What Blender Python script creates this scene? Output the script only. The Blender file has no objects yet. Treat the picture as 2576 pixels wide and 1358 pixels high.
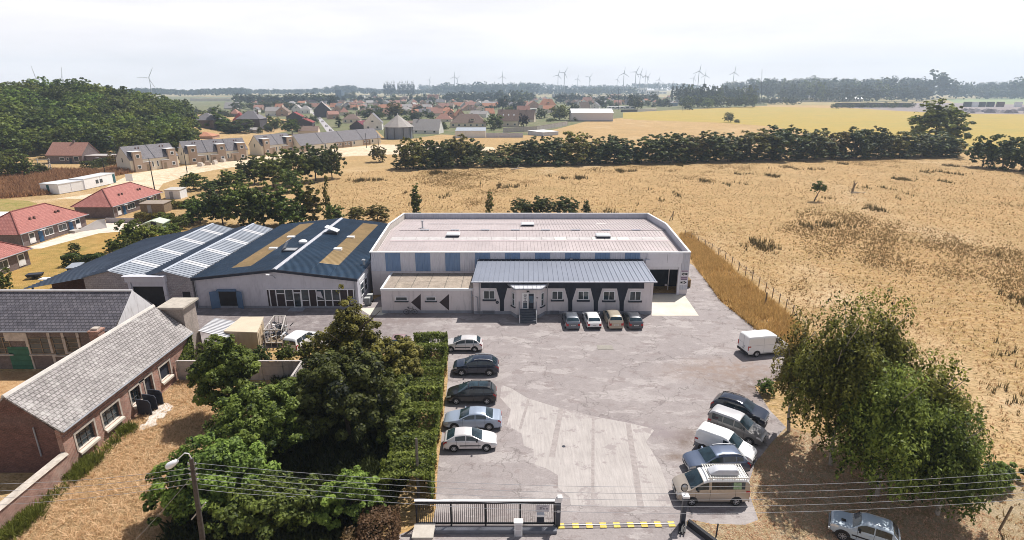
import bpy,bmesh,math,random
import numpy as np
from mathutils import Vector,Matrix
R=math.radians
random.seed(7)
scene=bpy.context.scene
COL=scene.collection
CAMH,FPX,CX,CY=27.0,1426.0,1288.0,679.0
PITCH=math.atan(456.0/FPX)
CP,SP=math.cos(PITCH),math.sin(PITCH)
def ray(px,py):
 x=(px - CX)/FPX
 y=(py - CY)/FPX
 return x,CP - y*SP,SP+y*CP
def P(px,py,z=0.0):
 x,f,d=ray(px,py)
 t=(CAMH - z)/d
 return Vector((x*t,f*t,z))
def onY(px,py,Y):
 x,f,d=ray(px,py)
 t=Y/f
 return Vector((x*t,Y,CAMH - d*t))
def onX(px,py,X):
 x,f,d=ray(px,py)
 t=X/x
 return Vector((X,f*t,CAMH - d*t))
def hill(x,y):
 h=0.0
 a=math.exp(-(((x+265)/66.0)**2+((y - 335)/100.0)**2))
 b=math.exp(-(((x+420)/150.0)**2+((y - 420)/170.0)**2))
 h+=max(0.0,17.0*a+17.0*b - 2.4)
 k=max(0.0,min(1.0,(y - 2200)/1500.0))
 h+=k*(4+5*math.sin(x*0.0011+1.3)+3*math.sin(x*0.0027))
 if y<120:h=0.0
 return max(h,0.0)
MATS={}
def _new(name):
 m=bpy.data.materials.new(name)
 m.use_nodes=True
 nt=m.node_tree
 nt.nodes.clear()
 out=nt.nodes.new('ShaderNodeOutputMaterial')
 return m,nt,out
def _n(nt,t,**kw):
 n=nt.nodes.new(t)
 for k,v in kw.items():
  if k in n.inputs:n.inputs[k].default_value=v
  else:setattr(n,k,v)
 return n
def rgb(c):return (c[0],c[1],c[2],1.0)
def _mix(nt,a,b,fac,mode='MIX'):
 m=nt.nodes.new('ShaderNodeMix');m.data_type='RGBA';m.blend_type=mode
 for s,v in ((0,fac),(6,a),(7,b)):
  if hasattr(v,'is_output'):nt.links.new(v,m.inputs[s])
  else:m.inputs[s].default_value=v if s==0 else rgb(v)
 return m.outputs[2]
def _noise(nt,vec,scale,detail=4,rough=.6,lo=.35,hi=.65):
 n=_n(nt,'ShaderNodeTexNoise',Scale=scale,Detail=detail,Roughness=rough)
 nt.links.new(vec,n.inputs['Vector'])
 mr=_n(nt,'ShaderNodeMapRange');mr.inputs[1].default_value=lo;mr.inputs[2].default_value=hi
 nt.links.new(n.outputs['Fac'],mr.inputs[0])
 return mr.outputs[0]
def _coord(nt,kind):
 if kind=='POS':
  return nt.nodes.new('ShaderNodeNewGeometry').outputs['Position']
 return nt.nodes.new('ShaderNodeTexCoord').outputs[kind]
def _map(nt,v,scale=(1,1,1),rot=(0,0,0)):
 m=_n(nt,'ShaderNodeMapping');m.inputs['Scale'].default_value=scale;m.inputs['Rotation'].default_value=rot
 nt.links.new(v,m.inputs['Vector']);return m.outputs[0]
def _bsdf(nt,out,col,rough=.7,metal=0.0,spec=.3,bump=None,bstr=.3,bdist=.05):
 b=_n(nt,'ShaderNodeBsdfPrincipled')
 if hasattr(col,'is_output'):nt.links.new(col,b.inputs['Base Color'])
 else:b.inputs['Base Color'].default_value=rgb(col)
 if hasattr(rough,'is_output'):nt.links.new(rough,b.inputs['Roughness'])
 else:b.inputs['Roughness'].default_value=rough
 b.inputs['Metallic'].default_value=metal
 b.inputs['Specular IOR Level'].default_value=spec
 if bump is not None:
  bp=_n(nt,'ShaderNodeBump',Strength=bstr,Distance=bdist)
  nt.links.new(bump,bp.inputs['Height']);nt.links.new(bp.outputs[0],b.inputs['Normal'])
 nt.links.new(b.outputs[0],out.inputs['Surface'])
 return b
def mat(name,c,rough=.7,metal=0.,spec=.3,var=.12,vs=1.5,dirt=None,coat=0.):
 """painted / plain surface with slight mottling; dirt adds vertical weather streaks of colour dirt"""
 if name in MATS:return MATS[name]
 m,nt,out=_new(name)
 v=_coord(nt,'POS')
 f=_noise(nt,v,vs,5,.65,.3,.7)
 lo=tuple(x*(1 - var) for x in c);hi=tuple(min(1,x*(1+var)) for x in c)
 col=_mix(nt,lo,hi,f)
 if dirt:
  f2=_noise(nt,_map(nt,v,(2.2,2.2,.35)),1.0,6,.7,.52,.75)
  col=_mix(nt,col,dirt,f2)
 b=_bsdf(nt,out,col,rough,metal,spec)
 if coat:b.inputs['Coat Weight'].default_value=coat;b.inputs['Coat Roughness'].default_value=.08
 MATS[name]=m
 return m
def ground_mat(name,c1,c2,c3,s1=.08,s2=.7,s3=6.,rough=.95,bump=.5,bdist=.1,extra=None):
 """three-scale mottled ground"""
 if name in MATS:return MATS[name]
 m,nt,out=_new(name)
 v=_coord(nt,'POS')
 a=_noise(nt,v,s1,5,.6,.38,.62)
 b=_noise(nt,v,s2,6,.7,.40,.62)
 c=_noise(nt,v,s3,4,.7,.35,.65)
 col=_mix(nt,c1,c2,a)
 col=_mix(nt,col,c3,b)
 dk=_mix(nt,(.72,.70,.68),(1.18,1.16,1.12),c)
 col=_mix(nt,col,dk,1.0,'MULTIPLY')
 _bsdf(nt,out,col,rough,0,.15,bump=c,bstr=bump,bdist=bdist)
 MATS[name]=m
 return m
def brick_mat(name,c1,c2,mortar,w=.24,h=.08,ms=.012,rough=.9,stain=None,off=.5,bump=.25,var=.5):
 if name in MATS:return MATS[name]
 m,nt,out=_new(name)
 uv=_coord(nt,'UV')
 b=_n(nt,'ShaderNodeTexBrick',Scale=1.0)
 b.offset=off
 b.inputs['Color1'].default_value=rgb(c1);b.inputs['Color2'].default_value=rgb(c2)
 b.inputs['Mortar'].default_value=rgb(mortar)
 b.inputs['Mortar Size'].default_value=ms;b.inputs['Brick Width'].default_value=w;b.inputs['Row Height'].default_value=h
 nt.links.new(uv,b.inputs['Vector'])
 p=_coord(nt,'POS')
 f=_noise(nt,p,1.3,6,.75,.3,.72)
 col=_mix(nt,b.outputs['Color'],_mix(nt,tuple(1 - var*.75 for _ in '123'),tuple(1+var*.6 for _ in '123'),f),1.0,'MULTIPLY')
 g=_noise(nt,p,9.,3,.7,.3,.7)
 col=_mix(nt,col,_mix(nt,(.72,.72,.72),(1.28,1.28,1.28),g),1.0,'MULTIPLY')
 if stain:
  col=_mix(nt,col,stain,_noise(nt,p,.55,6,.75,.52,.8))
 _bsdf(nt,out,col,rough,0,.25,bump=b.outputs['Fac'],bstr=-bump,bdist=.02)
 MATS[name]=m
 return m
def rib_mat(name,c,c2=None,pitch=.3,rough=.5,metal=0.,bstr=.8,axis=0,dirt=None):
 """ribbed sheet: bump ribs running along V"""
 if name in MATS:return MATS[name]
 m,nt,out=_new(name)
 uv=_coord(nt,'UV')
 w=_n(nt,'ShaderNodeTexWave',Scale=1.0/pitch*1.0/3.1831*1.0)
 w.wave_type='BANDS';w.bands_direction='X' if axis==0 else 'Y'
 w.inputs['Scale'].default_value=0.31416/pitch
 nt.links.new(uv,w.inputs['Vector'])
 p=_coord(nt,'POS')
 f=_noise(nt,p,.8,6,.7,.3,.7)
 col=_mix(nt,tuple(x*.85 for x in c),c2 or tuple(min(1,x*1.12) for x in c),f)
 if dirt:col=_mix(nt,col,dirt,_noise(nt,_map(nt,p,(1.5,.3,.5)),1.2,6,.7,.5,.8))
 _bsdf(nt,out,col,rough,metal,.4,bump=w.outputs['Fac'],bstr=bstr,bdist=.05)
 MATS[name]=m
 return m
def glass_mat(name='window_glass',c=(.03,.045,.055),rough=.08):
 if name in MATS:return MATS[name]
 m,nt,out=_new(name)
 v=_coord(nt,'POS')
 f=_noise(nt,v,.9,3,.6,.35,.65)
 col=_mix(nt,tuple(x*.4 for x in c),tuple(x*1.5 for x in c),f)
 _bsdf(nt,out,col,rough,0,.6)
 MATS[name]=m
 return m
def leaf_mat(name,dark,light,trans=.42,vary=.16):
 if name in MATS:return MATS[name]
 m,nt,out=_new(name)
 at=_n(nt,'ShaderNodeAttribute');at.attribute_name='tint'
 oi=nt.nodes.new('ShaderNodeObjectInfo')
 col=_mix(nt,dark,light,at.outputs['Fac'])
 hsv=_n(nt,'ShaderNodeHueSaturation')
 mr=_n(nt,'ShaderNodeMapRange');mr.inputs[3].default_value=1 - vary;mr.inputs[4].default_value=1+vary
 nt.links.new(oi.outputs['Random'],mr.inputs[0]);nt.links.new(mr.outputs[0],hsv.inputs['Value'])
 mr2=_n(nt,'ShaderNodeMapRange');mr2.inputs[3].default_value=.475;mr2.inputs[4].default_value=.52
 ml=_n(nt,'ShaderNodeMath');ml.operation='FRACT'
 mm=_n(nt,'ShaderNodeMath');mm.operation='MULTIPLY';mm.inputs[1].default_value=7.31
 nt.links.new(oi.outputs['Random'],mm.inputs[0]);nt.links.new(mm.outputs[0],ml.inputs[0])
 nt.links.new(ml.outputs[0],mr2.inputs[0]);nt.links.new(mr2.outputs[0],hsv.inputs['Hue'])
 nt.links.new(col,hsv.inputs['Color'])
 b=_n(nt,'ShaderNodeBsdfPrincipled');b.inputs['Roughness'].default_value=.55;b.inputs['Specular IOR Level'].default_value=.25
 nt.links.new(hsv.outputs[0],b.inputs['Base Color'])
 t=_n(nt,'ShaderNodeBsdfTranslucent');nt.links.new(hsv.outputs[0],t.inputs['Color'])
 mx=_n(nt,'ShaderNodeMixShader');mx.inputs[0].default_value=trans
 nt.links.new(b.outputs[0],mx.inputs[1]);nt.links.new(t.outputs[0],mx.inputs[2])
 nt.links.new(mx.outputs[0],out.inputs['Surface'])
 MATS[name]=m
 return m
LABELS={}
ROOTM={}
def tag(o,label=None,cat=None,group=None,kind=None):
 if label:
  o['label']=label
  LABELS.setdefault(label,[]).append(o.name)
 if cat:o['category']=cat
 if group:o['group']=group
 if kind:o['kind']=kind
 return o
def thing(name,label,cat,loc=(0,0,0),rz=0.0,group=None):
 o=bpy.data.objects.new(name,None)
 o.empty_display_size=.3
 COL.objects.link(o)
 o.location=loc;o.rotation_euler=(0,0,rz)
 ROOTM[o.name]=(Matrix.Translation(Vector(loc)) @ Matrix.Rotation(rz,4,'Z')).inverted()
 return tag(o,label,cat,group)
def children(o):return [c for c in o.children]
def copy_tree(o,parent=None):
 c=o.copy();COL.objects.link(c)
 if parent is not None:
  c.parent=parent
 for ch in KIDS.get(o.name,[]):
  copy_tree(ch,c)
 return c
KIDS={}
def adopt(child,parent):
 child.parent=parent
 KIDS.setdefault(parent.name,[]).append(child)
class MB:
 def __init__(self):
  self.v=[];self.f=[];self.m=[]
 def face(self,pts,m=0):
  n=len(self.v);self.v.extend([tuple(p) for p in pts]);self.f.append(tuple(range(n,n+len(pts))));self.m.append(m)
 def box(self,x0,y0,z0,x1,y1,z1,m=0):
  if x0>x1:x0,x1=x1,x0
  if y0>y1:y0,y1=y1,y0
  if z0>z1:z0,z1=z1,z0
  self.hexa([(x0,y0,z0),(x1,y0,z0),(x1,y1,z0),(x0,y1,z0),(x0,y0,z1),(x1,y0,z1),(x1,y1,z1),(x0,y1,z1)],m)
  return self
 def hexa(self,p,m=0):
  n=len(self.v);self.v.extend([tuple(q) for q in p])
  for q in ((0,3,2,1),(4,5,6,7),(0,1,5,4),(1,2,6,5),(2,3,7,6),(3,0,4,7)):
   self.f.append(tuple(n+i for i in q));self.m.append(m)
  return self
 def extr(self,pts,vec,m=0,mside=None):
  """closed prism: polygon pts swept by vec"""
  pts=[Vector(p) for p in pts];vec=Vector(vec)
  nrm=Vector((0,0,0))
  for i in range(len(pts)):nrm+=(pts[i]).cross(pts[(i+1) % len(pts)])
  if nrm.dot(vec)<0:pts=pts[::-1]
  q=[p+vec for p in pts]
  self.face(q,m);self.face(pts[::-1],m)
  for i in range(len(pts)):
   j=(i+1) % len(pts)
   self.face([pts[i],pts[j],q[j],q[i]],m if mside is None else mside)
  return self
 def bar(self,a,b,w=.05,h=None,m=0,up=(0,0,1)):
  """square bar from a to b"""
  a=Vector(a);b=Vector(b);h=w if h is None else h
  d=(b - a)
  if d.length<1e-6:return self
  d.normalize();u=Vector(up)
  if abs(d.dot(u))>.98:u=Vector((1,0,0))
  s=d.cross(u).normalized()*(w/2);t=s.cross(d).normalized()*(h/2)
  self.hexa([a - s - t,a+s - t,a+s+t,a - s+t,b - s - t,b+s - t,b+s+t,b - s+t][0:4]+[b - s - t,b+s - t,b+s+t,b - s+t],m)
  return self
 def cyl(self,a,b,r0,r1=None,n=10,m=0,caps=True):
  a=Vector(a);b=Vector(b);r1=r0 if r1 is None else r1
  d=(b - a).normalized();u=Vector((0,0,1)) if abs(d.z)<.9 else Vector((1,0,0))
  s=d.cross(u).normalized();t=d.cross(s)
  k=len(self.v)
  for c,r in ((a,r0),(b,r1)):
   for i in range(n):
    an=2*math.pi*i/n
    self.v.append(tuple(c+s*(math.cos(an)*r)+t*(math.sin(an)*r)))
  for i in range(n):
   j=(i+1) % n
   self.f.append((k+i,k+n+i,k+n+j,k+j));self.m.append(m)
  if caps:
   self.f.append(tuple(k+i for i in range(n)));self.m.append(m)
   self.f.append(tuple(k+n+i for i in range(n - 1,-1,-1)));self.m.append(m)
  return self
 def lathe(self,prof,axis_o,axis_d,n=16,m=0):
  """profile [(r, t)] revolved round axis"""
  o=Vector(axis_o);d=Vector(axis_d).normalized();u=Vector((0,0,1)) if abs(d.z)<.9 else Vector((1,0,0))
  s=d.cross(u).normalized();t=d.cross(s)
  k=len(self.v);L=len(prof)
  for i in range(n):
   an=2*math.pi*i/n;e=s*math.cos(an)+t*math.sin(an)
   for r,q in prof:self.v.append(tuple(o+e*r+d*q))
  for i in range(n):
   j=(i+1) % n
   for a in range(L - 1):
    self.f.append((k+i*L+a,k+j*L+a,k+j*L+a+1,k+i*L+a+1));self.m.append(m)
  return self
 def grid(self,rows,m=0,flip=False):
  k=len(self.v);nr=len(rows);nc=len(rows[0])
  for r in rows:
   for p in r:self.v.append(tuple(p))
  for i in range(nr - 1):
   for j in range(nc - 1):
    q=(k+i*nc+j,k+i*nc+j+1,k+(i+1)*nc+j+1,k+(i+1)*nc+j)
    self.f.append(q[::-1] if flip else q);self.m.append(m)
  return self
 def build(self,name,mats,parent=None,smooth=None,world=False,label=None,kind=None):
  v=self.v
  if world and parent is not None:
   M=ROOTM[parent.name];v=[tuple(M @ Vector(p)) for p in v]
  me=bpy.data.meshes.new(name)
  me.from_pydata(v,[],self.f)
  if not isinstance(mats,(list,tuple)):mats=[mats]
  for mm in mats:me.materials.append(mm)
  if len(mats)>1:me.polygons.foreach_set('material_index',np.array(self.m,dtype=np.int32))
  auto_uv(me)
  if smooth is not None:
   me.polygons.foreach_set('use_smooth',np.ones(len(me.polygons),dtype=bool))
   me.set_sharp_from_angle(angle=R(smooth))
  me.update()
  o=bpy.data.objects.new(name,me)
  COL.objects.link(o)
  if parent is not None:adopt(o,parent)
  if label:o['label']=label
  if kind:o['kind']=kind
  return o
def auto_uv(me):
 uvl=me.uv_layers.new(name='UVMap')
 n=len(me.loops)
 if n==0:return
 co=np.empty(len(me.vertices)*3,np.float64);me.vertices.foreach_get('co',co);co=co.reshape(-1,3)
 li=np.empty(n,np.int32);me.loops.foreach_get('vertex_index',li)
 nf=len(me.polygons)
 tot=np.empty(nf,np.int32);me.polygons.foreach_get('loop_total',tot)
 nr=np.empty(nf*3,np.float64);me.polygons.foreach_get('normal',nr);nr=nr.reshape(-1,3)
 u=np.stack([-nr[:,1],nr[:,0],np.zeros(nf)],1)
 ln=np.linalg.norm(u,axis=1)
 flat=ln<0.05
 u[flat]=(1,0,0);ln[flat]=1
 u/=ln[:,None]
 w=np.cross(nr,u)
 w[flat]=(0,1,0)
 fi=np.repeat(np.arange(nf),tot)
 c=co[li]
 uv=np.stack([(c*u[fi]).sum(1),(c*w[fi]).sum(1)],1)
 uvl.data.foreach_set('uv',uv.astype(np.float32).ravel())
def sheet(name,pts,z,m,kind='structure',sub=None):
 """flat ground sheet from a polygon of (x, y)"""
 bm=bmesh.new()
 vs=[bm.verts.new((p[0],p[1],z)) for p in pts]
 f=bm.faces.new(vs)
 bm.normal_update()
 if f.normal.z<0:f.normal_flip()
 bmesh.ops.triangulate(bm,faces=bm.faces[:])
 me=bpy.data.meshes.new(name);bm.to_mesh(me);bm.free()
 me.materials.append(m);auto_uv(me)
 o=bpy.data.objects.new(name,me);COL.objects.link(o)
 if kind:o['kind']=kind
 return o
def px(*pts):
 return [P(a,b) for a,b in pts]
def fast_mesh(name,verts,faces4,mats,tint=None,midx=None):
 """verts (n,3), faces4 (m,k) arrays -> mesh"""
 me=bpy.data.meshes.new(name)
 nv,(nf,k)=len(verts),faces4.shape
 me.vertices.add(nv);me.vertices.foreach_set('co',np.asarray(verts,np.float32).ravel())
 me.loops.add(nf*k);me.loops.foreach_set('vertex_index',faces4.astype(np.int32).ravel())
 me.polygons.add(nf)
 me.polygons.foreach_set('loop_start',np.arange(0,nf*k,k,dtype=np.int32))
 if midx is not None:
  me.polygons.foreach_set('material_index',midx.astype(np.int32))
 for mm in (mats if isinstance(mats,(list,tuple)) else [mats]):me.materials.append(mm)
 if tint is not None:
  a=me.attributes.new('tint','FLOAT','FACE');a.data.foreach_set('value',np.asarray(tint,np.float32))
 me.update(calc_edges=True)
 return me
def meadow_mat():
 m,nt,out=_new('dry_meadow')
 v=_coord(nt,'POS')
 a=_noise(nt,v,.018,5,.6,.38,.62)
 b=_noise(nt,_map(nt,v,(.10,.16,.1)),1.0,6,.68,.40,.62)
 c=_noise(nt,_map(nt,v,(.8,1.3,1)),1.0,5,.75,.42,.66)
 d=_noise(nt,_map(nt,v,(2.6,4.0,1)),1.0,4,.7,.50,.68)
 a2=_noise(nt,_map(nt,v,(.035,.06,1),(0,0,.5)),1.0,6,.65,.50,.68)
 a3=_noise(nt,_map(nt,v,(.030,.012,1),(0,0,-.7)),1.0,6,.65,.54,.68)
 col=_mix(nt,(.44,.275,.115),(.49,.33,.16),a)
 col=_mix(nt,col,(.29,.215,.085),a2)
 col=_mix(nt,col,(.57,.43,.27),a3)
 col=_mix(nt,col,(.34,.225,.095),b)
 col=_mix(nt,col,(.54,.375,.21),c)
 col=_mix(nt,col,(.17,.125,.05),d)
 _bsdf(nt,out,col,.95,0,.1,bump=c,bstr=.6,bdist=.25)
 MATS['dry_meadow']=m
 return m
def stain_mask(nt,v,cx,cy,rx,ry,rot=0.0,soft=.45,nz=None):
 s=_n(nt,'ShaderNodeVectorMath');s.operation='SUBTRACT';s.inputs[1].default_value=(cx,cy,0)
 nt.links.new(v,s.inputs[0])
 mp=_n(nt,'ShaderNodeMapping');mp.vector_type='TEXTURE'
 mp.inputs['Rotation'].default_value=(0,0,rot);mp.inputs['Scale'].default_value=(rx,ry,1e4)
 nt.links.new(s.outputs[0],mp.inputs['Vector'])
 ln=_n(nt,'ShaderNodeVectorMath');ln.operation='LENGTH';nt.links.new(mp.outputs[0],ln.inputs[0])
 mr=_n(nt,'ShaderNodeMapRange');mr.inputs[1].default_value=1.0;mr.inputs[2].default_value=soft
 nt.links.new(ln.outputs['Value'],mr.inputs[0])
 o=mr.outputs[0]
 if nz is not None:
  ad=_n(nt,'ShaderNodeMath');ad.operation='MULTIPLY';nt.links.new(o,ad.inputs[0]);nt.links.new(nz,ad.inputs[1]);o=ad.outputs[0]
 return o
def asphalt_mat(name='worn_asphalt',stains=True):
 m,nt,out=_new(name)
 v=_coord(nt,'POS')
 big=_noise(nt,v,.09,4,.6,.35,.65)
 patch=_noise(nt,_map(nt,v,(.22,.42,1)),1.0,7,.66,.535,.575)      # crisp edged flaked patches
 patch2=_noise(nt,_map(nt,v,(.5,.9,1),(0,0,.4)),1.0,7,.7,.56,.585)
 fine=_noise(nt,v,7.,3,.7,.3,.7)
 mid=_noise(nt,v,1.1,6,.75,.3,.7)
 col=_mix(nt,(.265,.235,.232),(.31,.278,.272),big)
 col=_mix(nt,col,(.35,.318,.31),patch)
 col=_mix(nt,col,(.255,.22,.215),patch2)
 col=_mix(nt,col,_mix(nt,(.86,.86,.86),(1.1,1.1,1.1),fine),1.0,'MULTIPLY')
 col=_mix(nt,col,_mix(nt,(.86,.85,.85),(1.1,1.1,1.1),mid),1.0,'MULTIPLY')
 vo=_n(nt,'ShaderNodeTexVoronoi',Scale=.16);vo.feature='DISTANCE_TO_EDGE'
 wv=_n(nt,'ShaderNodeTexNoise',Scale=.8,Detail=5.0);nt.links.new(v,wv.inputs['Vector'])
 av=_n(nt,'ShaderNodeVectorMath');av.operation='ADD';nt.links.new(v,av.inputs[0])
 sv=_n(nt,'ShaderNodeVectorMath');sv.operation='SCALE';sv.inputs['Scale'].default_value=3.0
 nt.links.new(wv.outputs['Color'],sv.inputs[0]);nt.links.new(sv.outputs[0],av.inputs[1]);nt.links.new(av.outputs[0],vo.inputs['Vector'])
 mr=_n(nt,'ShaderNodeMapRange');mr.inputs[1].default_value=.012;mr.inputs[2].default_value=.0;mr.inputs[4].default_value=.55
 nt.links.new(vo.outputs['Distance'],mr.inputs[0])
 col=_mix(nt,col,(.10,.085,.08),mr.outputs[0])
 if stains:
  n1=_noise(nt,v,.9,7,.75,.35,.6)
  for sx,sy,rx,ry,rot,cc,so in ((25.5,47.5,8.5,4.2,-.1,(.13,.085,.06),.2),(14.2,39.6,2.6,1.7,.3,(.12,.085,.065),.15),
          (12.6,37.2,1.6,.8,.1,(.17,.13,.11),.2),(22,51.5,9,3.5,.1,(.24,.18,.15),.2),
          (-30,62.5,24,7.5,0,(.165,.14,.14),.6),(-15,64,6,3,.4,(.20,.165,.16),.4),
          (9,41.2,7.2,1.5,-.24,(.235,.20,.205),.5),(-2.2,45,4.2,6.5,0,(.26,.225,.22),.3)):
   col=_mix(nt,col,cc,stain_mask(nt,v,sx,sy,rx,ry,rot,so,n1))
 _bsdf(nt,out,col,.9,0,.25,bump=fine,bstr=.25,bdist=.02)
 MATS[name]=m
 return m
def slab_mat():
 m,nt,out=_new('brushed_concrete')
 v=_coord(nt,'POS')
 big=_noise(nt,v,.25,6,.7,.35,.65)
 st=_noise(nt,_map(nt,v,(6.,.5,1)),1.0,4,.7,.35,.65)
 pt=_noise(nt,_map(nt,v,(.45,.45,1)),1.0,7,.7,.56,.60)
 col=_mix(nt,(.36,.328,.315),(.43,.395,.38),big)
 col=_mix(nt,col,_mix(nt,(.88,.88,.88),(1.08,1.08,1.08),st),1.0,'MULTIPLY')
 col=_mix(nt,col,(.30,.265,.26),pt)
 _bsdf(nt,out,col,.9,0,.25,bump=st,bstr=.4,bdist=.02)
 return m
M_MEADOW=meadow_mat()
M_ASPH=asphalt_mat()
M_SLAB=slab_mat()
M_CROP=ground_mat('ripe_crop',(.37,.28,.075),(.33,.275,.085),(.40,.295,.085),.01,.06,3.,bump=.3)
M_PALE=ground_mat('pale_earth',(.62,.50,.36),(.50,.37,.24),(.70,.60,.47),.06,.5,4.)
M_SCRUB=ground_mat('straw_scrub',(.46,.32,.17),(.38,.25,.12),(.58,.44,.27),.12,.9,7.,bump=.8,bdist=.2)
M_LAWN=ground_mat('parched_lawn',(.36,.22,.07),(.24,.19,.055),(.43,.28,.10),.12,.6,6.)
M_TOWN=ground_mat('town_ground',(.17,.17,.10),(.22,.19,.13),(.10,.13,.05),.02,.12,2.)
M_RAIL=ground_mat('rail_ballast',(.25,.22,.23),(.33,.29,.29),(.20,.17,.18),.03,.3,2.)
M_GREENF=ground_mat('pale_green_field',(.25,.30,.16),(.28,.32,.18),(.22,.28,.14),.01,.05,1.)
M_FARM=ground_mat('distant_farmland',(.30,.24,.12),(.16,.18,.08),(.38,.30,.16),.0016,.004,.05)
M_CONC=mat('bare_concrete',(.42,.39,.36),.9,var=.15,vs=.9)
M_EARTH=ground_mat('brown_earth',(.30,.20,.11),(.22,.14,.075),(.38,.27,.16),.2,1.2,7.)
def ground_mesh():
 xs=list(np.concatenate([[-9000,-5000,-3000,-2000,-1400],np.arange(-1000,1001,25.0),[1400,2000,3000,5000,9000]]))
 ys=list(np.concatenate([[-600,-200,-60],np.arange(0,1000,25.0),[1000,1100,1250,1400,1700,2000,2400,2800,3200,3600,4200,5000,7000,9500]]))
 mb=MB()
 rows=[[(x,y,hill(x,y) - (0.0)) for x in xs] for y in ys]
 mb.grid(rows)
 for i,f in enumerate(mb.f):
  y=mb.v[f[0]][1];mb.m[i]=1 if y>=1000 else 0
 return mb
g=ground_mesh().build('ground',[M_MEADOW,M_FARM],smooth=60)
g['kind']='structure'
yard_pts=px((1096,1278),(1101,1180),(1113,1080),(1126,960),(1126,895),(1062,866),(985,852))+[Vector((-18,57.5,0)),Vector((-33,55.5,0)),Vector((-52,56.5,0)),Vector((-52,70,0)),Vector((-19,70.5,0)),Vector((-17.5,74,0)),Vector((24.2,74,0)),Vector((24.2,104,0)),Vector((26.3,104,0))]+\
 px((1745,668),(1780,712),(1815,760),(1908,832),(1985,892),(2010,935),(2006,952),(1950,958),(1900,972),(1935,1030),(1978,1075),(1942,1112),(1900,1165),(1884,1215),(1888,1250),(1908,1308),(1875,1320),(1790,1318),(1733,1306),(1722,1316),(1790,1365),(1900,1440))+[Vector((17,20,0)),Vector((-9,20,0)),Vector((-9,28.2,0)),Vector((-5.2,30.3,0))]
sheet('yard',yard_pts,.004,M_ASPH)
slab_pts=px((1262,968),(1288,978),(1328,1002),(1403,1025),(1488,1046),(1578,1063),(1638,1077),(1645,1083),(1624,1112),(1640,1135),(1660,1170),(1680,1224),(1690,1276),(1560,1276),(1436,1272),(1434,1252),(1403,1226),(1404,1196),(1378,1180),(1345,1168),(1342,1130),(1318,1122),(1312,1090),(1275,1070),(1285,1030),(1258,1000))
sheet('concrete_slab',slab_pts,.008,M_SLAB)
M_TAR=mat('joint_tar',(.31,.275,.265),.9,var=.2,vs=3)
for k,(a,b) in enumerate((((1412,1027),(1388,1150)),((1492,1047),(1491,1274)),((1580,1064),(1612,1276)),((1330,1003),(1308,1080)))):
 pa,pb=P(*a),P(*b);d=(pb - pa).normalized();s=Vector((-d.y,d.x,0))*(.12 if k % 2 else .22)
 sheet('slab_joint',[pa - s,pa+s,pb+s,pb - s],.012,M_TAR)
apron=px((1640,766),(1640,794),(1758,794),(1723,744),(1700,740),(1640,741))
sheet('concrete_apron',apron,.010,mat('pale_concrete',(.58,.54,.46),.9,var=.12,vs=.6))
sheet('alley_slab',[P(1008,770),P(960,793),P(930,793),P(905,776)],.010,MATS['pale_concrete'])
sheet('crop_field',px((1567,283.5),(1850,269.5),(1932,268),(2150,273),(2272,280),(2420,286),(2576,288),(2900,294),(2900,430),(2576,392),(2420,374),(2250,362),(2100,345),(1932,317),(1800,308),(1608,302),(1567,298)),.03,M_CROP)
sheet('dirt_road',px((140,500),(240,486),(300,452),(335,436),(470,417),(620,396),(800,378),(960,363),(1080,366),(1240,370),(1250,378),(1100,384),(900,392),(780,398),(640,413),(560,424),(480,438),(410,462),(388,492),(380,512),(330,492),(270,492),(230,500)),.02,M_PALE)
sheet('scrub_ground',[P(172,1191),P(447,957),Vector((-30,50,0)),Vector((-22,44,0)),Vector((-20,34,0)),Vector((-22,18,0)),Vector((-40,18,0)),Vector((-36,27,0))],.006,M_SCRUB)
sheet('verge_ground',px((1733,1307),(1790,1320),(1878,1321),(1911,1309),(1890,1250),(1886,1215),(1902,1165),(1944,1112),(1980,1075),(2080,1100))+[Vector((40,33,0)),Vector((42,22,0)),Vector((19,20,0)),P(1905,1440),P(1795,1366)],.007,ground_mat('bleached_straw',(.54,.42,.26),(.46,.34,.19),(.64,.52,.36),.15,1.1,8.,bump=.8,bdist=.2))
sheet('garden_lawn',[Vector(p) for p in ((-86,98,0),(-86,116,0),(-70,118,0),(-56,98,0),(-52,70,0),(-60,62,0),(-76,70,0))],.006,M_LAWN)
sheet('patio',[Vector(p) for p in ((-86.4,96.5,0),(-86.4,117,0),(-82,119,0),(-72,117,0),(-74,111,0),(-81,108,0),(-83.5,97,0))],.011,mat('patio_paving',(.62,.53,.45),.9,var=.2,vs=.7))
sheet('town_ground',px((478,322),(560,346),(640,342),(760,336),(940,322),(975,352),(1030,350),(1110,338),(1180,342),(1330,340),(1410,322),(1470,306),(1567,296),(1567,283),(1850,269),(1930,266),(1930,243),(300,243),(480,290)),.012,M_TOWN)
sheet('rail_yard',px((2120,270),(2272,279.3),(2420,285.3),(2576,287.3),(2900,292),(2900,262),(2576,263.5),(2407,259),(2160,259)),.02,M_RAIL)
sheet('green_field',px((2380,249),(2576,245),(2900,243),(2900,261.5),(2576,263),(2400,258.5)),.03,M_GREENF)
sheet('street',px((828,340),(800,300),(782,282),(790,282),(812,300),(852,340)),.03,mat('street_asphalt',(.36,.34,.35),.9))
sheet('brown_yard',[Vector(p) for p in ((-60,36,0),(-39.2,36,0),(-39.2,51,0),(-60,51,0))],.006,ground_mat('bare_orange_earth',(.42,.25,.12),(.34,.2,.1),(.5,.33,.18),.3,1.5,8.))
sheet('green_bank',px((0,500),(70,505),(120,520),(60,540),(0,545),(-60,540),(-60,500)),.008,ground_mat('weedy_grass',(.20,.20,.05),(.30,.24,.08),(.36,.27,.12),.2,.8,6.))
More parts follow.
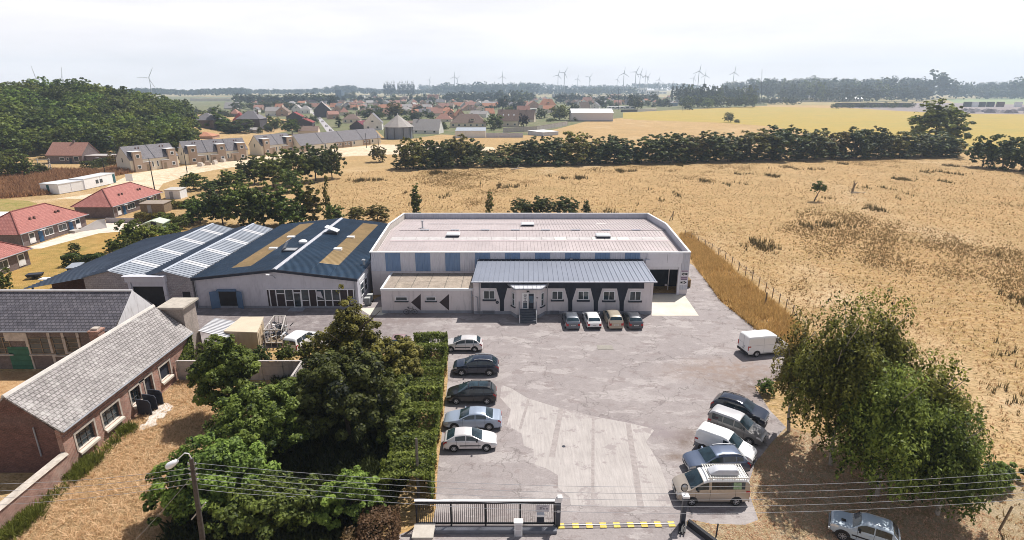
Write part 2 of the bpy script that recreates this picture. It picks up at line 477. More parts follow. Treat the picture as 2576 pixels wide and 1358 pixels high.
V=Vector
Z3=V((0,0,1))
M_WHITE=mat('white_paint',(.74,.74,.75),.5,var=.06)
M_WFRAME=mat('white_window_frame',(.78,.78,.79),.4,var=.04)
M_GLASS=glass_mat()
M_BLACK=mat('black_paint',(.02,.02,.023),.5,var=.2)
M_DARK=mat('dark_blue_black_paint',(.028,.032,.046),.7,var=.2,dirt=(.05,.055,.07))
M_PLAST=mat('pale_render',(.66,.61,.62),.85,var=.07,vs=.6,dirt=(.52,.48,.50))
M_PLASTS=mat('streaked_render',(.64,.59,.59),.85,var=.08,vs=.7,dirt=(.40,.37,.38))
M_PLINTH=mat('plinth_grey',(.30,.31,.35),.85,dirt=(.2,.2,.22))
M_GALV=mat('galvanised_steel',(.42,.43,.45),.45,.6,var=.1)
M_CLADW=mat('white_cladding',(.60,.60,.66),.5,var=.06,vs=.4,dirt=(.48,.49,.55))
M_CLADB=mat('blue_cladding',(.17,.26,.42),.5,var=.08,vs=.4,dirt=(.22,.30,.42))
M_CLADG=mat('grey_cladding',(.47,.48,.54),.5,var=.06,dirt=(.38,.39,.44))
M_PIPE=mat('grey_downpipe',(.30,.31,.34),.5,.2)
M_WOOD=mat('weathered_wood',(.22,.165,.11),.85,var=.25,vs=3,dirt=(.12,.10,.08))
M_REDTILE=brick_mat('red_clay_tile',(.42,.185,.16),(.36,.145,.125),(.22,.08,.07),.26,.34,.03,bump=.6,var=.22)
M_SLATE=brick_mat('dark_slate',(.155,.145,.165),(.105,.10,.12),(.05,.048,.055),.42,.34,.035,bump=.6,var=.45)
M_OLDTILE=brick_mat('old_grey_tile',(.36,.335,.33),(.275,.255,.25),(.14,.125,.12),.36,.30,.035,bump=.6,var=.4,stain=(.52,.50,.48))
M_BRICK=brick_mat('old_red_brick',(.37,.155,.11),(.26,.115,.085),(.42,.34,.29),.26,.085,.014,var=.6,stain=(.46,.34,.28))
M_BRICKD=brick_mat('dark_red_brick',(.16,.07,.055),(.11,.05,.042),(.15,.12,.11),.26,.085,.012,var=.4)
M_BRICKB=brick_mat('brown_brick',(.17,.12,.115),(.13,.09,.09),(.22,.19,.18),.24,.08,.012,var=.35)
M_BLOCK=brick_mat('grey_blockwork',(.36,.33,.34),(.31,.28,.29),(.47,.44,.43),.55,.24,.018,var=.25)
M_STONE=mat('worn_stone',(.46,.41,.36),.9,var=.22,vs=2.5,dirt=(.28,.24,.2))
M_PANELC=mat('concrete_panel',(.44,.40,.385),.9,var=.15,vs=.8,dirt=(.28,.25,.24))
def panel(mb,o,u,n,w,h,t,m=0,v=Z3):
 """slab with corner o, width w along u, height h along v, thickness t along n"""
 o=V(o);a=u*w;b=v*h;c=n*t
 mb.hexa([o,o+a,o+a+c,o+c,o+b,o+a+b,o+a+b+c,o+b+c],m)
UX,UY,NX,NY=V((1,0,0)),V((0,1,0)),V((-1,0,0)),V((0,-1,0))
def window(parent,o,u,n,w,h,mull=1,bars=0,fr=.07,sill=None,frame=None,glass=None,sill_t=.12,world=True,name='window',trans=0):
 """window (frame > pane, sill): o = lower corner on the wall plane"""
 o=V(o);f=MB()
 a=o+n*.0
 panel(f,a,u,n,w,fr,.07);panel(f,a+Z3*(h - fr),u,n,w,fr,.07)
 panel(f,a+Z3*fr,u,n,fr,h - 2*fr,.068);panel(f,a+u*(w - fr)+Z3*fr,u,n,fr,h - 2*fr,.068)
 for k in range(mull):
  panel(f,a+u*(w*(k+1)/(mull+1) - fr*.45)+Z3*fr,u,n,fr*.9,h - 2*fr,.064)
 for k in range(bars):
  panel(f,a+u*fr+Z3*(h*(k+1)/(bars+1) - fr*.3),u,n,w - 2*fr,fr*.6,.055)
 fo=f.build(name,frame or M_WFRAME,parent,world=world)
 ROOTM[fo.name]=ROOTM[parent.name]
 g=MB();panel(g,o+u*fr*.5+Z3*fr*.5,u,n,w - fr,h - fr,.02)
 g.build('pane',glass or M_GLASS,fo,world=world)
 if sill:
  s=MB();panel(s,o - u*.12 - Z3*sill_t,u,n,w+.24,sill_t - .004,.2)
  s.build('sill',sill,fo,world=world)
 return fo
def rib_roof(mb,a,b,c,d,pitch=.5,rw=.06,rh=.05,th=.06,m=0,mr=None,skip=0):
 """a-b eave, d-c ridge (a under d); seams from eave to ridge"""
 a,b,c,d=V(a),V(b),V(c),V(d)
 n=(b - a).cross(d - a).normalized()
 if n.z<0:n=-n
 mb.hexa([a - n*th,b - n*th,c - n*th,d - n*th,a,b,c,d],m)
 L=(b - a).length;k=int(L/pitch);u=(b - a).normalized()
 for i in range(k+1):
  t=min(1,max(0,(i*pitch+(L - k*pitch)/2)/L));p=a.lerp(b,t);q=d.lerp(c,t)
  s=u*(rw/2)
  p=p+n*.0005;q=q+n*.0005
  mb.hexa([p - s,p+s,q+s,q - s,p - s*.7+n*rh,p+s*.7+n*rh,q+s*.7+n*rh,q - s*.7+n*rh],m if mr is None else mr)
def corr_wall(mb,o,u,n,w,h,pitch=.33,depth=.045,m=0):
 """trapezoidal sheet: strips standing proud of a flat backing"""
 o=V(o);panel(mb,o,u,n,w,h,.03,m)
 k=int(w/pitch)
 for i in range(k):
  x=(i+.25)*w/k
  p=o+u*x+n*.031
  e=u*(w/k*.5)
  q=u*(w/k*.1)
  hh=Z3*(h - .002)
  mb.hexa([p,p+e,p+e - q+n*depth,p+q+n*depth,p+hh,p+e+hh,p+e - q+n*depth+hh,p+q+n*depth+hh],m)
def bent_tube(mb,pts,r,n=7,m=0):
 for i in range(len(pts) - 1):mb.cyl(pts[i],pts[i+1],r,r,n,m)
# warehouse with parapet
WX0,WX1,WY0,WY1=-19.1,24.0,73.3,98.5
wh=thing('warehouse','large pale metal warehouse with parapet, pinkish ribbed roof and open loading door','warehouse',(2.4,85.9,0))
YR=86.0
w_=MB()
w_.box(WX0,WY0,0,18.7,WY0+.25,3.36);w_.box(WX0,WY0+.05,3.36,18.7,WY0+.25,6.0)
w_.box(18.7,WY0+.05,4.05,22.6,WY0+.25,6.0);w_.box(22.6,WY0,0,WX1,WY0+.25,6.0)
w_.box(WX0,WY1 - .25,0,WX1,WY1,5.0)
for x in (WX0,WX1 - .2):
 w_.extr([(x,WY0+.25,0),(x,WY1 - .25,0),(x,WY1 - .25,5.0),(x,YR,5.95),(x,WY0+.25,5.0)],(.2,0,0))
w_.build('wall',M_PLAST,wh,world=True)
c_=MB()
edges=[WX0]
x=-17.1+.02
k=0
xs_=[WX0+.0,-17.1]
while xs_[-1]+2.02<18.6:xs_.append(xs_[-1]+2.02)
xs_.append(18.62)
for i in range(len(xs_) - 1):
 corr_wall(c_,(xs_[i],WY0+.05,3.38),UX,NY,xs_[i+1] - xs_[i] - .004,2.62,.29,.05,0 if i % 2==0 else 1)
corr_wall(c_,(22.9,WY0,.75),UX,NY,1.1,5.25,.29,.05,2)
corr_wall(c_,(WX1,WY0,.3),UY,UX,WY1 - WY0,5.7,.4,.05,2)
c_.build('cladding',[M_CLADW,M_CLADB,M_CLADG],wh,world=True)
pp=MB()
pp.box(WX0,WY1 - .20,5.0,WX1,WY1,6.0,0)
k=0;x=WX0+.3
while x<WX1 - .4:
 pp.box(x,WY1 - .262,5.1,x+.17,WY1 - .201,5.98,0);x+=.42
for s,x in ((1,WX0),(-1,WX1 - .14)):
 pp.extr([(x,WY0+.02,4.9),(x,WY1 - .02,4.9),(x,WY1 - .02,6.0),(x,YR,7.0),(x,WY0+.02,6.0)],(.14,0,0),1 if s>0 else 0)
pp.box(WX0,WY0 - .06,6.0,WX1,WY0+.27,6.09,2);pp.box(WX0,WY1 - .28,6.0,WX1,WY1+.05,6.09,2)
for x in (WX0 - .08,WX1 - .20):
 for ya,za,yb,zb in ((WY0 - .062,6.0,YR,7.0),(YR,7.0,WY1+.052,6.0)):
  pp.hexa([(x,ya,za),(x+.28,ya,za),(x+.28,yb,zb),(x,yb,zb),(x,ya,za+.1),(x+.28,ya,za+.1),(x+.28,yb,zb+.1),(x,yb,zb+.1)],2)
pp.build('parapet',[M_CLADG,mat('weathered_cream_sheet',(.50,.46,.42),.8,dirt=(.3,.28,.25)),M_WHITE],wh,world=True)
r_=MB()
M_PINKROOF=mat('pinkish_roof_sheet',(.42,.365,.365),.55,.1,var=.11,vs=.3,dirt=(.33,.285,.285))
rib_roof(r_,(WX0+.3,WY0+.3,5.05),(WX1 - .25,WY0+.3,5.05),(WX1 - .25,YR,6.0),(WX0+.3,YR,6.0),.5,.05,.05)
rib_roof(r_,(WX1 - .25,WY1 - .3,5.05),(WX0+.3,WY1 - .3,5.05),(WX0+.3,YR+.02,6.0),(WX1 - .25,YR+.02,6.0),.5,.05,.05)
for i in range(9):     # ridge vents:raised dark laps
 x=-17.5+i*4.7
 r_.box(x,YR - .12,6.0,x+3.2,YR+.12,6.07,1);r_.box(x+3.25,YR - .2,6.0,x+4.6,YR+.14,6.12,2)
r_.build('roof',[M_PINKROOF,mat('roof_ridge',(.40,.34,.35),.6),M_PLINTH],wh,world=True)
def on_roof(y):return 5.05+(y - (WY0+.3))/(YR - WY0 - .3)*.95 if y<YR else 5.05+(WY1 - .3 - y)/(WY1 - .3 - YR)*.95
t_=MB()
M_TRANS=mat('rooflight_sheet',(.50,.47,.46),.35,var=.15,vs=1.2)
for i in range(22):
 x=-18+i*1.87
 ya,yb=81.2,82.6
 t_.hexa([(x,ya,on_roof(ya)+.055),(x+1.8,ya,on_roof(ya)+.055),(x+1.8,yb,on_roof(yb)+.055),(x,yb,on_roof(yb)+.055),(x,ya,on_roof(ya)+.075),(x+1.8,ya,on_roof(ya)+.075),(x+1.8,yb,on_roof(yb)+.075),(x,yb,on_roof(yb)+.075)],1 if i in (13,16,17,18) else 0)
 t_.hexa([(x,ya - .35,on_roof(ya)+.03),(x+1.87,ya - .35,on_roof(ya)+.03),(x+1.87,ya - .005,on_roof(ya)+.05),(x,ya - .005,on_roof(ya)+.05),(x,ya - .35,on_roof(ya - .35)+.07),(x+1.87,ya - .35,on_roof(ya - .35)+.07),(x+1.87,ya - .005,on_roof(ya)+.07),(x,ya - .005,on_roof(ya)+.07)],2)
ya,yb=92.2,92.9
for i in range(20):
 x=-14+i*1.87
 t_.hexa([(x,ya,on_roof(ya)+.055),(x+1.7,ya,on_roof(ya)+.055),(x+1.7,yb,on_roof(yb)+.055),(x,yb,on_roof(yb)+.055),(x,ya,on_roof(ya)+.075),(x+1.7,ya,on_roof(ya)+.075),(x+1.7,yb,on_roof(yb)+.075),(x,yb,on_roof(yb)+.075)],1 if i==15 else 3)
t_.build('rooflight_strip',[M_TRANS,mat('new_rooflight',(.62,.58,.55),.35),mat('strip_flashing',(.54,.45,.46),.5),mat('old_rooflight',(.40,.35,.35),.4)],wh,world=True)
def skylight(parent,x,y,z,w,d,h,top=M_WHITE):
 b=MB();b.box(x - w/2,y - d/2,z - .1,x+w/2,y+d/2,z+h)
 s=b.build('skylight',M_DARK,parent,world=True);ROOTM[s.name]=ROOTM[parent.name]
 t=MB();e=.08;zz=z+h+.004
 t.hexa([(x - w/2 - e,y - d/2 - e,zz),(x+w/2+e,y - d/2 - e,zz),(x+w/2+e,y+d/2+e,zz),(x - w/2 - e,y+d/2+e,zz),
   (x - w/2+.05,y - d/2+.05,zz+.14),(x+w/2 - .05,y - d/2+.05,zz+.14),(x+w/2 - .05,y+d/2 - .05,zz+.16),(x - w/2+.05,y+d/2 - .05,zz+.16)])
 t.build('dome',top,s,world=True)
 return s
M_DOME=mat('acrylic_dome',(.72,.74,.76),.25,var=.05)
for a,b,w,d in ((1140,597,1.9,1.5),(1517,599,2.0,1.5),(1327,569,2.0,1.2)):
 q=P(a,b,5.6)
 skylight(wh,q.x,q.y,on_roof(q.y),w,d,.35,M_DOME)
q=P(1063,573,5.9)
vp=MB();vp.cyl((q.x,q.y,on_roof(q.y) - .1),(q.x,q.y,on_roof(q.y)+1.1),.13,.13,10);vp.cyl((q.x,q.y,on_roof(q.y)+1.1),(q.x,q.y,on_roof(q.y)+1.22),.22,.2,10);vp.cyl((q.x,q.y,on_roof(q.y) - .02),(q.x,q.y,on_roof(q.y)+.07),.4,.36,10)
vp.build('vent_pipe',M_GALV,wh,smooth=40,world=True)
d_=MB()
d_.box(18.2,WY0 - .16,4.55,23.0,WY0+.04,5.95);d_.box(18.3,WY0 - .10,3.98,22.85,WY0+.04,4.545);d_.box(20.9,WY0 - .17,4.6,20.95,WY0 - .161,5.9,1)
d_.box(18.45,WY0 - .14,0,18.7,WY0+.04,3.975);d_.box(22.6,WY0 - .14,0,22.88,WY0 - .001,3.975);d_.box(17.95,WY0 - .45,4.35,18.55,WY0 - .17,5.1)
d_.build('door_surround',[M_CLADW,M_PLINTH],wh,world=True)
s_=MB()
for i in range(6):s_.box(18.7,WY0+.05+.004*i,3.62+i*.07,22.6,WY0+.12+.004*i,3.685+i*.07)
s_.build('roller_shutter',M_CLADW,wh,world=True)
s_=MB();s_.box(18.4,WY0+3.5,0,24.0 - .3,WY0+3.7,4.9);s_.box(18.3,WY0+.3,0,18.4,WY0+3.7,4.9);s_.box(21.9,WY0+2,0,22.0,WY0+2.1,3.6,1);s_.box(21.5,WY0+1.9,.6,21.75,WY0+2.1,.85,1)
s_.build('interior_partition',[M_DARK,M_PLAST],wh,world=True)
def arrow_pts(x,z,w,h,left):
 s=-1 if left else 1
 c=x+w/2
 a=[(-.5,-.28),(.05,-.28),(.05,-.5),(.5,0),(.05,.5),(.05,.28),(-.5,.28)]
 return [V((c+s*p*w,WY0 - .105,z+h/2+q*h)) for p,q in a]
sg=MB()
bz={'bar':(2.95,.28),'la':(2.25,.6),'txt':(1.55,.58),'ra':(.95,.52)}
x0=22.92
bz=[('panel',3.33,.20),('left',2.78,.46),('panel2',2.16,.50),('right',1.58,.46)]
sb=MB();sb.box(x0,WY0 - .10,1.45,x0+1.0,WY0 - .082,3.6);sb.build('sign_board',mat('sign_white',(.6,.59,.63),.6),wh,world=True)
for kind,z,h in bz:
 m=MB()
 if kind in ('left','right'):
  p=arrow_pts(x0+.08,z,.84,h,kind=='left')
  m.extr(p,(0,-.012,0),0)
  for i in range(3):m.box(x0+.36+i*.1,WY0 - .122,z+h*.38,x0+.43+i*.1,WY0 - .1175,z+h*.62,1)
  m.build('arrow_sign',[M_BLACK,M_WHITE],wh,world=True)
 else:
  m.box(x0+.06,WY0 - .115,z,x0+.95,WY0 - .1005,z+h,0)
  rows=1 if h<.3 else 2
  for r in range(rows):
   for i in range(6):m.box(x0+.12+i*.135,WY0 - .12,z+.05+r*h*.45,x0+.21+i*.135,WY0 - .1155,z+.05+r*h*.45+.11,1)
  m.build('lettered_panel',[mat('sign_mauve',(.42,.32,.42),.6),M_DARK],wh,world=True)
for kx,ky in ((1437,652),(1203,655)):
 q=onY(kx,ky,WY0 - .2);l=MB();l.box(q.x - .15,q.y - .15,q.z - .15,q.x+.15,q.y+.1,q.z+.15);l.bar((q.x,q.y,q.z - .3),(q.x,q.y,q.z - .15),.06);l.build('floodlight',M_PLINTH,wh,world=True)
# flat-roofed annex
ax0,ax1,ay0,ay1,az=-16.4,-4.85,66.6,73.28,3.25
an=thing('flat_roof_annex','low pale annex with flat stained roof and two dark triangles painted on its front','annex',((ax0+ax1)/2,ay0,0))
b=MB();b.box(ax0,ay0,0,ax1,ay1,az - .25)
b.box(ax0+.004,ay0 - .03,0,ax1 - .004,ay0 - .004,.35,2)
def Bq(tx,ty,Y):return onY(644+tx/4,465.4+ty/4,Y)
for cx in (1560,1845):
 p=[Bq(cx,1180,ay0),Bq(cx+98,1095,ay0),Bq(cx+98,1262,ay0)]
 for q in p:q.y=ay0 - .001
 b.extr(p,(0,-.006,0),1)
b.build('wall',[M_PLASTS,mat('dark_brown_paint',(.055,.042,.045),.8),M_PLINTH],an,world=True)
b=MB();b.box(ax0 - .05,ay0 - .05,az - .246,ax1,ay0+.18,az);b.box(ax0 - .05,ay0+.18,az - .246,ax0+.2,ay1 - .1,az - .001)
b.build('parapet',M_WHITE,an,world=True)
M_FELT=brick_mat('stained_roof_felt',(.36,.30,.245),(.30,.25,.21),(.16,.14,.12),2.1,3.0,.05,var=.4,stain=(.15,.125,.10),off=0)
b=MB();b.box(ax0+.2,ay0+.18,az - .24,ax1,ay1,az - .12);b.build('roof',M_FELT,an,world=True)
for tx in (1405,1710):
 a,c=Bq(tx,1165,ay0),Bq(tx+(118 if tx<1500 else 100),1122,ay0)
 window(an,(a.x,ay0,a.z),UX,NY,c.x - a.x,c.z - a.z,0,0,.08,sill=M_DARK)
b=MB();bent_tube(b,[(ax1 - .2,ay0 - .1,3.0),(ax1 - .2,ay0 - .1,.1)],.06);bent_tube(b,[(ax1 - .2,ay0 - .1,2.4),(ax1+.55,ay0 - .5,2.3),(ax1+.6,ay0 - .5,.15)],.06)
b.build('downpipe',M_PIPE,an,smooth=40,world=True)
# office wing with seamed roof
OY=66.2
ox0,ox1=-4.8,17.5
of=thing('office_wing','single storey office wing with blue-grey seamed roof, dark painted arches and white windows','office',(6.4,OY,0))
def E(tx,ty,Y=OY):return onY(1182.3+tx/4.695,679.2+ty/4.695,Y)
def Fq(tx,ty,Y=OY):return onY(1484.2+tx/4.695,628.9+ty/4.695,Y)
b=MB();b.box(ox0,OY,0,ox1,73.2,4.42)
b.box(ox0+.003,OY - .03,0,ox1 - .003,OY - .008,.42,2)
def flatp(ps):
 for p in ps:p.y=OY - .0015
 return ps
band=flatp([E(127,213),Fq(640,455),Fq(640,380),E(127,140)]);band[2].z=band[3].z=4.40
b.extr(band,(0,-.005,0),1)
for ps in ([E(310,213),E(440,213),E(402,360),E(402,500),E(354,500),E(354,360)],
   [E(1120,216),E(1255,216),E(1209,360),E(1207,500),E(1160,500),E(1159,360)],
   [E(1425,216),Fq(145,453),Fq(96,610),Fq(92,738),E(1462,500),E(1460,360)],
   [Fq(318,453),Fq(450,453),Fq(401,610),Fq(396,738),Fq(348,738),Fq(348,610)]):
 ps=flatp(ps)
 for q in ps:q.y=OY - .009
 for q in ps[3:5]:q.z=.43
 b.extr(ps,(0,-.004,0),1)
b.build('wall',[M_PLAST,M_DARK,M_PLINTH],of,world=True)
r=MB()
M_SEAM=mat('blue_grey_seamed_roof',(.225,.245,.30),.45,.3,var=.06,vs=.3)
rib_roof(r,(ox0 - .15,OY - .45,4.5),(ox1+.25,OY - .45,4.5),(ox1+.1,73.0,5.0),(ox0+.2,73.0,5.0),.62,.07,.06,.08)
r.box(ox0+.2,72.9,5.0,ox1+.1,73.27,5.12,1)  # dark strip painted in for the shadow gap against the warehouse wall
r.build('roof',[M_SEAM,M_DARK],of,world=True)
b=MB();b.box(ox0 - .2,OY - .6,4.36,ox1+.3,OY - .46,4.50);b.build('gutter',mat('pale_gutter',(.50,.51,.56),.5),of,world=True)
for a,c in ((E(160,343),E(295,240)),(E(965,347),E(1100,245)),(E(1272,350),E(1407,247)),(Fq(153,592),Fq(295,485)),(Fq(463,595),Fq(607,485))):
 window(of,(a.x,OY,a.z),UX,NY,c.x - a.x,c.z - a.z,1,0,.08,sill=M_DARK,sill_t=.2)
for tx,ty0,ty1 in ((112,150,500),(916,150,515)):
 p=E(tx,ty0);q=E(tx,ty1);b=MB();bent_tube(b,[(p.x,OY - .5,4.36),(p.x,OY - .1,3.9),(p.x,OY - .1,.05)],.055)
 b.build('downpipe',M_PIPE,of,smooth=40,world=True)
for t0,t1 in ((147,293),(940,1055)):
 p,q=E(t0,525),E(t1,487);b=MB();b.box(p.x,OY - .16,.12,q.x,OY - .031,.5)
 for i in range(4):b.box(p.x+.05,OY - .175,.17+i*.08,q.x - .05,OY - .161,.2+i*.08,1)
 b.build('basement_grille',[M_PLINTH,M_DARK],of,world=True)
p=E(322,380);b=MB();b.cyl((p.x,OY - .004,p.z),(p.x,OY - .04,p.z),.2,.2,16);b.build('round_sign',M_DARK,of,world=True)
b=MB();b.bar((p.x - .09,OY - .045,p.z+.09),(p.x+.09,OY - .045,p.z - .09),.05,.01);b.build('sign_stripe',M_WHITE,of,world=True)
by=OY - 1.15
xa,xb,xc,xd=E(485,500).x,E(548,500,by).x,E(815,500,by).x,E(885,500).x
zt=E(548,213,by).z
bay=MB();bay.extr([(xa,OY - .0,0),(xb,by,0),(xc,by,0),(xd,OY - .0,0)],(0,0,zt));
bay.extr([(xa - .03,OY - .031,0),(xb - .02,by - .02,0),(xc+.02,by - .02,0),(xd+.03,OY - .031,0)],(0,0,.4),1)
bo=bay.build('entrance_bay',[M_PLAST,M_PLINTH],of,world=True);ROOTM[bo.name]=ROOTM[of.name]
cn=MB();
cn.extr([(xa - .45,OY - .1,zt+.05),(xb - .25,by - .6,zt - .05),(xc+.25,by - .6,zt - .05),(xd+.45,OY - .1,zt+.05)],(0,0,.16),1)
for i in range(7):
 t=i/6;xx=xb - .2+(xc - xb+.4)*t
 cn.hexa([(xx - .02,by - .58,zt+.12),(xx+.02,by - .58,zt+.12),(xx+.02,OY - .15,zt+.26),(xx - .02,OY - .15,zt+.26),(xx - .02,by - .58,zt+.19),(xx+.02,by - .58,zt+.19),(xx+.02,OY - .15,zt+.33),(xx - .02,OY - .15,zt+.33)],1)
cn.extr([(xa - .4,OY - .12,zt+.215),(xb - .2,by - .55,zt+.115),(xc+.2,by - .55,zt+.115),(xd+.4,OY - .12,zt+.215)],(0,0,.03),0)
cn.build('canopy',[mat('pale_canopy_sheet',(.60,.61,.66),.3),M_PIPE],bo,world=True)
for side,(p0,p1) in enumerate((((xa,OY),(xb,by)),((xc,by),(xd,OY)))):
 a=V((p0[0],p0[1],0));c=V((p1[0],p1[1],0));u=(c - a).normalized();n=V((u.y,-u.x,0));Lw=(c - a).length
 window(bo,a+u*(Lw*.25)+Z3*1.35,u,n,Lw*.5,1.75,0,1,.08,sill=M_DARK)
pa,pb=E(614,455,by),E(762,268,by)
dz=pa.z
df=MB();o=V((pa.x,by - .004,dz));wd=pb.x - pa.x;hd=pb.z - dz
panel(df,o,UX,NY,.08,hd,.07);panel(df,o+UX*(wd*.46),UX,NY,.1,hd,.07);panel(df,o+UX*(wd - .08),UX,NY,.08,hd,.07);panel(df,o+UX*.08+Z3*(hd - .08),UX,NY,wd*.46 - .08,.08,.068);panel(df,o+UX*(wd*.46+.1)+Z3*(hd - .08),UX,NY,wd*.54 - .18,.08,.068)
do=df.build('door_frame',M_WFRAME,bo,world=True)
ROOTM[do.name]=ROOTM[of.name]
l=MB();panel(l,o+UX*(wd*.46+.1),UX,NY,wd*.54 - .18,hd - .08,.03);panel(l,o+UX*(wd*.46+.14)+Z3*.75+NY*.031,UX,NY,wd*.54 - .26,hd - 1.15,.008,1);l.box(o.x+wd*.46+.16,by - .09,dz+1.0,o.x+wd*.46+.19,by - .04,dz+1.3,2)
l.build('entrance_door',[M_DARK,glass_mat('door_glass',(.05,.10,.15)),M_GALV],bo,world=True)
l=MB();panel(l,o+UX*.08,UX,NY,wd*.46 - .08,hd - .08,.03);panel(l,o+UX*.14+Z3*.08+NY*.031,UX,NY,wd*.46 - .2,hd*.36,.006,1)
for i,(q,ww) in enumerate(((.86,.7),(.80,.8),(.74,.55),(.66,.8),(.64,.4),(.52,.35),(.44,.95))):
 panel(l,o+UX*(.14+(1 - ww)*.5*(wd*.46 - .2))+Z3*(hd*q)+NY*.031,UX,NY,(wd*.46 - .2)*ww,hd*(.035 if i !=5 else .06),.004,2)
l.build('notice_panel',[M_WHITE,MATS['door_glass'],M_DARK],bo,world=True)
l=MB();q=E(686,252,by);l.box(q.x - .16,by - .22,q.z - .1,q.x+.16,by - .002,q.z+.1);l.box(q.x - .1,by - .225,q.z - .07,q.x+.1,by - .2205,q.z - .01,1);l.build('porch_lamp',[M_BLACK,M_WHITE],bo,world=True)
q=E(795,327,by);l=MB();l.box(q.x - .11,by - .06,q.z - .05,q.x+.11,by - .002,q.z+.05);l.build('letter_box',M_BLACK,bo,world=True)
st=MB();sx0,sx1=E(592,600,by - 1).x,E(778,600,by - 1).x
for i in range(5):
 st.box(sx0,by - .25 - .3*i - .32,0,sx1,by - .025 - .3*i*1.0+0,dz - .02 - (i+0)*dz/5.5 if i else dz - .02)
st.build('steps',mat('dark_step_stone',(.09,.10,.12),.8,dirt=(.16,.16,.17)),bo,world=True)
for sx in (sx0 - .06,sx1+.06):
 rl=MB();f0=V((sx,by - .1,dz+.95));f1=V((sx,by - 1.75,.95+.1))
 rl.bar(f0,f1,.06);rl.bar((sx,by - 1.75,0),f1,.09,.09,1);rl.bar((sx,by - .1,dz - .1),f0,.05)
 for i in range(1,6):
  a=f0.lerp(f1,i/6);rl.bar((a.x,a.y,a.z - .85),a,.025)
 rl.bar(f0 - Z3*.85,f1 - Z3*.85,.04)
 rl.build('handrail',[M_PIPE,M_WHITE],bo,world=True)
# blue-roofed workshop
kx0,kx1,ky0,ky1,kax=-40.6,-19.75,68.4,97.6,-30.0
ws=thing('workshop','pale metal workshop under a dark blue ribbed roof with yellow rooflight strips','workshop',(kax,ky0,0))
b=MB()
gz=[(kx0,0),(kx1,0),(kx1,3.95),(kax,5.15),(kx0,4.05)]
b.extr([(x,ky0,z) for x,z in gz],(0,.25,0));b.extr([(x,ky1 - .25,z) for x,z in gz],(0,.25,0))
b.box(kx0,ky0+.25,0,kx0+.2,ky1 - .25,4.05);b.box(kx1 - .2,ky0+.25,0,kx1,ky1 - .25,3.95)
for i in range(70):
 x=kx0+.15+i*.298
 if x>kx1 - .1:break
 zt_=(4.05+(x - kx0)/(kax - kx0)*1.1 if x<kax else 5.15 - (x - kax)/(kx1 - kax)*1.2) - .05
 b.box(x,ky0 - .015,.3,x+.13,ky0 - .0005,zt_)
b.box(kx0,ky0 - .05,0,kx1,ky0 - .016,.28,1)
b.build('wall',[mat('dull_white_sheet',(.58,.57,.62),.6,var=.07,vs=.5,dirt=(.44,.43,.48)),M_PLINTH],ws,world=True)
r=MB()
M_BLUER=mat('dark_blue_roof_sheet',(.05,.092,.15),.36,.2,var=.25,vs=.35,dirt=(.085,.11,.14))
M_YEL=mat('yellowed_rooflight',(.50,.37,.20),.45,var=.15,vs=.5,dirt=(.38,.28,.16))
def wz(x):return 4.15+(x - kx0)/(kax - kx0)*1.15 if x<kax else 5.30 - (x - kax)/(kx1 - kax)*1.25
def slope_strip(mb,xa,xb,ya,yb,m,pitch=.36):
 rib_roof(mb,(xa,yb,wz(xa)),(xa,ya,wz(xa)),(xb,ya,wz(xb)),(xb,yb,wz(xb)),pitch,.10,.07,.06,m)
YE=ky0 - .35
for xs in ((kx1+.15,-23.2,kax+.15),(kx0 - .1,-36.8,kax - .15)):
 pass
segs_r=[(-19.6,-23.2),(-23.2,-25.8),(-25.8,kax+.02)]
segs_l=[(-40.7,-36.8),(-36.8,-34.2),(-34.2,kax - .02)]
for i,(xa,xb) in enumerate(segs_r+segs_l):
 if i % 3==1:
  slope_strip(r,xa,xb,YE,72.4 if i==1 else 70.9,0);slope_strip(r,xa,xb,72.4 if i==1 else 70.9,96,1);slope_strip(r,xa,xb,96,ky1+.2,0)
 else:slope_strip(r,xa,xb,YE,ky1+.2,0)
r.build('roof',[M_BLUER,M_YEL],ws,world=True)
b=MB();b.hexa([(kax - .35,YE,wz(kax) - .02),(kax+.35,YE,wz(kax) - .02),(kax+.35,ky1+.2,wz(kax) - .02),(kax - .35,ky1+.2,wz(kax) - .02),(kax - .1,YE,wz(kax)+.13),(kax+.1,YE,wz(kax)+.13),(kax+.1,ky1+.2,wz(kax)+.13),(kax - .1,ky1+.2,wz(kax)+.13)])
b.build('ridge_cap',mat('pale_ridge_cap',(.42,.42,.46),.5),ws,world=True)
b=MB()
for xa,xb in ((kx0 - .1,kax),(kax,kx1+.15)):
 b.hexa([(xa,YE - .1,wz(xa) - .32),(xb,YE - .1,wz(xb) - .32),(xb,YE - .003,wz(xb) - .32),(xa,YE - .003,wz(xa) - .32),(xa,YE - .1,wz(xa)+.02),(xb,YE - .1,wz(xb)+.02),(xb,YE - .003,wz(xb)+.02),(xa,YE - .003,wz(xa)+.02)])
b.build('fascia',M_DARK,ws,world=True)
q0,q1=Bq(133,1225,ky0),Bq(1000,1052,ky0);zb_,zt_=.25,q1.z
b=MB();b.box(q0.x,ky0 - .05,zb_,q1.x,ky0 - .018,zt_);b.build('infill_panel',mat('dark_brown_panel',(.045,.032,.034),.6,var=.2),ws,world=True)
b=MB()
for tx in (140,205,294,378,457,535,610,692,767,845,925,985):
 x=Bq(tx,1100,ky0).x;b.box(x - .06,ky0 - .11,zb_,x+.06,ky0 - .051,zt_)
b.box(q0.x,ky0 - .12,zt_+.002,q1.x,ky0 - .018,zt_+.1)
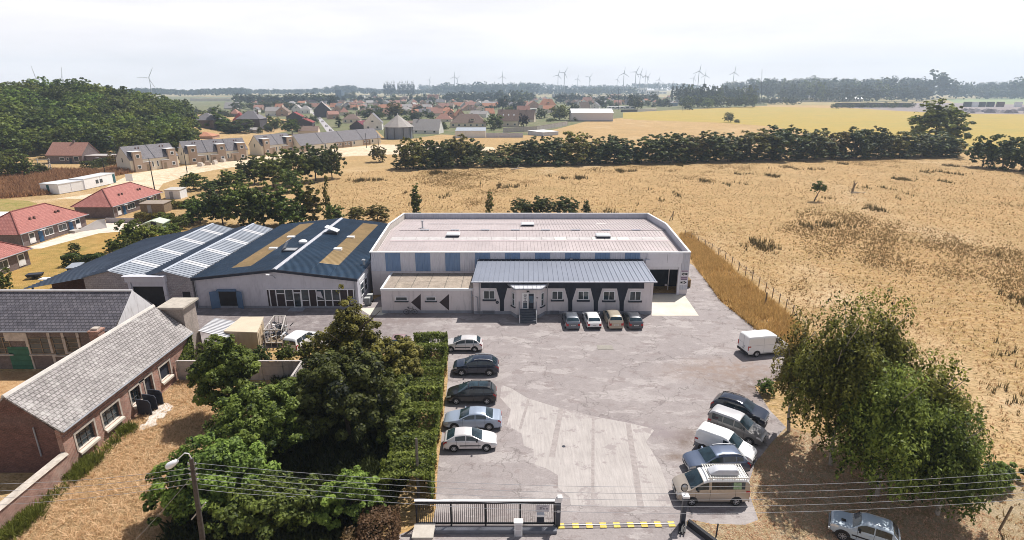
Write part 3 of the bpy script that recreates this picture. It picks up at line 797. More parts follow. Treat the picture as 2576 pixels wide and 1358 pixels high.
for ta,tb,ty in ((210,290,1090),(300,375,1158),(460,532,1158),(615,690,1158),(695,765,1158),(770,843,1158)):
 a,c=Bq(ta,ty,ky0),Bq(tb,ty,ky0);b.box(a.x+.02,ky0 - .105,a.z - .05,c.x - .02,ky0 - .0515,a.z+.05)
b.build('shopfront_frame',M_WFRAME,ws,world=True)
for ta,tb,t0,t1 in ((212,290,1086,1058),(302,375,1154,1058),(462,532,1154,1058),(616,690,1154,1058),(696,765,1154,1058),(772,843,1154,1058)):
 a,c=Bq(ta,t0,ky0),Bq(tb,t1,ky0);b=MB();b.box(a.x+.04,ky0 - .075,a.z+.055,c.x - .04,ky0 - .052,zt_ - .03)
 if ta==616:b.hexa([(a.x+.1,ky0 - .12,a.z+.5),(a.x+.85,ky0 - .12,a.z+.2),(a.x+.85,ky0 - .08,a.z+.2),(a.x+.1,ky0 - .08,a.z+.5),(a.x+.02,ky0 - .45,zt_ - .1),(a.x+.7,ky0 - .45,zt_ - .1),(a.x+.7,ky0 - .41,zt_ - .1),(a.x+.02,ky0 - .41,zt_ - .1)],1)
 b.build('shop_window',[M_GLASS,M_CLADW],ws,world=True)
a,c=Bq(387,1228,ky0),Bq(455,1078,ky0)
window(ws,(a.x+.04,ky0 - .055,.06),UX,NY,c.x - a.x - .08,c.z - .05,0,0,.12,name='glazed_door')
b=MB();b.box(a.x - .4,ky0 - 1.3,.006,c.x+.4,ky0 - .1,.10);b.build('door_slab',M_PLINTH,ws,world=True)
a,c=onY(2225/4,465.4+1235/4,ky0),onY(2372/4,465.4+1062/4,ky0)
b=MB();b.box(a.x,ky0 - .03,.02,c.x,ky0 - .017,c.z);b.build('doorway',M_BLACK,ws,world=True)  # black sheet on the wall, painting the shade of the open doorway
b=MB();b.box(a.x - .1,ky0 - .35,c.z,c.x+.1,ky0 - .018,c.z+.2);b.build('door_hood',mat('blue_door_paint',(.10,.17,.28),.5),ws,world=True)
for s,x in ((-1,a.x),(1,c.x)):
 b=MB();b.hexa([(x,ky0 - .06,.05),(x+s*.05,ky0 - .02,.05),(x+s*.95,ky0 - .5,.05),(x+s*.9,ky0 - .54,.05),(x,ky0 - .06,c.z),(x+s*.05,ky0 - .02,c.z),(x+s*.95,ky0 - .5,c.z),(x+s*.9,ky0 - .54,c.z)]);b.build('door_leaf',MATS['blue_door_paint'],ws,world=True)
q=Bq(155,885,ky0);b=MB();bent_tube(b,[(q.x+.4,ky0 - .02,q.z - .7),(q.x+.4,ky0 - .5,q.z - .2),(q.x,ky0 - .8,q.z)],.04);b.box(q.x - .35,ky0 - .95,q.z - .05,q.x+.05,ky0 - .65,q.z+.1,1);b.build('wall_lamp',[M_PIPE,M_WHITE],ws,world=True)
for x in (kx1 - .35,kx0+.15):
 b=MB();bent_tube(b,[(x,ky0 - .1,3.9),(x,ky0 - .1,.05)],.07);b.build('downpipe',M_PIPE,ws,smooth=40,world=True)
b=MB();q=Bq(990,1160,ky0);b.box(q.x - .45,ky0 - .35,q.z - .4,q.x+.25,ky0 - .06,q.z+.35);b.bar((q.x,ky0 - .2,0),(q.x,ky0 - .2,q.z - .4),.1);b.build('meter_box',M_PLINTH,ws,world=True)
for i,(ya,yb) in enumerate(((69.6,71.2),(71.6,73.0))):
 window(ws,(kx1,ya,1.0),UY,UX,yb - ya,1.8,0,1,.1)
b=MB();b.box(kx1,69.2,3.0,kx1+.06,74.2,3.5);b.build('wall_sign',M_WHITE,ws,world=True)
def roofz(q):return wz(q.x)
for i,(tx,ty) in enumerate(((955,530),(825,650),(175,650),(355,535))):
 q=P(644+tx/4,465.4+ty/4,4.75);b=MB();z=wz(q.x)
 b.box(q.x - .55,q.y - .35,z - .05,q.x+.55,q.y+.35,z+.28);b.build('roof_vent',M_WHITE,ws,world=True)
q=P(644+770/4,465.4+485/4,5.2);z=wz(q.x) - .1
b=MB();b.box(q.x - .9,q.y - .7,z,q.x+.9,q.y+.7,z+.45);hb=b.build('roof_hatch',M_DARK,ws,world=True);ROOTM[hb.name]=ROOTM[ws.name]
b=MB();b.hexa([(q.x - .95,q.y - .7,z+1.25),(q.x+.95,q.y - .7,z+.5),(q.x+.95,q.y+.8,z+.5),(q.x - .95,q.y+.8,z+1.25),(q.x - .95,q.y - .7,z+1.37),(q.x+.95,q.y - .7,z+.62),(q.x+.95,q.y+.8,z+.62),(q.x - .95,q.y+.8,z+1.37)]);b.build('lid',M_WHITE,hb,world=True)
q=P(644+350/4,465.4+665/4,5.1);z=wz(q.x) - .1
b=MB();b.box(q.x - 1.0,q.y - .8,z,q.x+1.0,q.y+.8,z+.35);b.box(q.x - .85,q.y - .65,z+.352,q.x+.85,q.y+.65,z+.36,1);hb=b.build('roof_hatch',[M_DARK,M_GALV],ws,world=True);ROOTM[hb.name]=ROOTM[ws.name]
b=MB();b.hexa([(q.x - 1.05,q.y - .6,z+.35),(q.x - .95,q.y - .6,z+.35),(q.x - .95,q.y+.8,z+.35),(q.x - 1.05,q.y+.8,z+.35),(q.x - .3,q.y - .6,z+1.6),(q.x - .2,q.y - .6,z+1.6),(q.x - .2,q.y+.8,z+1.6),(q.x - .3,q.y+.8,z+1.6)]);b.build('lid',M_PIPE,hb,world=True)
q=P(644+475/4,465.4+590/4,5.2);b=MB();z=wz(q.x);b.cyl((q.x,q.y,z - .1),(q.x,q.y,z+.3),.55,.55,18);b.lathe([(.62,.3),(.6,.42),(.4,.56),(0,.6)],(q.x,q.y,z),(0,0,1),18,1);b.build('roof_fan',[M_GALV,M_WHITE],ws,smooth=45,world=True)
q=P(644+1085/4,465.4+800/4,4.2);b=MB();z=wz(q.x);b.cyl((q.x,q.y,z - .1),(q.x,q.y,z+.7),.13,.13,10);b.cyl((q.x,q.y,z+.7),(q.x,q.y,z+.85),.28,.22,10);b.build('flue',M_GALV,ws,smooth=40,world=True)
# twin grey sheds
sh=thing('twin_gable_shed','twin-gabled blockwork shed with grey corrugated roofs and white rooflight bands','shed',(-47.2,68.2,0))
sy0,sy1=68.2,94.3
ap1,ap2,vl0,vl1,vl2=-50.9,-44.0,-54.4,-47.4,-40.75
ze,zr=4.25,5.15
b=MB()
for xa,xc,xb in ((vl0,ap1,vl1),(vl1,ap2,vl2)):
 zb0=0
 if xa==vl0:b.extr([(xa,sy0,0),(xb - 1.1,sy0,0),(xb - 1.1,sy0,ze+.2),(xc,sy0,zr - .1),(xa,sy0,ze - .1)],(0,.25,0));b.extr([(xb - 1.1,sy0,3.9),(xb,sy0,3.9),(xb,sy0,ze - .1),(xb - 1.1,sy0,ze+.199)],(0,.25,0))
 else:b.extr([(xa,sy0,3.9),(xc,sy0,3.9),(xc,sy0,zr - .1),(xa,sy0,ze - .1)],(0,.25,0));b.extr([(xc,sy0,0),(xb,sy0,0),(xb,sy0,ze - .1),(xc,sy0,zr - .101)],(0,.25,0))
 b.extr([(xa,sy1 - .25,0),(xb,sy1 - .25,0),(xb,sy1 - .25,ze - .1),(xc,sy1 - .25,zr - .1),(xa,sy1 - .25,ze - .1)],(0,.25,0))
b.box(vl0,sy0+.25,0,vl0+.2,sy1 - .25,ze - .1);b.box(vl2 - .2,sy0+.25,0,vl2,sy1 - .25,ze - .1)
b.build('wall',M_BLOCK,sh,world=True)
M_FIBRE=mat('grey_fibre_cement',(.29,.315,.36),.6,.05,var=.12,vs=.3,dirt=(.22,.24,.28))
M_FIBRED=mat('dark_fibre_cement',(.10,.13,.18),.6,.05,var=.15,vs=.3)
M_BAND=mat('white_rooflight_band',(.52,.52,.54),.45,var=.1)
r=MB()
for xa,xc,xb in ((vl0,ap1,vl1),(vl1,ap2,vl2)):
 ys=[sy0 - .3]
 bands=[72.6,78.4,84.4,90.2]
 for bnd in bands:ys+=[bnd - .55,bnd+.55]
 ys.append(sy1)
 for i in range(len(ys) - 1):
  rib_roof(r,(xb,ys[i],ze),(xb,ys[i+1],ze),(xc,ys[i+1],zr),(xc,ys[i],zr),.62 if i % 2==0 else 3,.13,.07,.06,1 if i % 2 else 0)
 rib_roof(r,(xa,sy1,ze),(xa,sy0 - .3,ze),(xc,sy0 - .3,zr),(xc,sy1,zr),.62,.13,.07,.06,2)
 r.hexa([(xc - .2,sy0 - .32,zr),(xc+.2,sy0 - .32,zr),(xc+.2,sy1,zr),(xc - .2,sy1,zr),(xc - .06,sy0 - .32,zr+.11),(xc+.06,sy0 - .32,zr+.11),(xc+.06,sy1,zr+.11),(xc - .06,sy1,zr+.11)],3)
r.build('roof',[M_FIBRE,M_BAND,M_FIBRED,mat('grey_ridge',(.36,.39,.45),.6)],sh,world=True)
b=MB();b.box(-48.7,sy0 - .35,0,-48.35,sy0+.02,3.7);b.box(-44.3,sy0 - .35,0,-43.95,sy0 - .002,3.7);b.box(-48.9,sy0 - .5,3.7,-43.8,sy0 - .003,4.5);b.box(-48.3,sy0 - .2,3.05,-44.35,sy0 - .05,3.69);b.box(-48.95,sy0 - .9,4.5,-43.75,sy0 - .003,4.6)
b.build('door_surround',M_CLADW,sh,world=True)
b=MB();b.box(-48.3,sy0+.3,0,-44.4,sy0+.4,3.8);b.box(-48.45,sy0+.26,0,-48.31,sy0+3,3.8);b.build('dark_interior',M_BLACK,sh,world=True)  # black boards paint the shade seen through the door opening
a=onY(1850/4,465.4+1150/4,sy0);b=MB();b.box(a.x,sy0 - .05,.02,a.x+.95,sy0 - .002,2.25);b.build('side_door',M_BLACK,sh,world=True)
b=MB()
q0=onY(1875/4,465.4+955/4,sy0 - .1);q1=onY(1700/4,465.4+1130/4,sy0 - .6)
b.bar(q0,q1,.06);
for i in range(4):
 p=q0.lerp(q1,.25+i*.2);b.bar(p,p+V((-.9,-.1,-.1)),.04)
b.build('wall_aerial',M_GALV,sh,world=True)
lt=thing('lean_to','dark blue lean-to roof over an open bay against the twin sheds','lean-to',(-58.5,69,0))
r=MB();rib_roof(r,(-62.2,sy1 - 1,2.75),(-62.2,sy0 - .3,2.75),(vl0 - .06,sy0 - .3,ze - .08),(vl0 - .06,sy1 - 1,ze - .08),.62,.12,.07,.06)
r.build('roof',M_FIBRED,lt,world=True)
b=MB()
for y in (69,75,81,87,93):b.bar((-61.9,y,0),(-61.9,y,2.62),.16)
b.build('post',M_DARK,lt,world=True)
b=MB();b.box(-62.1,sy1 - 1.2,0,vl0 - .02,sy1 - 1,2.6);b.box(-62.1,sy0+4.0,0,vl0 - .02,sy0+4.2,2.6);b.build('back_wall',M_BRICKD,lt,world=True)
# old brick building (two wings and a chimney)
bx0,bx1,by0,by1,bxr=-38.9,-32.55,35.3,52.6,-35.72
BZE,BZR=3.62,6.45
bb=thing('old_brick_workshop','old red brick L-shaped workshop with mossy grey tile roof and broad chimney','brick building',(-36,35.3,0))
b=MB()
wins=[]
def WXq(px_,py_):return onX(px_,py_,bx1)
ops=[]
for (ax,ay),(cx_,cy_) in (((199,1133),(238,1075)),((264,1078),(299,1017)),((331,1007),(360,962)),((364,1020),(383,955)),((406,957),(425,910))):
 p,q=WXq(ax,ay),WXq(cx_,cy_)
 ops.append([min(p.y,q.y),max(p.y,q.y)])
zz=[(1.05,2.45)]*5
zz[3]=(.05,2.5)
prev=by0
b.box(bx1 - .35,by0,2.6,bx1,by1,BZE)
for (ya,yb),(z0,z1) in zip(ops,zz):
 b.box(bx1 - .35,prev,0,bx1,ya,2.598);b.box(bx1 - .35,ya,0,bx1,yb,z0) if z0>.2 else None
 b.box(bx1 - .35,ya,z1,bx1,yb,2.598);prev=yb
b.box(bx1 - .35,prev,0,bx1,by1,2.598)
b.box(bx0,by0,0,bx0+.35,by1,BZE)
for y in (by0,by1 - .35):
 b.extr([(bx0+.35,y+.002,0),(bx1 - .35,y+.002,0),(bx1 - .35,y+.002,BZE),(bxr,y+.002,BZR - .15),(bx0+.35,y+.002,BZE)],(0,.346,0),1 if y==by0 else 0)  # near gable takes the darker brick: its shade is put into the colour
b.box(bx1+.001,by0+.1,2.85,bx1+.07,by1 - .1,2.97,0);b.box(bx1+.001,by0+.1,3.3,bx1+.10,by1 - .1,BZE - .02,2)
b.build('wall',[M_BRICK,M_BRICKD,mat('dark_brick_cornice',(.12,.06,.05),.9,var=.3,vs=5)],bb,world=True)
def roof_slab(mb,a,b_,c,d,th=.12,m=0):
 a,b_,c,d=V(a),V(b_),V(c),V(d);n=(b_ - a).cross(d - a).normalized();n=n if n.z>0 else -n
 mb.hexa([a - n*th,b_ - n*th,c - n*th,d - n*th,a,b_,c,d],m)
r=MB()
roof_slab(r,(bx1+.28,by0 - .12,BZE - .06),(bx1+.28,by1+.1,BZE - .06),(bxr,by1+.1,BZR),(bxr,by0 - .12,BZR))
roof_slab(r,(bx0 - .28,by1+.1,BZE - .06),(bx0 - .28,by0 - .12,BZE - .06),(bxr,by0 - .12,BZR),(bxr,by1+.1,BZR))
r.hexa([(bxr - .17,by0 - .14,BZR - .1),(bxr+.17,by0 - .14,BZR - .1),(bxr+.17,by1+.12,BZR - .1),(bxr - .17,by1+.12,BZR - .1),(bxr - .06,by0 - .14,BZR+.09),(bxr+.06,by0 - .14,BZR+.09),(bxr+.06,by1+.12,BZR+.09),(bxr - .06,by1+.12,BZR+.09)],1)
r.build('roof',[M_OLDTILE,mat('pale_ridge_mortar',(.52,.49,.46),.9)],bb,world=True)
b=MB();bent_tube(b,[(bx1+.33,by0 - .1,BZE - .12),(bx1+.33,by1,BZE - .12)],.07);b.build('gutter',M_PIPE,bb,smooth=40,world=True)
b=MB();bent_tube(b,[(bx0+4.6,by0 - .08,3.9),(bx0+4.6,by0 - .08,1.5)],.05);b.build('downpipe',M_PIPE,bb,smooth=40,world=True)
M_OLDFR=mat('rusty_window_bars',(.10,.09,.085),.7)
for k,((ya,yb),(z0,z1)) in enumerate(zip(ops,zz)):
 o=V((bx1 - .22,ya,z0));
 if k in (0,1,2):
  f=window(bb,o,UY,UX,yb - ya,z1 - z0,2,2,.05,frame=M_OLDFR)
 else:
  m=MB();panel(m,o,UY,UX,yb - ya,z1 - z0,.03);f=m.build('window' if k==4 else 'doorway',M_DARK,bb,world=True);ROOTM[f.name]=ROOTM[bb.name]
 m=MB();t=.16
 panel(m,(bx1+.002,ya - t,z1),UY,UX,yb - ya+2*t,.2,.04);panel(m,(bx1+.002,ya - t,z0),UY,UX,t,z1 - z0,.035);panel(m,(bx1+.002,yb,z0),UY,UX,t,z1 - z0,.035)
 m.build('stone_surround',M_STONE,f,world=True)
 if k !=3:
  m=MB();m.hexa([(bx1 - .2,ya+.002,z0 - .004),(bx1+.22,ya - .1,z0 - .3),(bx1+.22,yb+.1,z0 - .3),(bx1 - .2,yb - .002,z0 - .004),(bx1 - .2,ya+.002,z0+.06),(bx1+.22,ya - .1,z0 - .12),(bx1+.22,yb+.1,z0 - .12),(bx1 - .2,yb - .002,z0+.06)])
  m.build('sill',mat('pale_stone_sill',(.56,.50,.43),.9),f,world=True)
fy0,fy1,fyr,fx0,fx1=51.6,58.0,55.2,-80.0,-39.3
FZE,FZR=4.45,7.1
fw=thing('slate_roof_wing','long building with dark slate roof, bricked front, rotten windows and green door','brick building',(-55,54,0))
b=MB();b.box(fx0,fy0,0,fx1,fy0+.3,FZE - .12);b.box(fx0,fy1 - .3,0,fx1,fy1,FZE - .12)
b.extr([(fx1 - .3,fy0+.3,0),(fx1 - .3,fy1 - .3,0),(fx1 - .3,fy1 - .3,FZE),(fx1 - .3,fyr,FZR - .1),(fx1 - .3,fy0+.3,FZE)],(.3,0,0))
b.build('wall',brick_mat('grimy_brown_brick',(.16,.115,.10),(.115,.085,.075),(.2,.17,.15),.25,.085,.012,var=.4),fw,world=True)
g_=MB();g_.extr([(fx1+.002,fy0 - .1,FZE - .35),(fx1+.002,fy1+.1,FZE - .35),(fx1+.002,fyr,FZR+.02)],(.06,0,0));g_.build('gable_facing',mat('peeling_whitewash',(.66,.65,.66),.85,var=.08,vs=.8,dirt=(.36,.34,.34)),fw,world=True)
r=MB()
roof_slab(r,(fx0,fy0 - .3,FZE - .2),(fx1,fy0 - .3,FZE - .2),(fx1,fyr,FZR),(fx0,fyr,FZR))
roof_slab(r,(fx1,fy1+.3,FZE - .2),(fx0,fy1+.3,FZE - .2),(fx0,fyr,FZR),(fx1,fyr,FZR))
r.box(fx0,fyr - .16,FZR - .06,fx1,fyr+.16,FZR+.09,1)
r.build('roof',[M_SLATE,mat('grey_ridge_tile',(.40,.39,.40),.85)],fw,world=True)
b=MB();bent_tube(b,[(fx0,fy0 - .38,FZE - .24),(fx1 - 2,fy0 - .38,FZE - .24)],.07);b.build('gutter',M_PIPE,fw,world=True)
def Cq(tx,ty,Y):return onY(tx/4,742.1+ty/4,Y)
for ta,tb,t0,t1,mu in ((0,85,590,420,1),(320,525,590,425,1),(550,665,600,425,0),(690,800,570,425,0)):
 a,c=Cq(ta,t0,fy0),Cq(tb,t1,fy0)
 window(fw,(a.x,fy0,a.z),UX,NY,c.x - a.x,c.z - a.z,mu,2,.09,sill=M_STONE,frame=M_WOOD)
b=MB()
for tx in (540,680,310,830):
 a=Cq(tx,600,fy0);b.box(a.x - .14,fy0 - .06,0,a.x+.14,fy0 - .002,4.0)
a,c=Cq(70,500,fy0),Cq(260,370,fy0);b.box(a.x,fy0 - .08,3.1,c.x,fy0 - .003,4.1)
b.build('pilaster',M_STONE,fw,world=True)
a,c=Cq(140,740,fy0),Cq(315,520,fy0)
b=MB();b.box(a.x,fy0 - .07,.03,c.x - .3,fy0 - .002,c.z)
for i in range(4):b.box(a.x+.05,fy0 - .09,.3+i*.6,c.x - .35,fy0 - .071,.42+i*.6,1)
do=b.build('green_door',[mat('faded_green_paint',(.035,.12,.075),.7,var=.2,vs=2),mat('green_rail',(.03,.10,.06),.7)],fw,world=True)
q=Cq(960,380,fy0 - 1.1);ck=MB();ck.box(q.x - .45,fy0 - 1.4,0,q.x+.45,fy0 - .5,4.6);ck.box(q.x - .52,fy0 - 1.47,4.602,q.x+.52,fy0 - .43,4.75);ck.box(q.x - .3,fy0 - 1.2,4.752,q.x+.3,fy0 - .7,4.95,1)
ck.build('brick_stack',[M_BRICK,M_STONE],fw,world=True)
ct=MB();ct.box(-35.2,53.0,0,-33.1,55.3,6.0);cto=ct.build('chimney',mat('pebbledash',(.33,.28,.25),.95,var=.25,vs=6,dirt=(.22,.19,.17)),bb,world=True)
ROOTM[cto.name]=ROOTM[bb.name]
ct=MB();ct.box(-35.5,52.7,6.004,-32.8,55.6,6.2);ct.build('cap',mat('cap_concrete',(.40,.36,.31),.9,var=.2,vs=2),cto,world=True)
tr=thing('tin_lean_to','white corrugated tin roof sloping beside the broad chimney','lean-to',(-32,57,0))
a,bq,c,d=P(491,806,2.6),P(549,823,2.2),P(530,848,2.2),P(498,847,2.6)
r=MB();x0_,x1_,y0_,y1_=-33.0,-29.6,54.6,58.2
rib_roof(r,(x1_,y0_ - .1,2.0),(x1_,y1_+.3,2.0),(x0_,y1_,2.75),(x0_,y0_+.2,2.75),.36,.12,.06,.04);r.build('roof',M_BAND,tr,world=True)
b=MB()
for x,y in ((x1_ - .2,y0_+.2),(x1_ - .2,y1_ - .2)):b.bar((x,y,0),(x,y,1.98),.12)
b.box(x0_+.1,y1_ - .35,0,x1_ - .3,y1_ - .25,1.95);b.build('post',M_WOOD,tr,world=True)
bw=thing('boundary_wall','old brick garden wall with pale sloping coping running from the brick workshop','wall',(-32.5,31,0))
b=MB();b.box(-32.75,20,0,-32.4,35.28,1.62);b.build('brickwork',brick_mat('crumbling_brick',(.34,.17,.13),(.27,.125,.095),(.38,.30,.26),.26,.085,.014,var=.6,stain=(.42,.34,.29)),bw,world=True)
b=MB();b.hexa([(-32.95,20,1.622),(-32.3,20,1.622),(-32.3,35.27,1.622),(-32.95,35.27,1.622),(-32.8,20,1.8),(-32.42,20,1.76),(-32.42,35.27,1.76),(-32.8,35.27,1.8)]);b.build('coping',M_STONE,bw,world=True)
for i,yy in enumerate((42.9,43.75,44.6)):
 m=MB();o=V((bx1+.25,yy,0));prof=[(0,0),(1.15,0),(1.15,1.25),(1.0,1.5),(.2,1.62),(0,1.62)]
 m.extr([o+V((p,0,q)) for p,q in prof],(0,.09,0))
 tag(m.build('upright_slab',M_DARK),('nearest','middle','farthest')[i]+' of three upright grey partition slabs standing by the brick wall','slab','partition slabs by the brick wall')
rnd=random.Random(3)
for i in range(5):
 q=P(372+i*11,1073 - i*12);m=MB();a=rnd.uniform(0,3)
 w_,h_=rnd.uniform(.5,.8),rnd.uniform(.35,.6)
 o=bpy.data.objects
 m.hexa([(-w_,-h_,0.02),(w_,-h_*.8,0.04),(w_*.9,h_,.1),(-w_*.7,h_*1.1,.06),(-w_,-h_,.08),(w_,-h_*.8,.1),(w_*.9,h_,.17),(-w_*.7,h_*1.1,.12)])
 ob=m.build('broken_slab',mat('white_broken_slab',(.60,.57,.54),.8));ob.location=(q.x,q.y,0);ob.rotation_euler=(0,0,a)
 tag(ob,('first','second','third','fourth','fifth')[i]+' pale broken slab from the near end, lying in the straw by the brick wall','slab','broken slabs in the straw')
def panel_fence(name,label,pts,h,step=2.0,group=None):
 root=thing(name,label,'fence',tuple(pts[0]) if len(pts[0])==3 else (pts[0][0],pts[0][1],0),0,group)
 pm=MB()
 posts=[]
 for i in range(len(pts) - 1):
  a,c=V((pts[i][0],pts[i][1],0)),V((pts[i+1][0],pts[i+1][1],0));L=(c - a).length;k=max(1,round(L/step));u=(c - a).normalized();n=V((u.y,-u.x,0))
  for j in range(k):
   p=a.lerp(c,j/k);q=a.lerp(c,(j+1)/k)
   for r_ in range(4):
    panel(pm,p+u*.07 - n*.025+Z3*(.02+r_*h/4),u,n,(q - p).length - .14,h/4 - .02,.05)
   posts.append((p,u,n))
  posts.append((c,u,n))
 pm.build('panel',M_PANELC,root,world=True)
 for p,u,n in posts:
  m=MB();panel(m,p - u*.068 - n*.09,u,n,.136,h+.08,.18);m.build('post',M_CONC,root,world=True)
 cm=MB()
 for i in range(len(pts) - 1):
  a,c=V((pts[i][0],pts[i][1],0)),V((pts[i+1][0],pts[i+1][1],0));u=(c - a).normalized();n=V((u.y,-u.x,0));panel(cm,a - n*.1+Z3*(h+.083)+u*.01,u,n,(c - a).length - .02,.05,.2)
 cm.build('coping',M_PANELC,root,world=True)
 return root
panel_fence('panel_fence','grey concrete panel fence turning a corner behind the trees',[(-32.3,49.3),(-20.2,49.3),(-20.0,44.6)],1.95)
pf=[onX(296,640,-64.5)]
panel_fence('garden_fence','low concrete post and panel fence between the gardens and the sheds',[P(120,733,1.2).xy[:],P(292,645,1.2).xy[:]],1.25,3.0)
# beige container and scrap cage
cn=thing('site_container','beige metal container with flat roof beside a scrap cage','container',(-28.0,58.5,0),R(0))
cA,cB,cC,cD=P(565,832,2.5),P(646,835,2.5),P(661,797,2.5),P(608,797,2.5)
xl,xr=cA.x,cB.x;yf,yb_=cA.y,cC.y
M_BEIGE=mat('beige_container_paint',(.46,.37,.26),.6,var=.1,vs=.8,dirt=(.36,.28,.19))
def skew(mb,z0,z1,grow=0.,m=0):
 pts=[V((cA.x - grow,cA.y - grow,z0)),V((cB.x+grow,cB.y - grow,z0)),V((cC.x+grow,cC.y+grow,z0)),V((cD.x - grow,cD.y+grow,z0))]
 mb.extr(pts,(0,0,z1 - z0),m)
b=MB();skew(b,.15,2.38);b.build('body',M_BEIGE,cn,world=True)
b=MB();skew(b,2.384,2.5,.08);b.build('roof',mat('pale_beige_roof',(.55,.46,.35),.6,var=.1,vs=.6),cn,world=True)
u=(V((cC.x,cC.y,0)) - V((cB.x,cB.y,0)));L=u.length;u.normalize();n=V((u.y,-u.x,0))
for i,t in enumerate((.1,.38,.68)):
 b=MB();panel(b,V((cB.x,cB.y,.3))+u*(L*t)+n*.003,u,n,L*.24,1.9,.05);b.build('door_panel',mat('rust_beige',(.50,.38,.25),.6) if i % 2 else M_BEIGE,cn,world=True)
tl=thing('scrap_cage','open white steel cage full of scrap metal beside the beige container','cage trailer',(-24.5,57.5,0))
g0,g1,g2,g3=P(668,862,.5),P(712,862,.5),P(722,824,.5),P(694,824,.5)
b=MB()
cs=[V((q.x,q.y,0)) for q in (g0,g1,g2,g3)]
for i in range(4):
 p,q=cs[i],cs[(i+1) % 4]
 for z in (.5,2.0):b.bar(p+Z3*z,q+Z3*z,.09)
 for t in (0,.33,.66):r_=p.lerp(q,t);b.bar(r_,r_+Z3*2.0,.07)
b.build('frame',M_CONC,tl,world=True)
b=MB();b.extr([c+Z3*.42 for c in cs],(0,0,.07));b.build('bed',M_WOOD,tl,world=True)
b=MB();rnd=random.Random(11);cc=sum(cs,V())/4
for i in range(70):
 p=cc+V((rnd.uniform(-.9,.9),rnd.uniform(-1.6,1.6),rnd.uniform(.55,1.3)));d=V((rnd.uniform(-1,1),rnd.uniform(-1,1),rnd.uniform(-.5,.7))).normalized()*rnd.uniform(.3,.9)
 b.bar(p,p+d,rnd.uniform(.03,.3),.05,rnd.choice((0,0,1,2)))
sc=b.build('scrap_heap',[M_DARK,M_WHITE,M_GALV]);tag(sc,'tangled heap of dark and white scrap metal in the open cage','scrap');sc['kind']='stuff'
# vehicles
def car_paint(name,c,metal=.25,rough=.32):
 return mat(name,c,rough,metal,.5,var=.03,vs=2,coat=.6)
M_TYRE=mat('tyre_rubber',(.018,.018,.019),.85,var=.2)
M_RIM=mat('alloy_rim',(.52,.53,.55),.35,.6,var=.05)
M_TRIM=mat('black_trim',(.022,.022,.025),.6,var=.2)
M_CGLASS=glass_mat('car_glass',(.018,.034,.045),.06)
M_LAMP=mat('headlamp_lens',(.62,.64,.66),.12,.2,.6,var=.05)
M_TAIL=mat('tail_lamp_red',(.38,.018,.022),.2,0,.5,var=.05)
M_PLATE=mat('plate_white',(.68,.68,.66),.5)
def lin(tab,x):
 if x<=tab[0][0]:return tab[0][1]
 for (a,b),(c,d) in zip(tab,tab[1:]):
  if x<=c:
   t=(x - a)/(c - a) if c>a else 0
   return b+(d - b)*t
 return tab[-1][1]
def smoothtab(tab,x,r=.07):
 return (lin(tab,x - r)+2*lin(tab,x)+lin(tab,x+r))/4
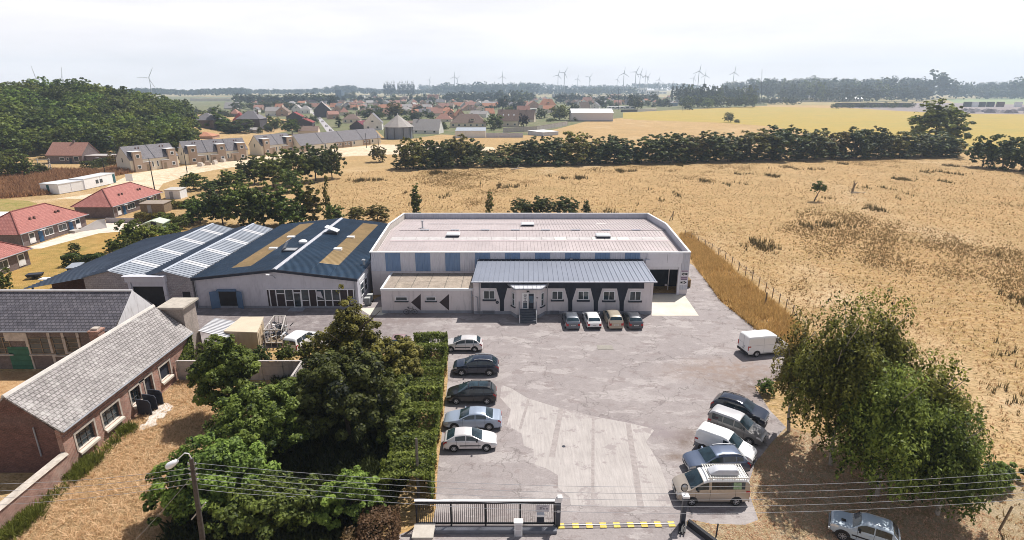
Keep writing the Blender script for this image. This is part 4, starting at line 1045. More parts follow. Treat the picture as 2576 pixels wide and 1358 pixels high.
TYPES={
 'hatch':dict(L=4.18,W=1.77,z0=.20,tum=.34,wr=.31,fa=.84,ra=.78,
 top=[(0,.58),(.06,.70),(.3,.79),(.98,.95),(1.08,.99),(1.95,1.40),(2.5,1.46),(3.25,1.42),(3.55,1.35),(3.98,1.0),(4.08,.95),(4.18,.80)],
 belt=[(0,.56),(.06,.68),(.3,.77),(.98,.91),(2,.94),(3.9,.98),(4.08,.92),(4.18,.78)],
 ws=(1.10,1.93),rw=(3.60,3.97),side=[(1.36,2.36),(2.43,3.26),(3.32,3.66)]),
 'coupe5':dict(L=4.13,W=1.70,z0=.20,tum=.36,wr=.30,fa=.80,ra=.80,
 top=[(0,.52),(.06,.63),(.3,.73),(1.05,.90),(1.14,.94),(1.98,1.36),(2.5,1.42),(3.0,1.38),(3.3,1.31),(3.92,.96),(4.05,.92),(4.13,.74)],
 belt=[(0,.5),(.06,.61),(.3,.71),(1.05,.87),(2,.90),(3.9,.93),(4.05,.90),(4.13,.72)],
 ws=(1.16,1.95),rw=(3.28,3.9),side=[(1.42,2.36),(2.43,3.22)]),
 'saloon':dict(L=4.77,W=1.82,z0=.20,tum=.36,wr=.32,fa=.92,ra=.98,
 top=[(0,.55),(.07,.68),(.35,.78),(1.2,.94),(1.3,.98),(2.15,1.40),(2.7,1.46),(3.2,1.42),(3.45,1.36),(4.12,1.04),(4.6,1.0),(4.7,.95),(4.77,.75)],
 belt=[(0,.53),(.07,.66),(.35,.76),(1.2,.91),(2,.95),(4.1,1.0),(4.6,.97),(4.7,.92),(4.77,.73)],
 ws=(1.32,2.12),rw=(3.5,4.08),side=[(1.6,2.6),(2.67,3.55)]),
 'suv':dict(L=4.5,W=1.86,z0=.27,tum=.32,wr=.35,fa=.88,ra=.88,
 top=[(0,.68),(.06,.84),(.35,.95),(1.05,1.08),(1.15,1.12),(1.95,1.58),(2.5,1.66),(3.4,1.64),(3.85,1.56),(4.27,1.16),(4.4,1.08),(4.5,.85)],
 belt=[(0,.66),(.06,.82),(.35,.93),(1.05,1.04),(2,1.07),(4.2,1.13),(4.4,1.05),(4.5,.83)],
 ws=(1.17,1.93),rw=(3.9,4.25),side=[(1.45,2.45),(2.52,3.4),(3.46,3.95)]),
 'mpv':dict(L=4.45,W=1.82,z0=.22,tum=.30,wr=.33,fa=.90,ra=.80,
 top=[(0,.62),(.06,.76),(.3,.86),(.95,1.06),(1.05,1.1),(1.95,1.56),(2.5,1.63),(3.6,1.60),(3.98,1.54),(4.27,1.14),(4.35,1.06),(4.45,.85)],
 belt=[(0,.6),(.06,.74),(.3,.84),(.95,1.0),(2,1.02),(4.2,1.08),(4.35,1.02),(4.45,.83)],
 ws=(1.07,1.93),rw=(4.02,4.25),side=[(1.3,2.4),(2.47,3.35),(3.41,4.0)]),
 'smallvan':dict(L=4.3,W=1.83,z0=.22,tum=.14,wr=.32,fa=.88,ra=.72,
 top=[(0,.66),(.06,.80),(.3,.93),(1.0,1.1),(1.1,1.14),(1.85,1.72),(2.3,1.81),(3.9,1.82),(4.15,1.78),(4.27,1.66),(4.3,1.5)],
 belt=[(0,.64),(.06,.78),(.3,.91),(1.0,1.05),(2,1.07),(4.2,1.09),(4.3,1.07)],
 ws=(1.12,1.83),rw=None,side=[(1.35,2.2),(2.28,3.1),(3.18,4.02)]),
 'bigvan':dict(L=4.96,W=2.05,z0=.28,tum=.07,wr=.34,fa=.95,ra=1.0,
 top=[(0,.85),(.06,1.0),(.25,1.12),(.7,1.28),(.78,1.32),(1.5,2.08),(1.9,2.25),(2.3,2.28),(4.8,2.28),(4.92,2.24),(4.96,2.12)],
 belt=[(0,.83),(.06,.98),(.25,1.1),(.7,1.24),(1.5,1.28),(4.9,1.3),(4.96,1.3)],
 ws=(.80,1.48),rw=None,side=[(1.0,1.85)]),
 'minibus':dict(L=4.78,W=1.92,z0=.26,tum=.15,wr=.33,fa=.92,ra=.86,
 top=[(0,.80),(.06,.94),(.3,1.06),(.75,1.2),(.82,1.24),(1.65,1.82),(2.1,1.95),(4.4,1.96),(4.66,1.92),(4.76,1.75),(4.78,1.6)],
 belt=[(0,.78),(.06,.92),(.3,1.04),(.75,1.16),(1.5,1.18),(4.7,1.2),(4.78,1.18)],
 ws=(.84,1.63),rw=None,side=[(1.12,2.02),(2.2,4.45)]),
 'boxy4x4':dict(L=3.72,W=1.68,z0=.32,tum=.26,wr=.36,fa=.72,ra=.72,
 top=[(0,.82),(.04,.92),(.2,.99),(1.05,1.04),(1.14,1.07),(1.6,1.52),(1.85,1.62),(2.9,1.62),(3.2,1.57),(3.6,1.1),(3.66,1.04),(3.72,.9)],
 belt=[(0,.8),(.04,.9),(.2,.97),(1.05,1.01),(2,1.02),(3.6,1.03),(3.72,.88)],
 ws=(1.16,1.58),rw=(3.24,3.57),side=[(1.42,2.28),(2.35,3.2)]),
}
def profile(sp,x):
 L=sp['L'];W2=sp['W']/2
 if x<.9:w=W2*(.80+.20*math.sin(min(1,x/.9)*math.pi/2)**.7) if x>0 else W2*.80
 elif x>L - .5:w=W2*(.93+.07*math.cos((x - L+.5)/.5*math.pi/2)) if sp['tum']>.2 else W2*(.985+.015*math.cos((x - L+.5)/.5*math.pi/2))
 else:w=W2
 zr=smoothtab(sp['top'],x);zb=min(smoothtab(sp['belt'],x),zr - .01);z0=sp['z0']+(.06 if x<.15 or x>L - .15 else 0)
 dz=zr - zb
 wr=(w - .06) - sp['tum']*dz
 zt=zb+dz*.86
 wt=wr
 zm=z0+(zb - z0)*.55
 pts=[(w - .11,z0),(w - .015,z0+.09),(w,zm),(w - .02,zb - .13),(w - .05,zb)]
 for t in (.08,.4,.72,.96):pts.append((w - .06+(wt - w+.06)*t,zb+(zt - zb)*t))
 pts+=[(wr - .09,zr - dz*.03),(wr*.5,zr+.012),(0,zr+.02)]
 return pts
def surf(sp,x,s,side):
 p=profile(sp,x);i=min(int(s),len(p) - 2);t=s - i
 return V((x,side*(p[i][0]+(p[i+1][0] - p[i][0])*t),p[i][1]+(p[i+1][1] - p[i][1])*t))
def patch(mb,sp,xs,ss,side,off,m=0):
 """surface patch lifted off the body; ss: list of (s, side)"""
 rows=[]
 for x in xs:
  r=[]
  for s,sd_ in ss:
   p=surf(sp,x,s,sd_);e=.02
   dx=surf(sp,min(sp['L'],x+e),s,sd_) - surf(sp,max(0,x - e),s,sd_)
   s1,s0=min(11,s+.1),max(0,s - .1)
   ds=surf(sp,x,s1,sd_) - surf(sp,x,s0,sd_)
   n=dx.cross(ds)*sd_
   if n.length<1e-7:n=V((0,sd_,0))
   n.normalize()
   if n.y*sd_<-.2 or (abs(n.y)<.2 and n.z<0):n=-n
   r.append(p+n*off)
  rows.append(r)
 mb.grid(rows,m,flip=(side>0))
def wheel_geo(r,wd):
 t=MB();t.lathe([(r*.60,-wd/2),(r*.93,-wd/2),(r,-wd*.32),(r,wd*.32),(r*.93,wd/2),(r*.60,wd/2)],(0,0,0),(0,1,0),22)
 return t
def rim_geo(r,wd,spokes):
 t=MB();t.cyl((0,wd*.30,0),(0,wd*.34,0),r*.62,r*.62,20,1)
 t.lathe([(r*.66,wd*.36),(r*.66,wd*.5),(r*.58,wd*.5),(r*.58,wd*.36)],(0,0,0),(0,1,0),22,0)
 t.cyl((0,wd*.34,0),(0,wd*.46,0),r*.16,r*.14,10,0)
 for i in range(spokes):
  a=2*math.pi*i/spokes;d=V((math.cos(a),0,math.sin(a)))
  t.bar(d*r*.1+V((0,wd*.41,0)),d*r*.6+V((0,wd*.43,0)),r*(.2 if spokes<8 else .1),wd*.1,0,up=(0,1,0))
 return t
def vehicle(kind,name,label,cat,paint,loc,rz,group=None,rim=None,spokes=5,extras=(),lower=None,roofm=None,wr_scale=1.0,bump=None):
 sp=TYPES[kind];L=sp['L'];W2=sp['W']/2
 root=thing(name,label,cat,(loc[0],loc[1],.006),rz,group)
 def T(mb):     # x from front ->local x forward,centred
  mb.v=[(L/2 - p[0],-p[1],p[2]) for p in mb.v];return mb
 b=MB()
 xs=sorted(set([0,.015,.04,.08,.14,.22,.3]+[L*i/46 for i in range(1,46)]+[L - .2,L - .12,L - .07,L - .03,L]))
 rows=[]
 for x in xs:
  p=profile(sp,x)
  rows.append([(x,-a,z) for a,z in p]+[(x,a,z) for a,z in p[-2::-1]])
 b.grid(rows)
 nc=len(rows[0])
 if roofm is not None or lower is not None:
  for fi in range(len(b.f)):
   j=fi % (nc - 1);jj=min(j,nc - 2 - j);xx=xs[fi//(nc - 1)]
   if roofm is not None and jj>=8 and xx>sp['ws'][1]:b.m[fi]=1
   if lower is not None and jj<=1:b.m[fi]=2
 b.face([V(p) for p in rows[0]],0);b.face([V(p) for p in rows[-1]][::-1],0)
 b.box(.25,-W2+.12,sp['z0'] - .05,L - .25,W2 - .12,sp['z0']+.05,3)
 body=T(b).build('body',[paint,roofm or paint,lower or paint,M_TRIM],root,smooth=38)
 R_=(sp['wr'])*wr_scale
 a=MB()
 for wx in (sp['fa'],L - sp['ra']):
  for s in (-1,1):
   yy=profile(sp,wx)[2][0]
   c0=V((wx,s*(yy - .12),R_+.01));c1=V((wx,s*(yy+.006),R_+.01))
   k=[V((0,0,0))]
   pts=[]
   for i in range(15):
    an=math.pi*(1.08 - 1.16*i/14);pts.append((wx+math.cos(an)*(R_+.075),R_+.02+math.sin(an)*(R_+.075)))
   a.extr([V((p,s*(yy - .12),max(q,sp['z0'] - .04))) for p,q in pts],(0,s*.128,0))
 T(a).build('wheel_arch',M_TRIM,root)
 g=MB();n=7
 ws=sp['ws']
 patch(g,sp,[ws[0]+(ws[1] - ws[0])*i/n for i in range(n+1)],[(s,-1) for s in (8.9,9.5,10,10.5)]+[(11,1)]+[(s,1) for s in (10.5,10,9.5,8.9)],1,.012)
 T(g).build('windscreen',M_CGLASS,root,smooth=60)
 if sp['rw']:
  g=MB();ws=sp['rw']
  patch(g,sp,[ws[0]+(ws[1] - ws[0])*i/n for i in range(n+1)],[(s,-1) for s in (8.9,9.5,10,10.5)]+[(11,1)]+[(s,1) for s in (10.5,10,9.5,8.9)],1,.012)
  T(g).build('rear_window',M_CGLASS,root,smooth=60)
 elif 'blind_rear' not in extras:
  g=MB();zb=lin(sp['belt'],L - .1);zt=sp['top'][-2][1] - .12
  for s in (-1,1):g.box(L+.004,s*.05,zb+.05,L+.02,s*(W2 - .22),zt)
  T(g).build('rear_window',M_CGLASS,root)
 sides=sp['side'] if 'panel_van' not in extras else sp['side'][:1]
 for s in (-1,1):
  for xa,xb in sides:
   g=MB();patch(g,sp,[xa+(xb - xa)*i/6 for i in range(7)],[(5.15,s),(6,s),(7,s),(7.75,s)],s,.010)
   T(g).build('side_window',M_CGLASS,root,smooth=60)
  mx=sp['side'][0][0]+.12;p=surf(sp,mx,4.2,s)
  g=MB();g.hexa([(mx - .04,p.y,p.z+.03),(mx+.05,p.y,p.z+.03),(mx+.06,p.y+s*.2,p.z+.05),(mx - .06,p.y+s*.2,p.z+.05),(mx - .03,p.y,p.z+.1),(mx+.04,p.y,p.z+.1),(mx+.06,p.y+s*.2,p.z+.19),(mx - .06,p.y+s*.2,p.z+.19)])
  T(g).build('mirror',paint if 'dark_mirror' not in extras else M_TRIM,root)
  g=MB();patch(g,sp,[.02,.12,.25,.42],[(2.9,s),(3.3,s),(3.7,s),(3.98,s)],s,.012);zt=profile(sp,0)[4][1]
  y1=profile(sp,0)[3][0];g.box(-.015,s*(y1 - .36),zt - .16,.0,s*(y1 - .02),zt - .02)
  T(g).build('headlight',M_LAMP,root,smooth=60)
  g=MB();y1=profile(sp,L)[3][0];zt=lin(sp['belt'],L - .02)
  tall=.30 if sp['tum']>.2 else .5
  g.box(L,s*(y1 - .26 if sp['tum']>.2 else y1 - .13),zt - tall,L+.022,s*(y1+.01),zt - .02)
  patch(g,sp,[L - .26,L - .15,L - .05,L - .005],[(3.0,s),(3.5,s),(4.0,s)],s,.012)
  T(g).build('tail_light',M_TAIL,root)
  for xa,xb in sides[:2]:
   hx=xb - .06;p=surf(sp,hx,3.35,s);g=MB();g.box(hx - .16,p.y,p.z - .02,hx+.02,p.y+s*.03,p.z+.02)
   T(g).build('door_handle',paint,root)
 g=MB()
 for s in (-1,1):
  for xx in [sides[0][0]+.02]+[(a_[1]+b_[0])/2 for a_,b_ in zip(sides,sides[1:])]+[min(sides[-1][1] - .1,L - sp['ra'] - .1)]:
   patch(g,sp,[xx - .010,xx+.010],[(1.2,s),(2,s),(3,s),(4,s),(4.9,s)],s,.003)
  if 'strip' in extras:patch(g,sp,[sp['fa']+.45,L*.5,L - sp['ra'] - .45],[(1.75,s),(2.1,s)],s,.012)
  if 'cladding' in extras:patch(g,sp,[sp['fa']+.36+(L - sp['ra'] - sp['fa'] - .72)*i/6 for i in range(7)],[(.2,s),(.7,s),(1.2,s)],s,.012)
 T(g).build('door_seam',M_TRIM,root)
 w0=profile(sp,0)[2][0];z0=sp['z0'];zt=profile(sp,0)[4][1]
 g=MB();g.box(-.02,-w0*.55,z0+.08,.0,w0*.55,z0+.2);g.box(-.018,-w0*.45,zt - .15,.0,w0*.45,zt - .04)
 T(g).build('grille',M_TRIM,root)
 wl=profile(sp,L)[2][0]
 g=MB();g.box(L,-wl*.98,z0+.02,L+.05,wl*.98,z0+(.2 if bump is None else .26))
 T(g).build('bumper',bump or (M_TRIM if 'dark_bumper' in extras else paint),root)
 for x0_,x1_,zz in ((-.035,-.021,z0+.22),(L+.002,L+.018,lin(sp['belt'],L - .05) - .34 if sp['tum']>.2 else z0+.42)):
  g=MB();g.box(x0_,-.26,zz,x1_,.26,zz+.12);
  xf=x0_ - .003 if x0_<0 else x1_+.003
  for i in range(5):g.box(min(xf,x0_ if x0_<0 else x1_),-.19+i*.08,zz+.03,max(xf,x0_ if x0_<0 else x1_),-.14+i*.08,zz+.09,1)
  T(g).build('number_plate',[M_PLATE,M_TRIM],root)
 tg,rg=wheel_geo(R_,.2),rim_geo(R_,.2,spokes)
 first=None
 for wx in (sp['fa'],L - sp['ra']):
  yy=profile(sp,wx)[2][0] - .075
  for s in (-1,1):
   if first is None:
    t=wheel_geo(R_,.2).build('wheel',M_TYRE,root,smooth=35);rmo=rg.build('rim',[rim or M_RIM,M_TRIM],t,smooth=35);first=(t,rmo)
   else:
    t=first[0].copy();COL.objects.link(t);adopt(t,root);rmo=first[1].copy();COL.objects.link(rmo);adopt(rmo,t)
   t.location=(L/2 - wx,-s*yy,R_);t.rotation_euler=(0,.3*wx,0 if s<0 else math.pi)
 if 'rails' in extras:
  for s in (-1,1):
   g=MB();xa,xb=sp['ws'][1]+.25,L - .55
   pts=[V((xa+(xb - xa)*i/4,0,0)) for i in range(5)]
   for q in pts:
    pr=profile(sp,q.x);q.y=s*(pr[9][0]+.01);q.z=pr[9][1]+.06
   for i in range(4):g.bar(pts[i],pts[i+1],.05,.04)
   for q in (pts[0],pts[2],pts[4]):g.bar(q - Z3*.08,q,.05)
   T(g).build('roof_rail',M_TRIM if 'dark_rails' in extras else M_GALV,root)
 if 'glass_roof' in extras:
  g=MB();xa,xb=sp['ws'][1]+.12,L - .75
  for a0,a1 in ((xa,(xa+xb)/2 - .03),((xa+xb)/2+.03,xb)):
   patch(g,sp,[a0+(a1 - a0)*i/4 for i in range(5)],[(9.3,-1),(10,-1),(11,1),(10,1),(9.3,1)],1,.012)
  T(g).build('glass_roof',M_CGLASS,root,smooth=60)
 return root,T,sp
P_SILVER=car_paint('silver_paint',(.56,.55,.55),.35)
P_WSILVER=car_paint('pale_silver_paint',(.64,.61,.61),.25)
P_NAVY=car_paint('navy_paint',(.012,.02,.042),.2,.2)
P_BLACK=car_paint('black_metallic_paint',(.015,.016,.02),.3,.25)
P_BLUESIL=car_paint('blue_silver_paint',(.34,.40,.50),.4)
P_GREYB=car_paint('slate_grey_paint',(.13,.145,.175),.4)
P_WHITEC=car_paint('white_car_paint',(.74,.74,.74),0)
P_BEIGE=car_paint('beige_metallic_paint',(.44,.38,.30),.3)
P_DGREY=car_paint('dark_grey_paint',(.07,.075,.09),.35)
P_GREY=car_paint('warm_grey_paint',(.17,.165,.165),.4)
P_SLATE=car_paint('slate_blue_paint',(.10,.13,.20),.4)
P_CHAMP=car_paint('champagne_paint',(.40,.345,.29),.35)
P_ICE=car_paint('pale_blue_paint',(.36,.43,.50),.0,.5)
P_PINKO=car_paint('faded_maroon_paint',(.26,.17,.18),.1,.6)
PI=math.pi
GL,GB,GR='cars parked nose to the hedge','cars parked against the office wing','vehicles parked along the grass verge'
vehicle('hatch','parked_car','pale silver hatchback with dark side strips, last in the hedge row nearest the offices','car',P_WSILVER,(-5.32,56.25),PI,GL,extras=('strip','dark_mirror'))
vehicle('suv','parked_car','navy estate car with bright window trim and five-spoke wheels beside the hedge','car',P_NAVY,(-3.6,50.98),PI,GL,extras=('rails',))
vehicle('mpv','parked_car','black people carrier with large dark glass roof beside the hedge','car',P_BLACK,(-3.67,45.66),PI,GL,extras=('glass_roof','rails','dark_rails'))
vehicle('saloon','parked_car','blue-silver saloon with sloping boot, behind the nose-out silver hatchback','car',P_BLUESIL,(-3.3,41.6),PI,GL,spokes=10)
vehicle('coupe5','parked_car','silver hatchback parked nose out, nearest the gate by the hedge','car',P_WSILVER,(-3.28,38.65),0.03,GL,spokes=6,extras=('strip','dark_mirror'))
for (kind,nm,paint,x0,x1,ex) in (('hatch','slate grey hatchback seen from behind, leftmost of the cars facing the office windows',P_GREYB,1420,1460,()),('hatch','white hatchback seen from behind, parked facing the office windows',P_WHITEC,1472,1515,('dark_bumper',)),
          ('mpv','beige people carrier seen from behind, between the white and the dark grey hatchbacks',P_BEIGE,1524,1572,()),('hatch','dark grey hatchback seen from behind, rightmost of the cars facing the office windows',P_DGREY,1574,1622,())):
 q=P((x0+x1)/2,829);L=TYPES[kind]['L']
 vehicle(kind,'parked_car',nm,'car',paint,(q.x,q.y+L/2 - .15),PI/2+.03,GB,extras=ex)
vr,T,sp=vehicle('bigvan','panel_van','tall white panel van with dark bumper standing alone by the tall grass','van',P_WHITEC,(27.05,55.45),R(10.6),None,extras=('panel_van','dark_bumper','dark_mirror','cladding','blind_rear'),bump=M_TRIM)
L=sp['L'];g=MB();g.box(L+.002,-.012,.55,L+.012,.012,2.15);g.box(L+.002,-.95,1.28,L+.012,-.1,1.3);g.box(L+.003,.12,.9,L+.03,.2,1.1)
for s in (-1,1):
 patch(g,sp,[2.0,3.2,4.6],[(4.3,s),(4.55,s)],s,.004);patch(g,sp,[1.93,1.95],[(1.2,s),(2,s),(3,s),(4,s),(6,s),(8,s)],s,.004);patch(g,sp,[3.2,3.22],[(1.2,s),(2,s),(3,s),(4,s),(6,s),(8,s)],s,.004)
T(g).build('panel_line',M_PIPE,vr)
hd=R(-39)
def near(px_,py_,z=0.8):return P(px_,py_,z)
q=P(1862,1026,.8);vehicle('suv','parked_car','dark navy off-roader with roof bars, farthest of the angled row on the verge','car',P_NAVY,(q.x,q.y),hd+.04,GR,extras=('rails','dark_rails','cladding'))
q=P(1856,1067,.95);vehicle('smallvan','parked_car','warm grey high-roofed family car with pale roof, next to the dark off-roader','car',P_GREY,(q.x,q.y),hd,GR,roofm=car_paint('pale_grey_roof',(.46,.45,.46),.3))
q=P(1827,1114,.95);vehicle('smallvan','delivery_van','small white delivery van with windowless sides in the angled row','van',P_WHITEC,(q.x,q.y),hd+.03,GR,extras=('panel_van','dark_mirror','dark_bumper','blind_rear'),lower=P_GREYB)
q=P(1800,1157,.75);vehicle('suv','parked_car','slate blue crossover facing the yard, behind the champagne minibus','car',P_SLATE,(q.x,q.y),PI+.07,GR,extras=('rails','cladding'))
mr_,T,sp=vehicle('minibus','camper_van','champagne minibus camper with slatted white roof rack and roof box','camper van',P_CHAMP,(13.65,32.75),PI,GR,extras=('dark_mirror',),roofm=P_WHITEC,bump=P_CHAMP)
L=sp['L'];g=MB()
for i in range(17):
 x=1.95+i*.165;g.box(x,-.74,2.06,x+.055,.74,2.085)
for s in (-.74,.74):g.box(1.9,s - .02,2.03,4.68,s+.02,2.10);[g.box(x,s - .03,1.93,x+.06,s+.03,2.03) for x in (2.1,2.9,3.7,4.5)]
T(g).build('roof_rack',mat('rack_white',(.66,.64,.60),.5),mr_)
rb=MB();secs=[(2.15,.30,.06),(2.35,.36,.22),(2.7,.38,.36),(3.9,.38,.36),(4.05,.36,.3),(4.1,.34,.1)]
rows=[]
for x,hw,h in secs:
 rows.append([V((x,-.12+yy,2.10+zz)) for yy,zz in ((-hw,0),(-hw,h*.6),(-hw*.8,h),(hw*.8,h),(hw,h*.6),(hw,0))])
rb.grid(rows,flip=False);rb.face(rows[0],0);rb.face(rows[-1][::-1],0)
T(rb).build('roof_box',mat('pale_grey_roof_box',(.50,.51,.55),.35),mr_,smooth=40)
g=MB();
patch(g,sp,[3.65,3.9,4.2],[(5.2,1),(6,1),(7,1),(7.7,1)],1,.016);patch(g,sp,[3.65,3.9,4.2],[(5.2,-1),(6,-1),(7,-1),(7.7,-1)],-1,.016)
T(g).build('window_poster',mat('green_landscape_print',(.24,.34,.20),.5,var=.5,vs=6),mr_)
a,c=P(2168,1289,1.55),P(2247,1313,1.55)
hdg=math.atan2(a.y - c.y,a.x - c.x)
q=P(2176,1326,.9)
nv,T,sp=vehicle('boxy4x4','parked_car','old pale blue boxy off-roader under the trees at the bottom right','car',P_ICE,(q.x,q.y),hdg,None,extras=('dark_mirror','dark_bumper','strip'),rim=mat('steel_wheel',(.36,.36,.37),.5,.3),spokes=8)
g=MB();g.box(.55,-.28,1.062,.8,-.05,1.075);g.box(-.1,-.75,.5,-.022,.75,.62,1);T(g).build('bonnet_vent',[M_TRIM,M_GALV],nv)
q=P(997,858,1.25);vehicle('hatch','parked_car','faded maroon hatchback half hidden behind the hedge','car',P_PINKO,(q.x,q.y+.2),-PI/2 - .05,None,extras=('dark_bumper',))
q=P(1064,858,1.25);vehicle('hatch','parked_car','black car with glass roof just beyond the end of the hedge','car',P_BLACK,(q.x,q.y+.2),-PI/2+.1,None,extras=('glass_roof',))
q=P(757,838,1.5);vehicle('smallvan','delivery_van','white van half hidden by shrubs beside the scrap cage','van',P_WHITEC,(q.x,q.y),PI/2 - .25,None,extras=('dark_mirror',))
bk=thing('bicycle','dark bicycle leaning against the annex wall','bicycle',(-12.75,66.15,0),R(2))
f=MB();w1,w2=V((-.52,0,.34)),V((.52,0,.34));bbk=V((-.02,0,.3));st_,hd_=V((-.18,0,.78)),V((.36,0,.82))
for a,c in ((w1,bbk),(w1,st_),(bbk,st_),(bbk,hd_),(st_,hd_),(hd_,w2)):f.cyl(a,c,.022,.022,6)
f.cyl(hd_,hd_+V((-.02,0,.2)),.02,.02,6);f.cyl(st_,st_+V((-.04,0,.16)),.02,.02,6)
f.build('frame',M_BLACK,bk)
f=MB();f.cyl(hd_+V((-.02,-.28,.2)),hd_+V((-.02,.28,.2)),.018,.018,6);f.build('handlebar',M_BLACK,bk)
f=MB();f.box(-.35,-.07,.94,-.1,.07,1.0);f.build('saddle',M_TRIM,bk)
for c in (w1,w2):
 f=MB();f.lathe([(.34,-.02),(.36,0),(.34,.02),(.31,.015),(.31,-.015),(.34,-.02)],c,(0,1,0),26)
 for i in range(6):
  an=i*PI/6;d=V((math.cos(an),0,math.sin(an)))*.31;f.bar(c - d,c+d,.008)
 f.build('wheel',M_TYRE,bk)
for i,(x,y,c,nm) in enumerate(((-18.9,69.3,(.16,.17,.18),'grey wheelie bin with pale lid beside the workshop corner, nearer one'),(-18.85,70.6,(.13,.14,.15),'grey wheelie bin beside the workshop corner, farther one'),(-17.2,72.0,(.05,.06,.05),'dark bin with yellow-green lid in the alley, left one'),(-16.45,72.0,(.05,.06,.05),'dark bin with yellow-green lid in the alley, right one'))):
 bn=thing('wheelie_bin',nm,'bin',(x,y,0),0 if i>1 else R(-90),'wheelie bins between workshop and annex')
 m=MB();m.hexa([(-.26,-.3,.06),(.26,-.3,.06),(.26,.3,.06),(-.26,.3,.06),(-.32,-.38,1.0),(.32,-.38,1.0),(.32,.36,1.0),(-.32,.36,1.0)]);m.build('body',mat('bin_%d' % int(c[0]*100),c,.6),bn)
 m=MB();m.hexa([(-.34,-.4,1.003),(.34,-.4,1.003),(.34,.38,1.003),(-.34,.38,1.003),(-.3,-.34,1.08),(.3,-.34,1.08),(.3,.36,1.1),(-.3,.36,1.1)]);m.build('lid',mat('bin_lid_pale',(.42,.43,.42),.5) if i<2 else mat('bin_lid_lime',(.34,.33,.05),.5),bn)
 m=MB();m.cyl((-.28,.38,.12),(.28,.38,.12),.11,.11,10);m.build('wheel',M_TYRE,bn)
# vegetation
L_DARK=leaf_mat('leaf_dark_green',(.008,.016,.006),(.15,.185,.042))
L_GREEN=leaf_mat('leaf_green',(.010,.024,.006),(.23,.29,.056))
L_BRIGHT=leaf_mat('leaf_bright_green',(.014,.034,.007),(.31,.39,.075))
L_OLIVE=leaf_mat('leaf_olive',(.014,.019,.006),(.30,.27,.058))
L_GOLD=leaf_mat('leaf_golden',(.06,.055,.012),(.42,.30,.06))
L_BLUE=leaf_mat('leaf_blue_green',(.006,.014,.010),(.085,.115,.060))
L_DRY=leaf_mat('leaf_dry_brown',(.07,.045,.02),(.30,.20,.10))
L_PURP=leaf_mat('leaf_purple',(.010,.006,.010),(.05,.03,.04))
M_BARK=mat('bark',(.10,.075,.055),.95,var=.3,vs=4)
M_BARKP=mat('pale_bark',(.33,.29,.25),.9,var=.35,vs=3)
def leaf_cloud(lobes,n,size,seed,clumps=90,rc=(.16,.30),inner=.15,droop=0.,up=.75,zmin=-.55,asp=.62,sh=(.66,1.0),strand=0.):
 """returns verts, faces, tint of n leaf diamonds gathered in clumps over the lobes (cx,cy,cz,rx,ry,rz)"""
 g=np.random.default_rng(seed)
 lb=np.array(lobes,float)
 wgt=(lb[:,3]*lb[:,4]*lb[:,5])**(2/3);wgt/=wgt.sum()
 li=g.choice(len(lb),clumps,p=wgt)
 d=g.normal(size=(clumps,3));d/=np.linalg.norm(d,axis=1)[:,None]
 bad=d[:,2]<zmin;d[bad,2]*=-1
 rad=g.uniform(sh[0],sh[1],clumps)
 rad[g.random(clumps)<inner]*=.55
 cc=lb[li,:3]+d*lb[li,3:]*rad[:,None]
 rr=np.cbrt(lb[li,3]*lb[li,4]*lb[li,5])
 rcl=rr*g.uniform(rc[0],rc[1],clumps)
 ctint=g.normal(0,.17,clumps)
 k=g.choice(clumps,n,p=rcl**2/(rcl**2).sum())
 e=g.normal(size=(n,3));e/=np.linalg.norm(e,axis=1)[:,None]
 ex=e*(rcl[k]*g.uniform(.45,1.0,n)**.6)[:,None]
 ex[:,2]*=.8+droop*.9
 pos=cc[k]+ex
 if droop:pos[:,2] -=droop*rcl[k]*g.uniform(0,2.2,n)**1.5*.8
 if strand:
  sl=strand*g.uniform(.45,1.2,clumps);w_=g.uniform(.10,.3,clumps)
  th=g.random(n)**.8;pos=cc[k]+np.stack([e[:,0]*w_[k]*(1.5 - th),e[:,1]*w_[k]*(1.5 - th),-th*sl[k]+.25],1)
  out=d[k]*(th*.35)[:,None];out[:,2]=0;pos+=out
 nr=e*.7+d[k]*.5+g.normal(size=(n,3))*.55;nr[:,2]+=up
 nr/=np.linalg.norm(nr,axis=1)[:,None]
 rv=g.normal(size=(n,3))
 if droop or strand:rv[:,2] -=2.2
 a=rv - nr*(rv*nr).sum(1)[:,None];a/=np.linalg.norm(a,axis=1)[:,None]
 b=np.cross(nr,a)
 s=size*g.uniform(.6,1.45,n)
 a*=(s*.5)[:,None];b*=(s*.5*asp)[:,None]
 fold=nr*(s*.08)[:,None]
 v=np.stack([pos - a,pos - b+fold,pos+a,pos+b+fold],1).reshape(-1,3)
 f=np.arange(4*n).reshape(n,4)
 t=np.clip(.52+ctint[k]+g.normal(0,.22,n),0,1)
 t[g.random(n)<.04]=1.0
 return v,f,t
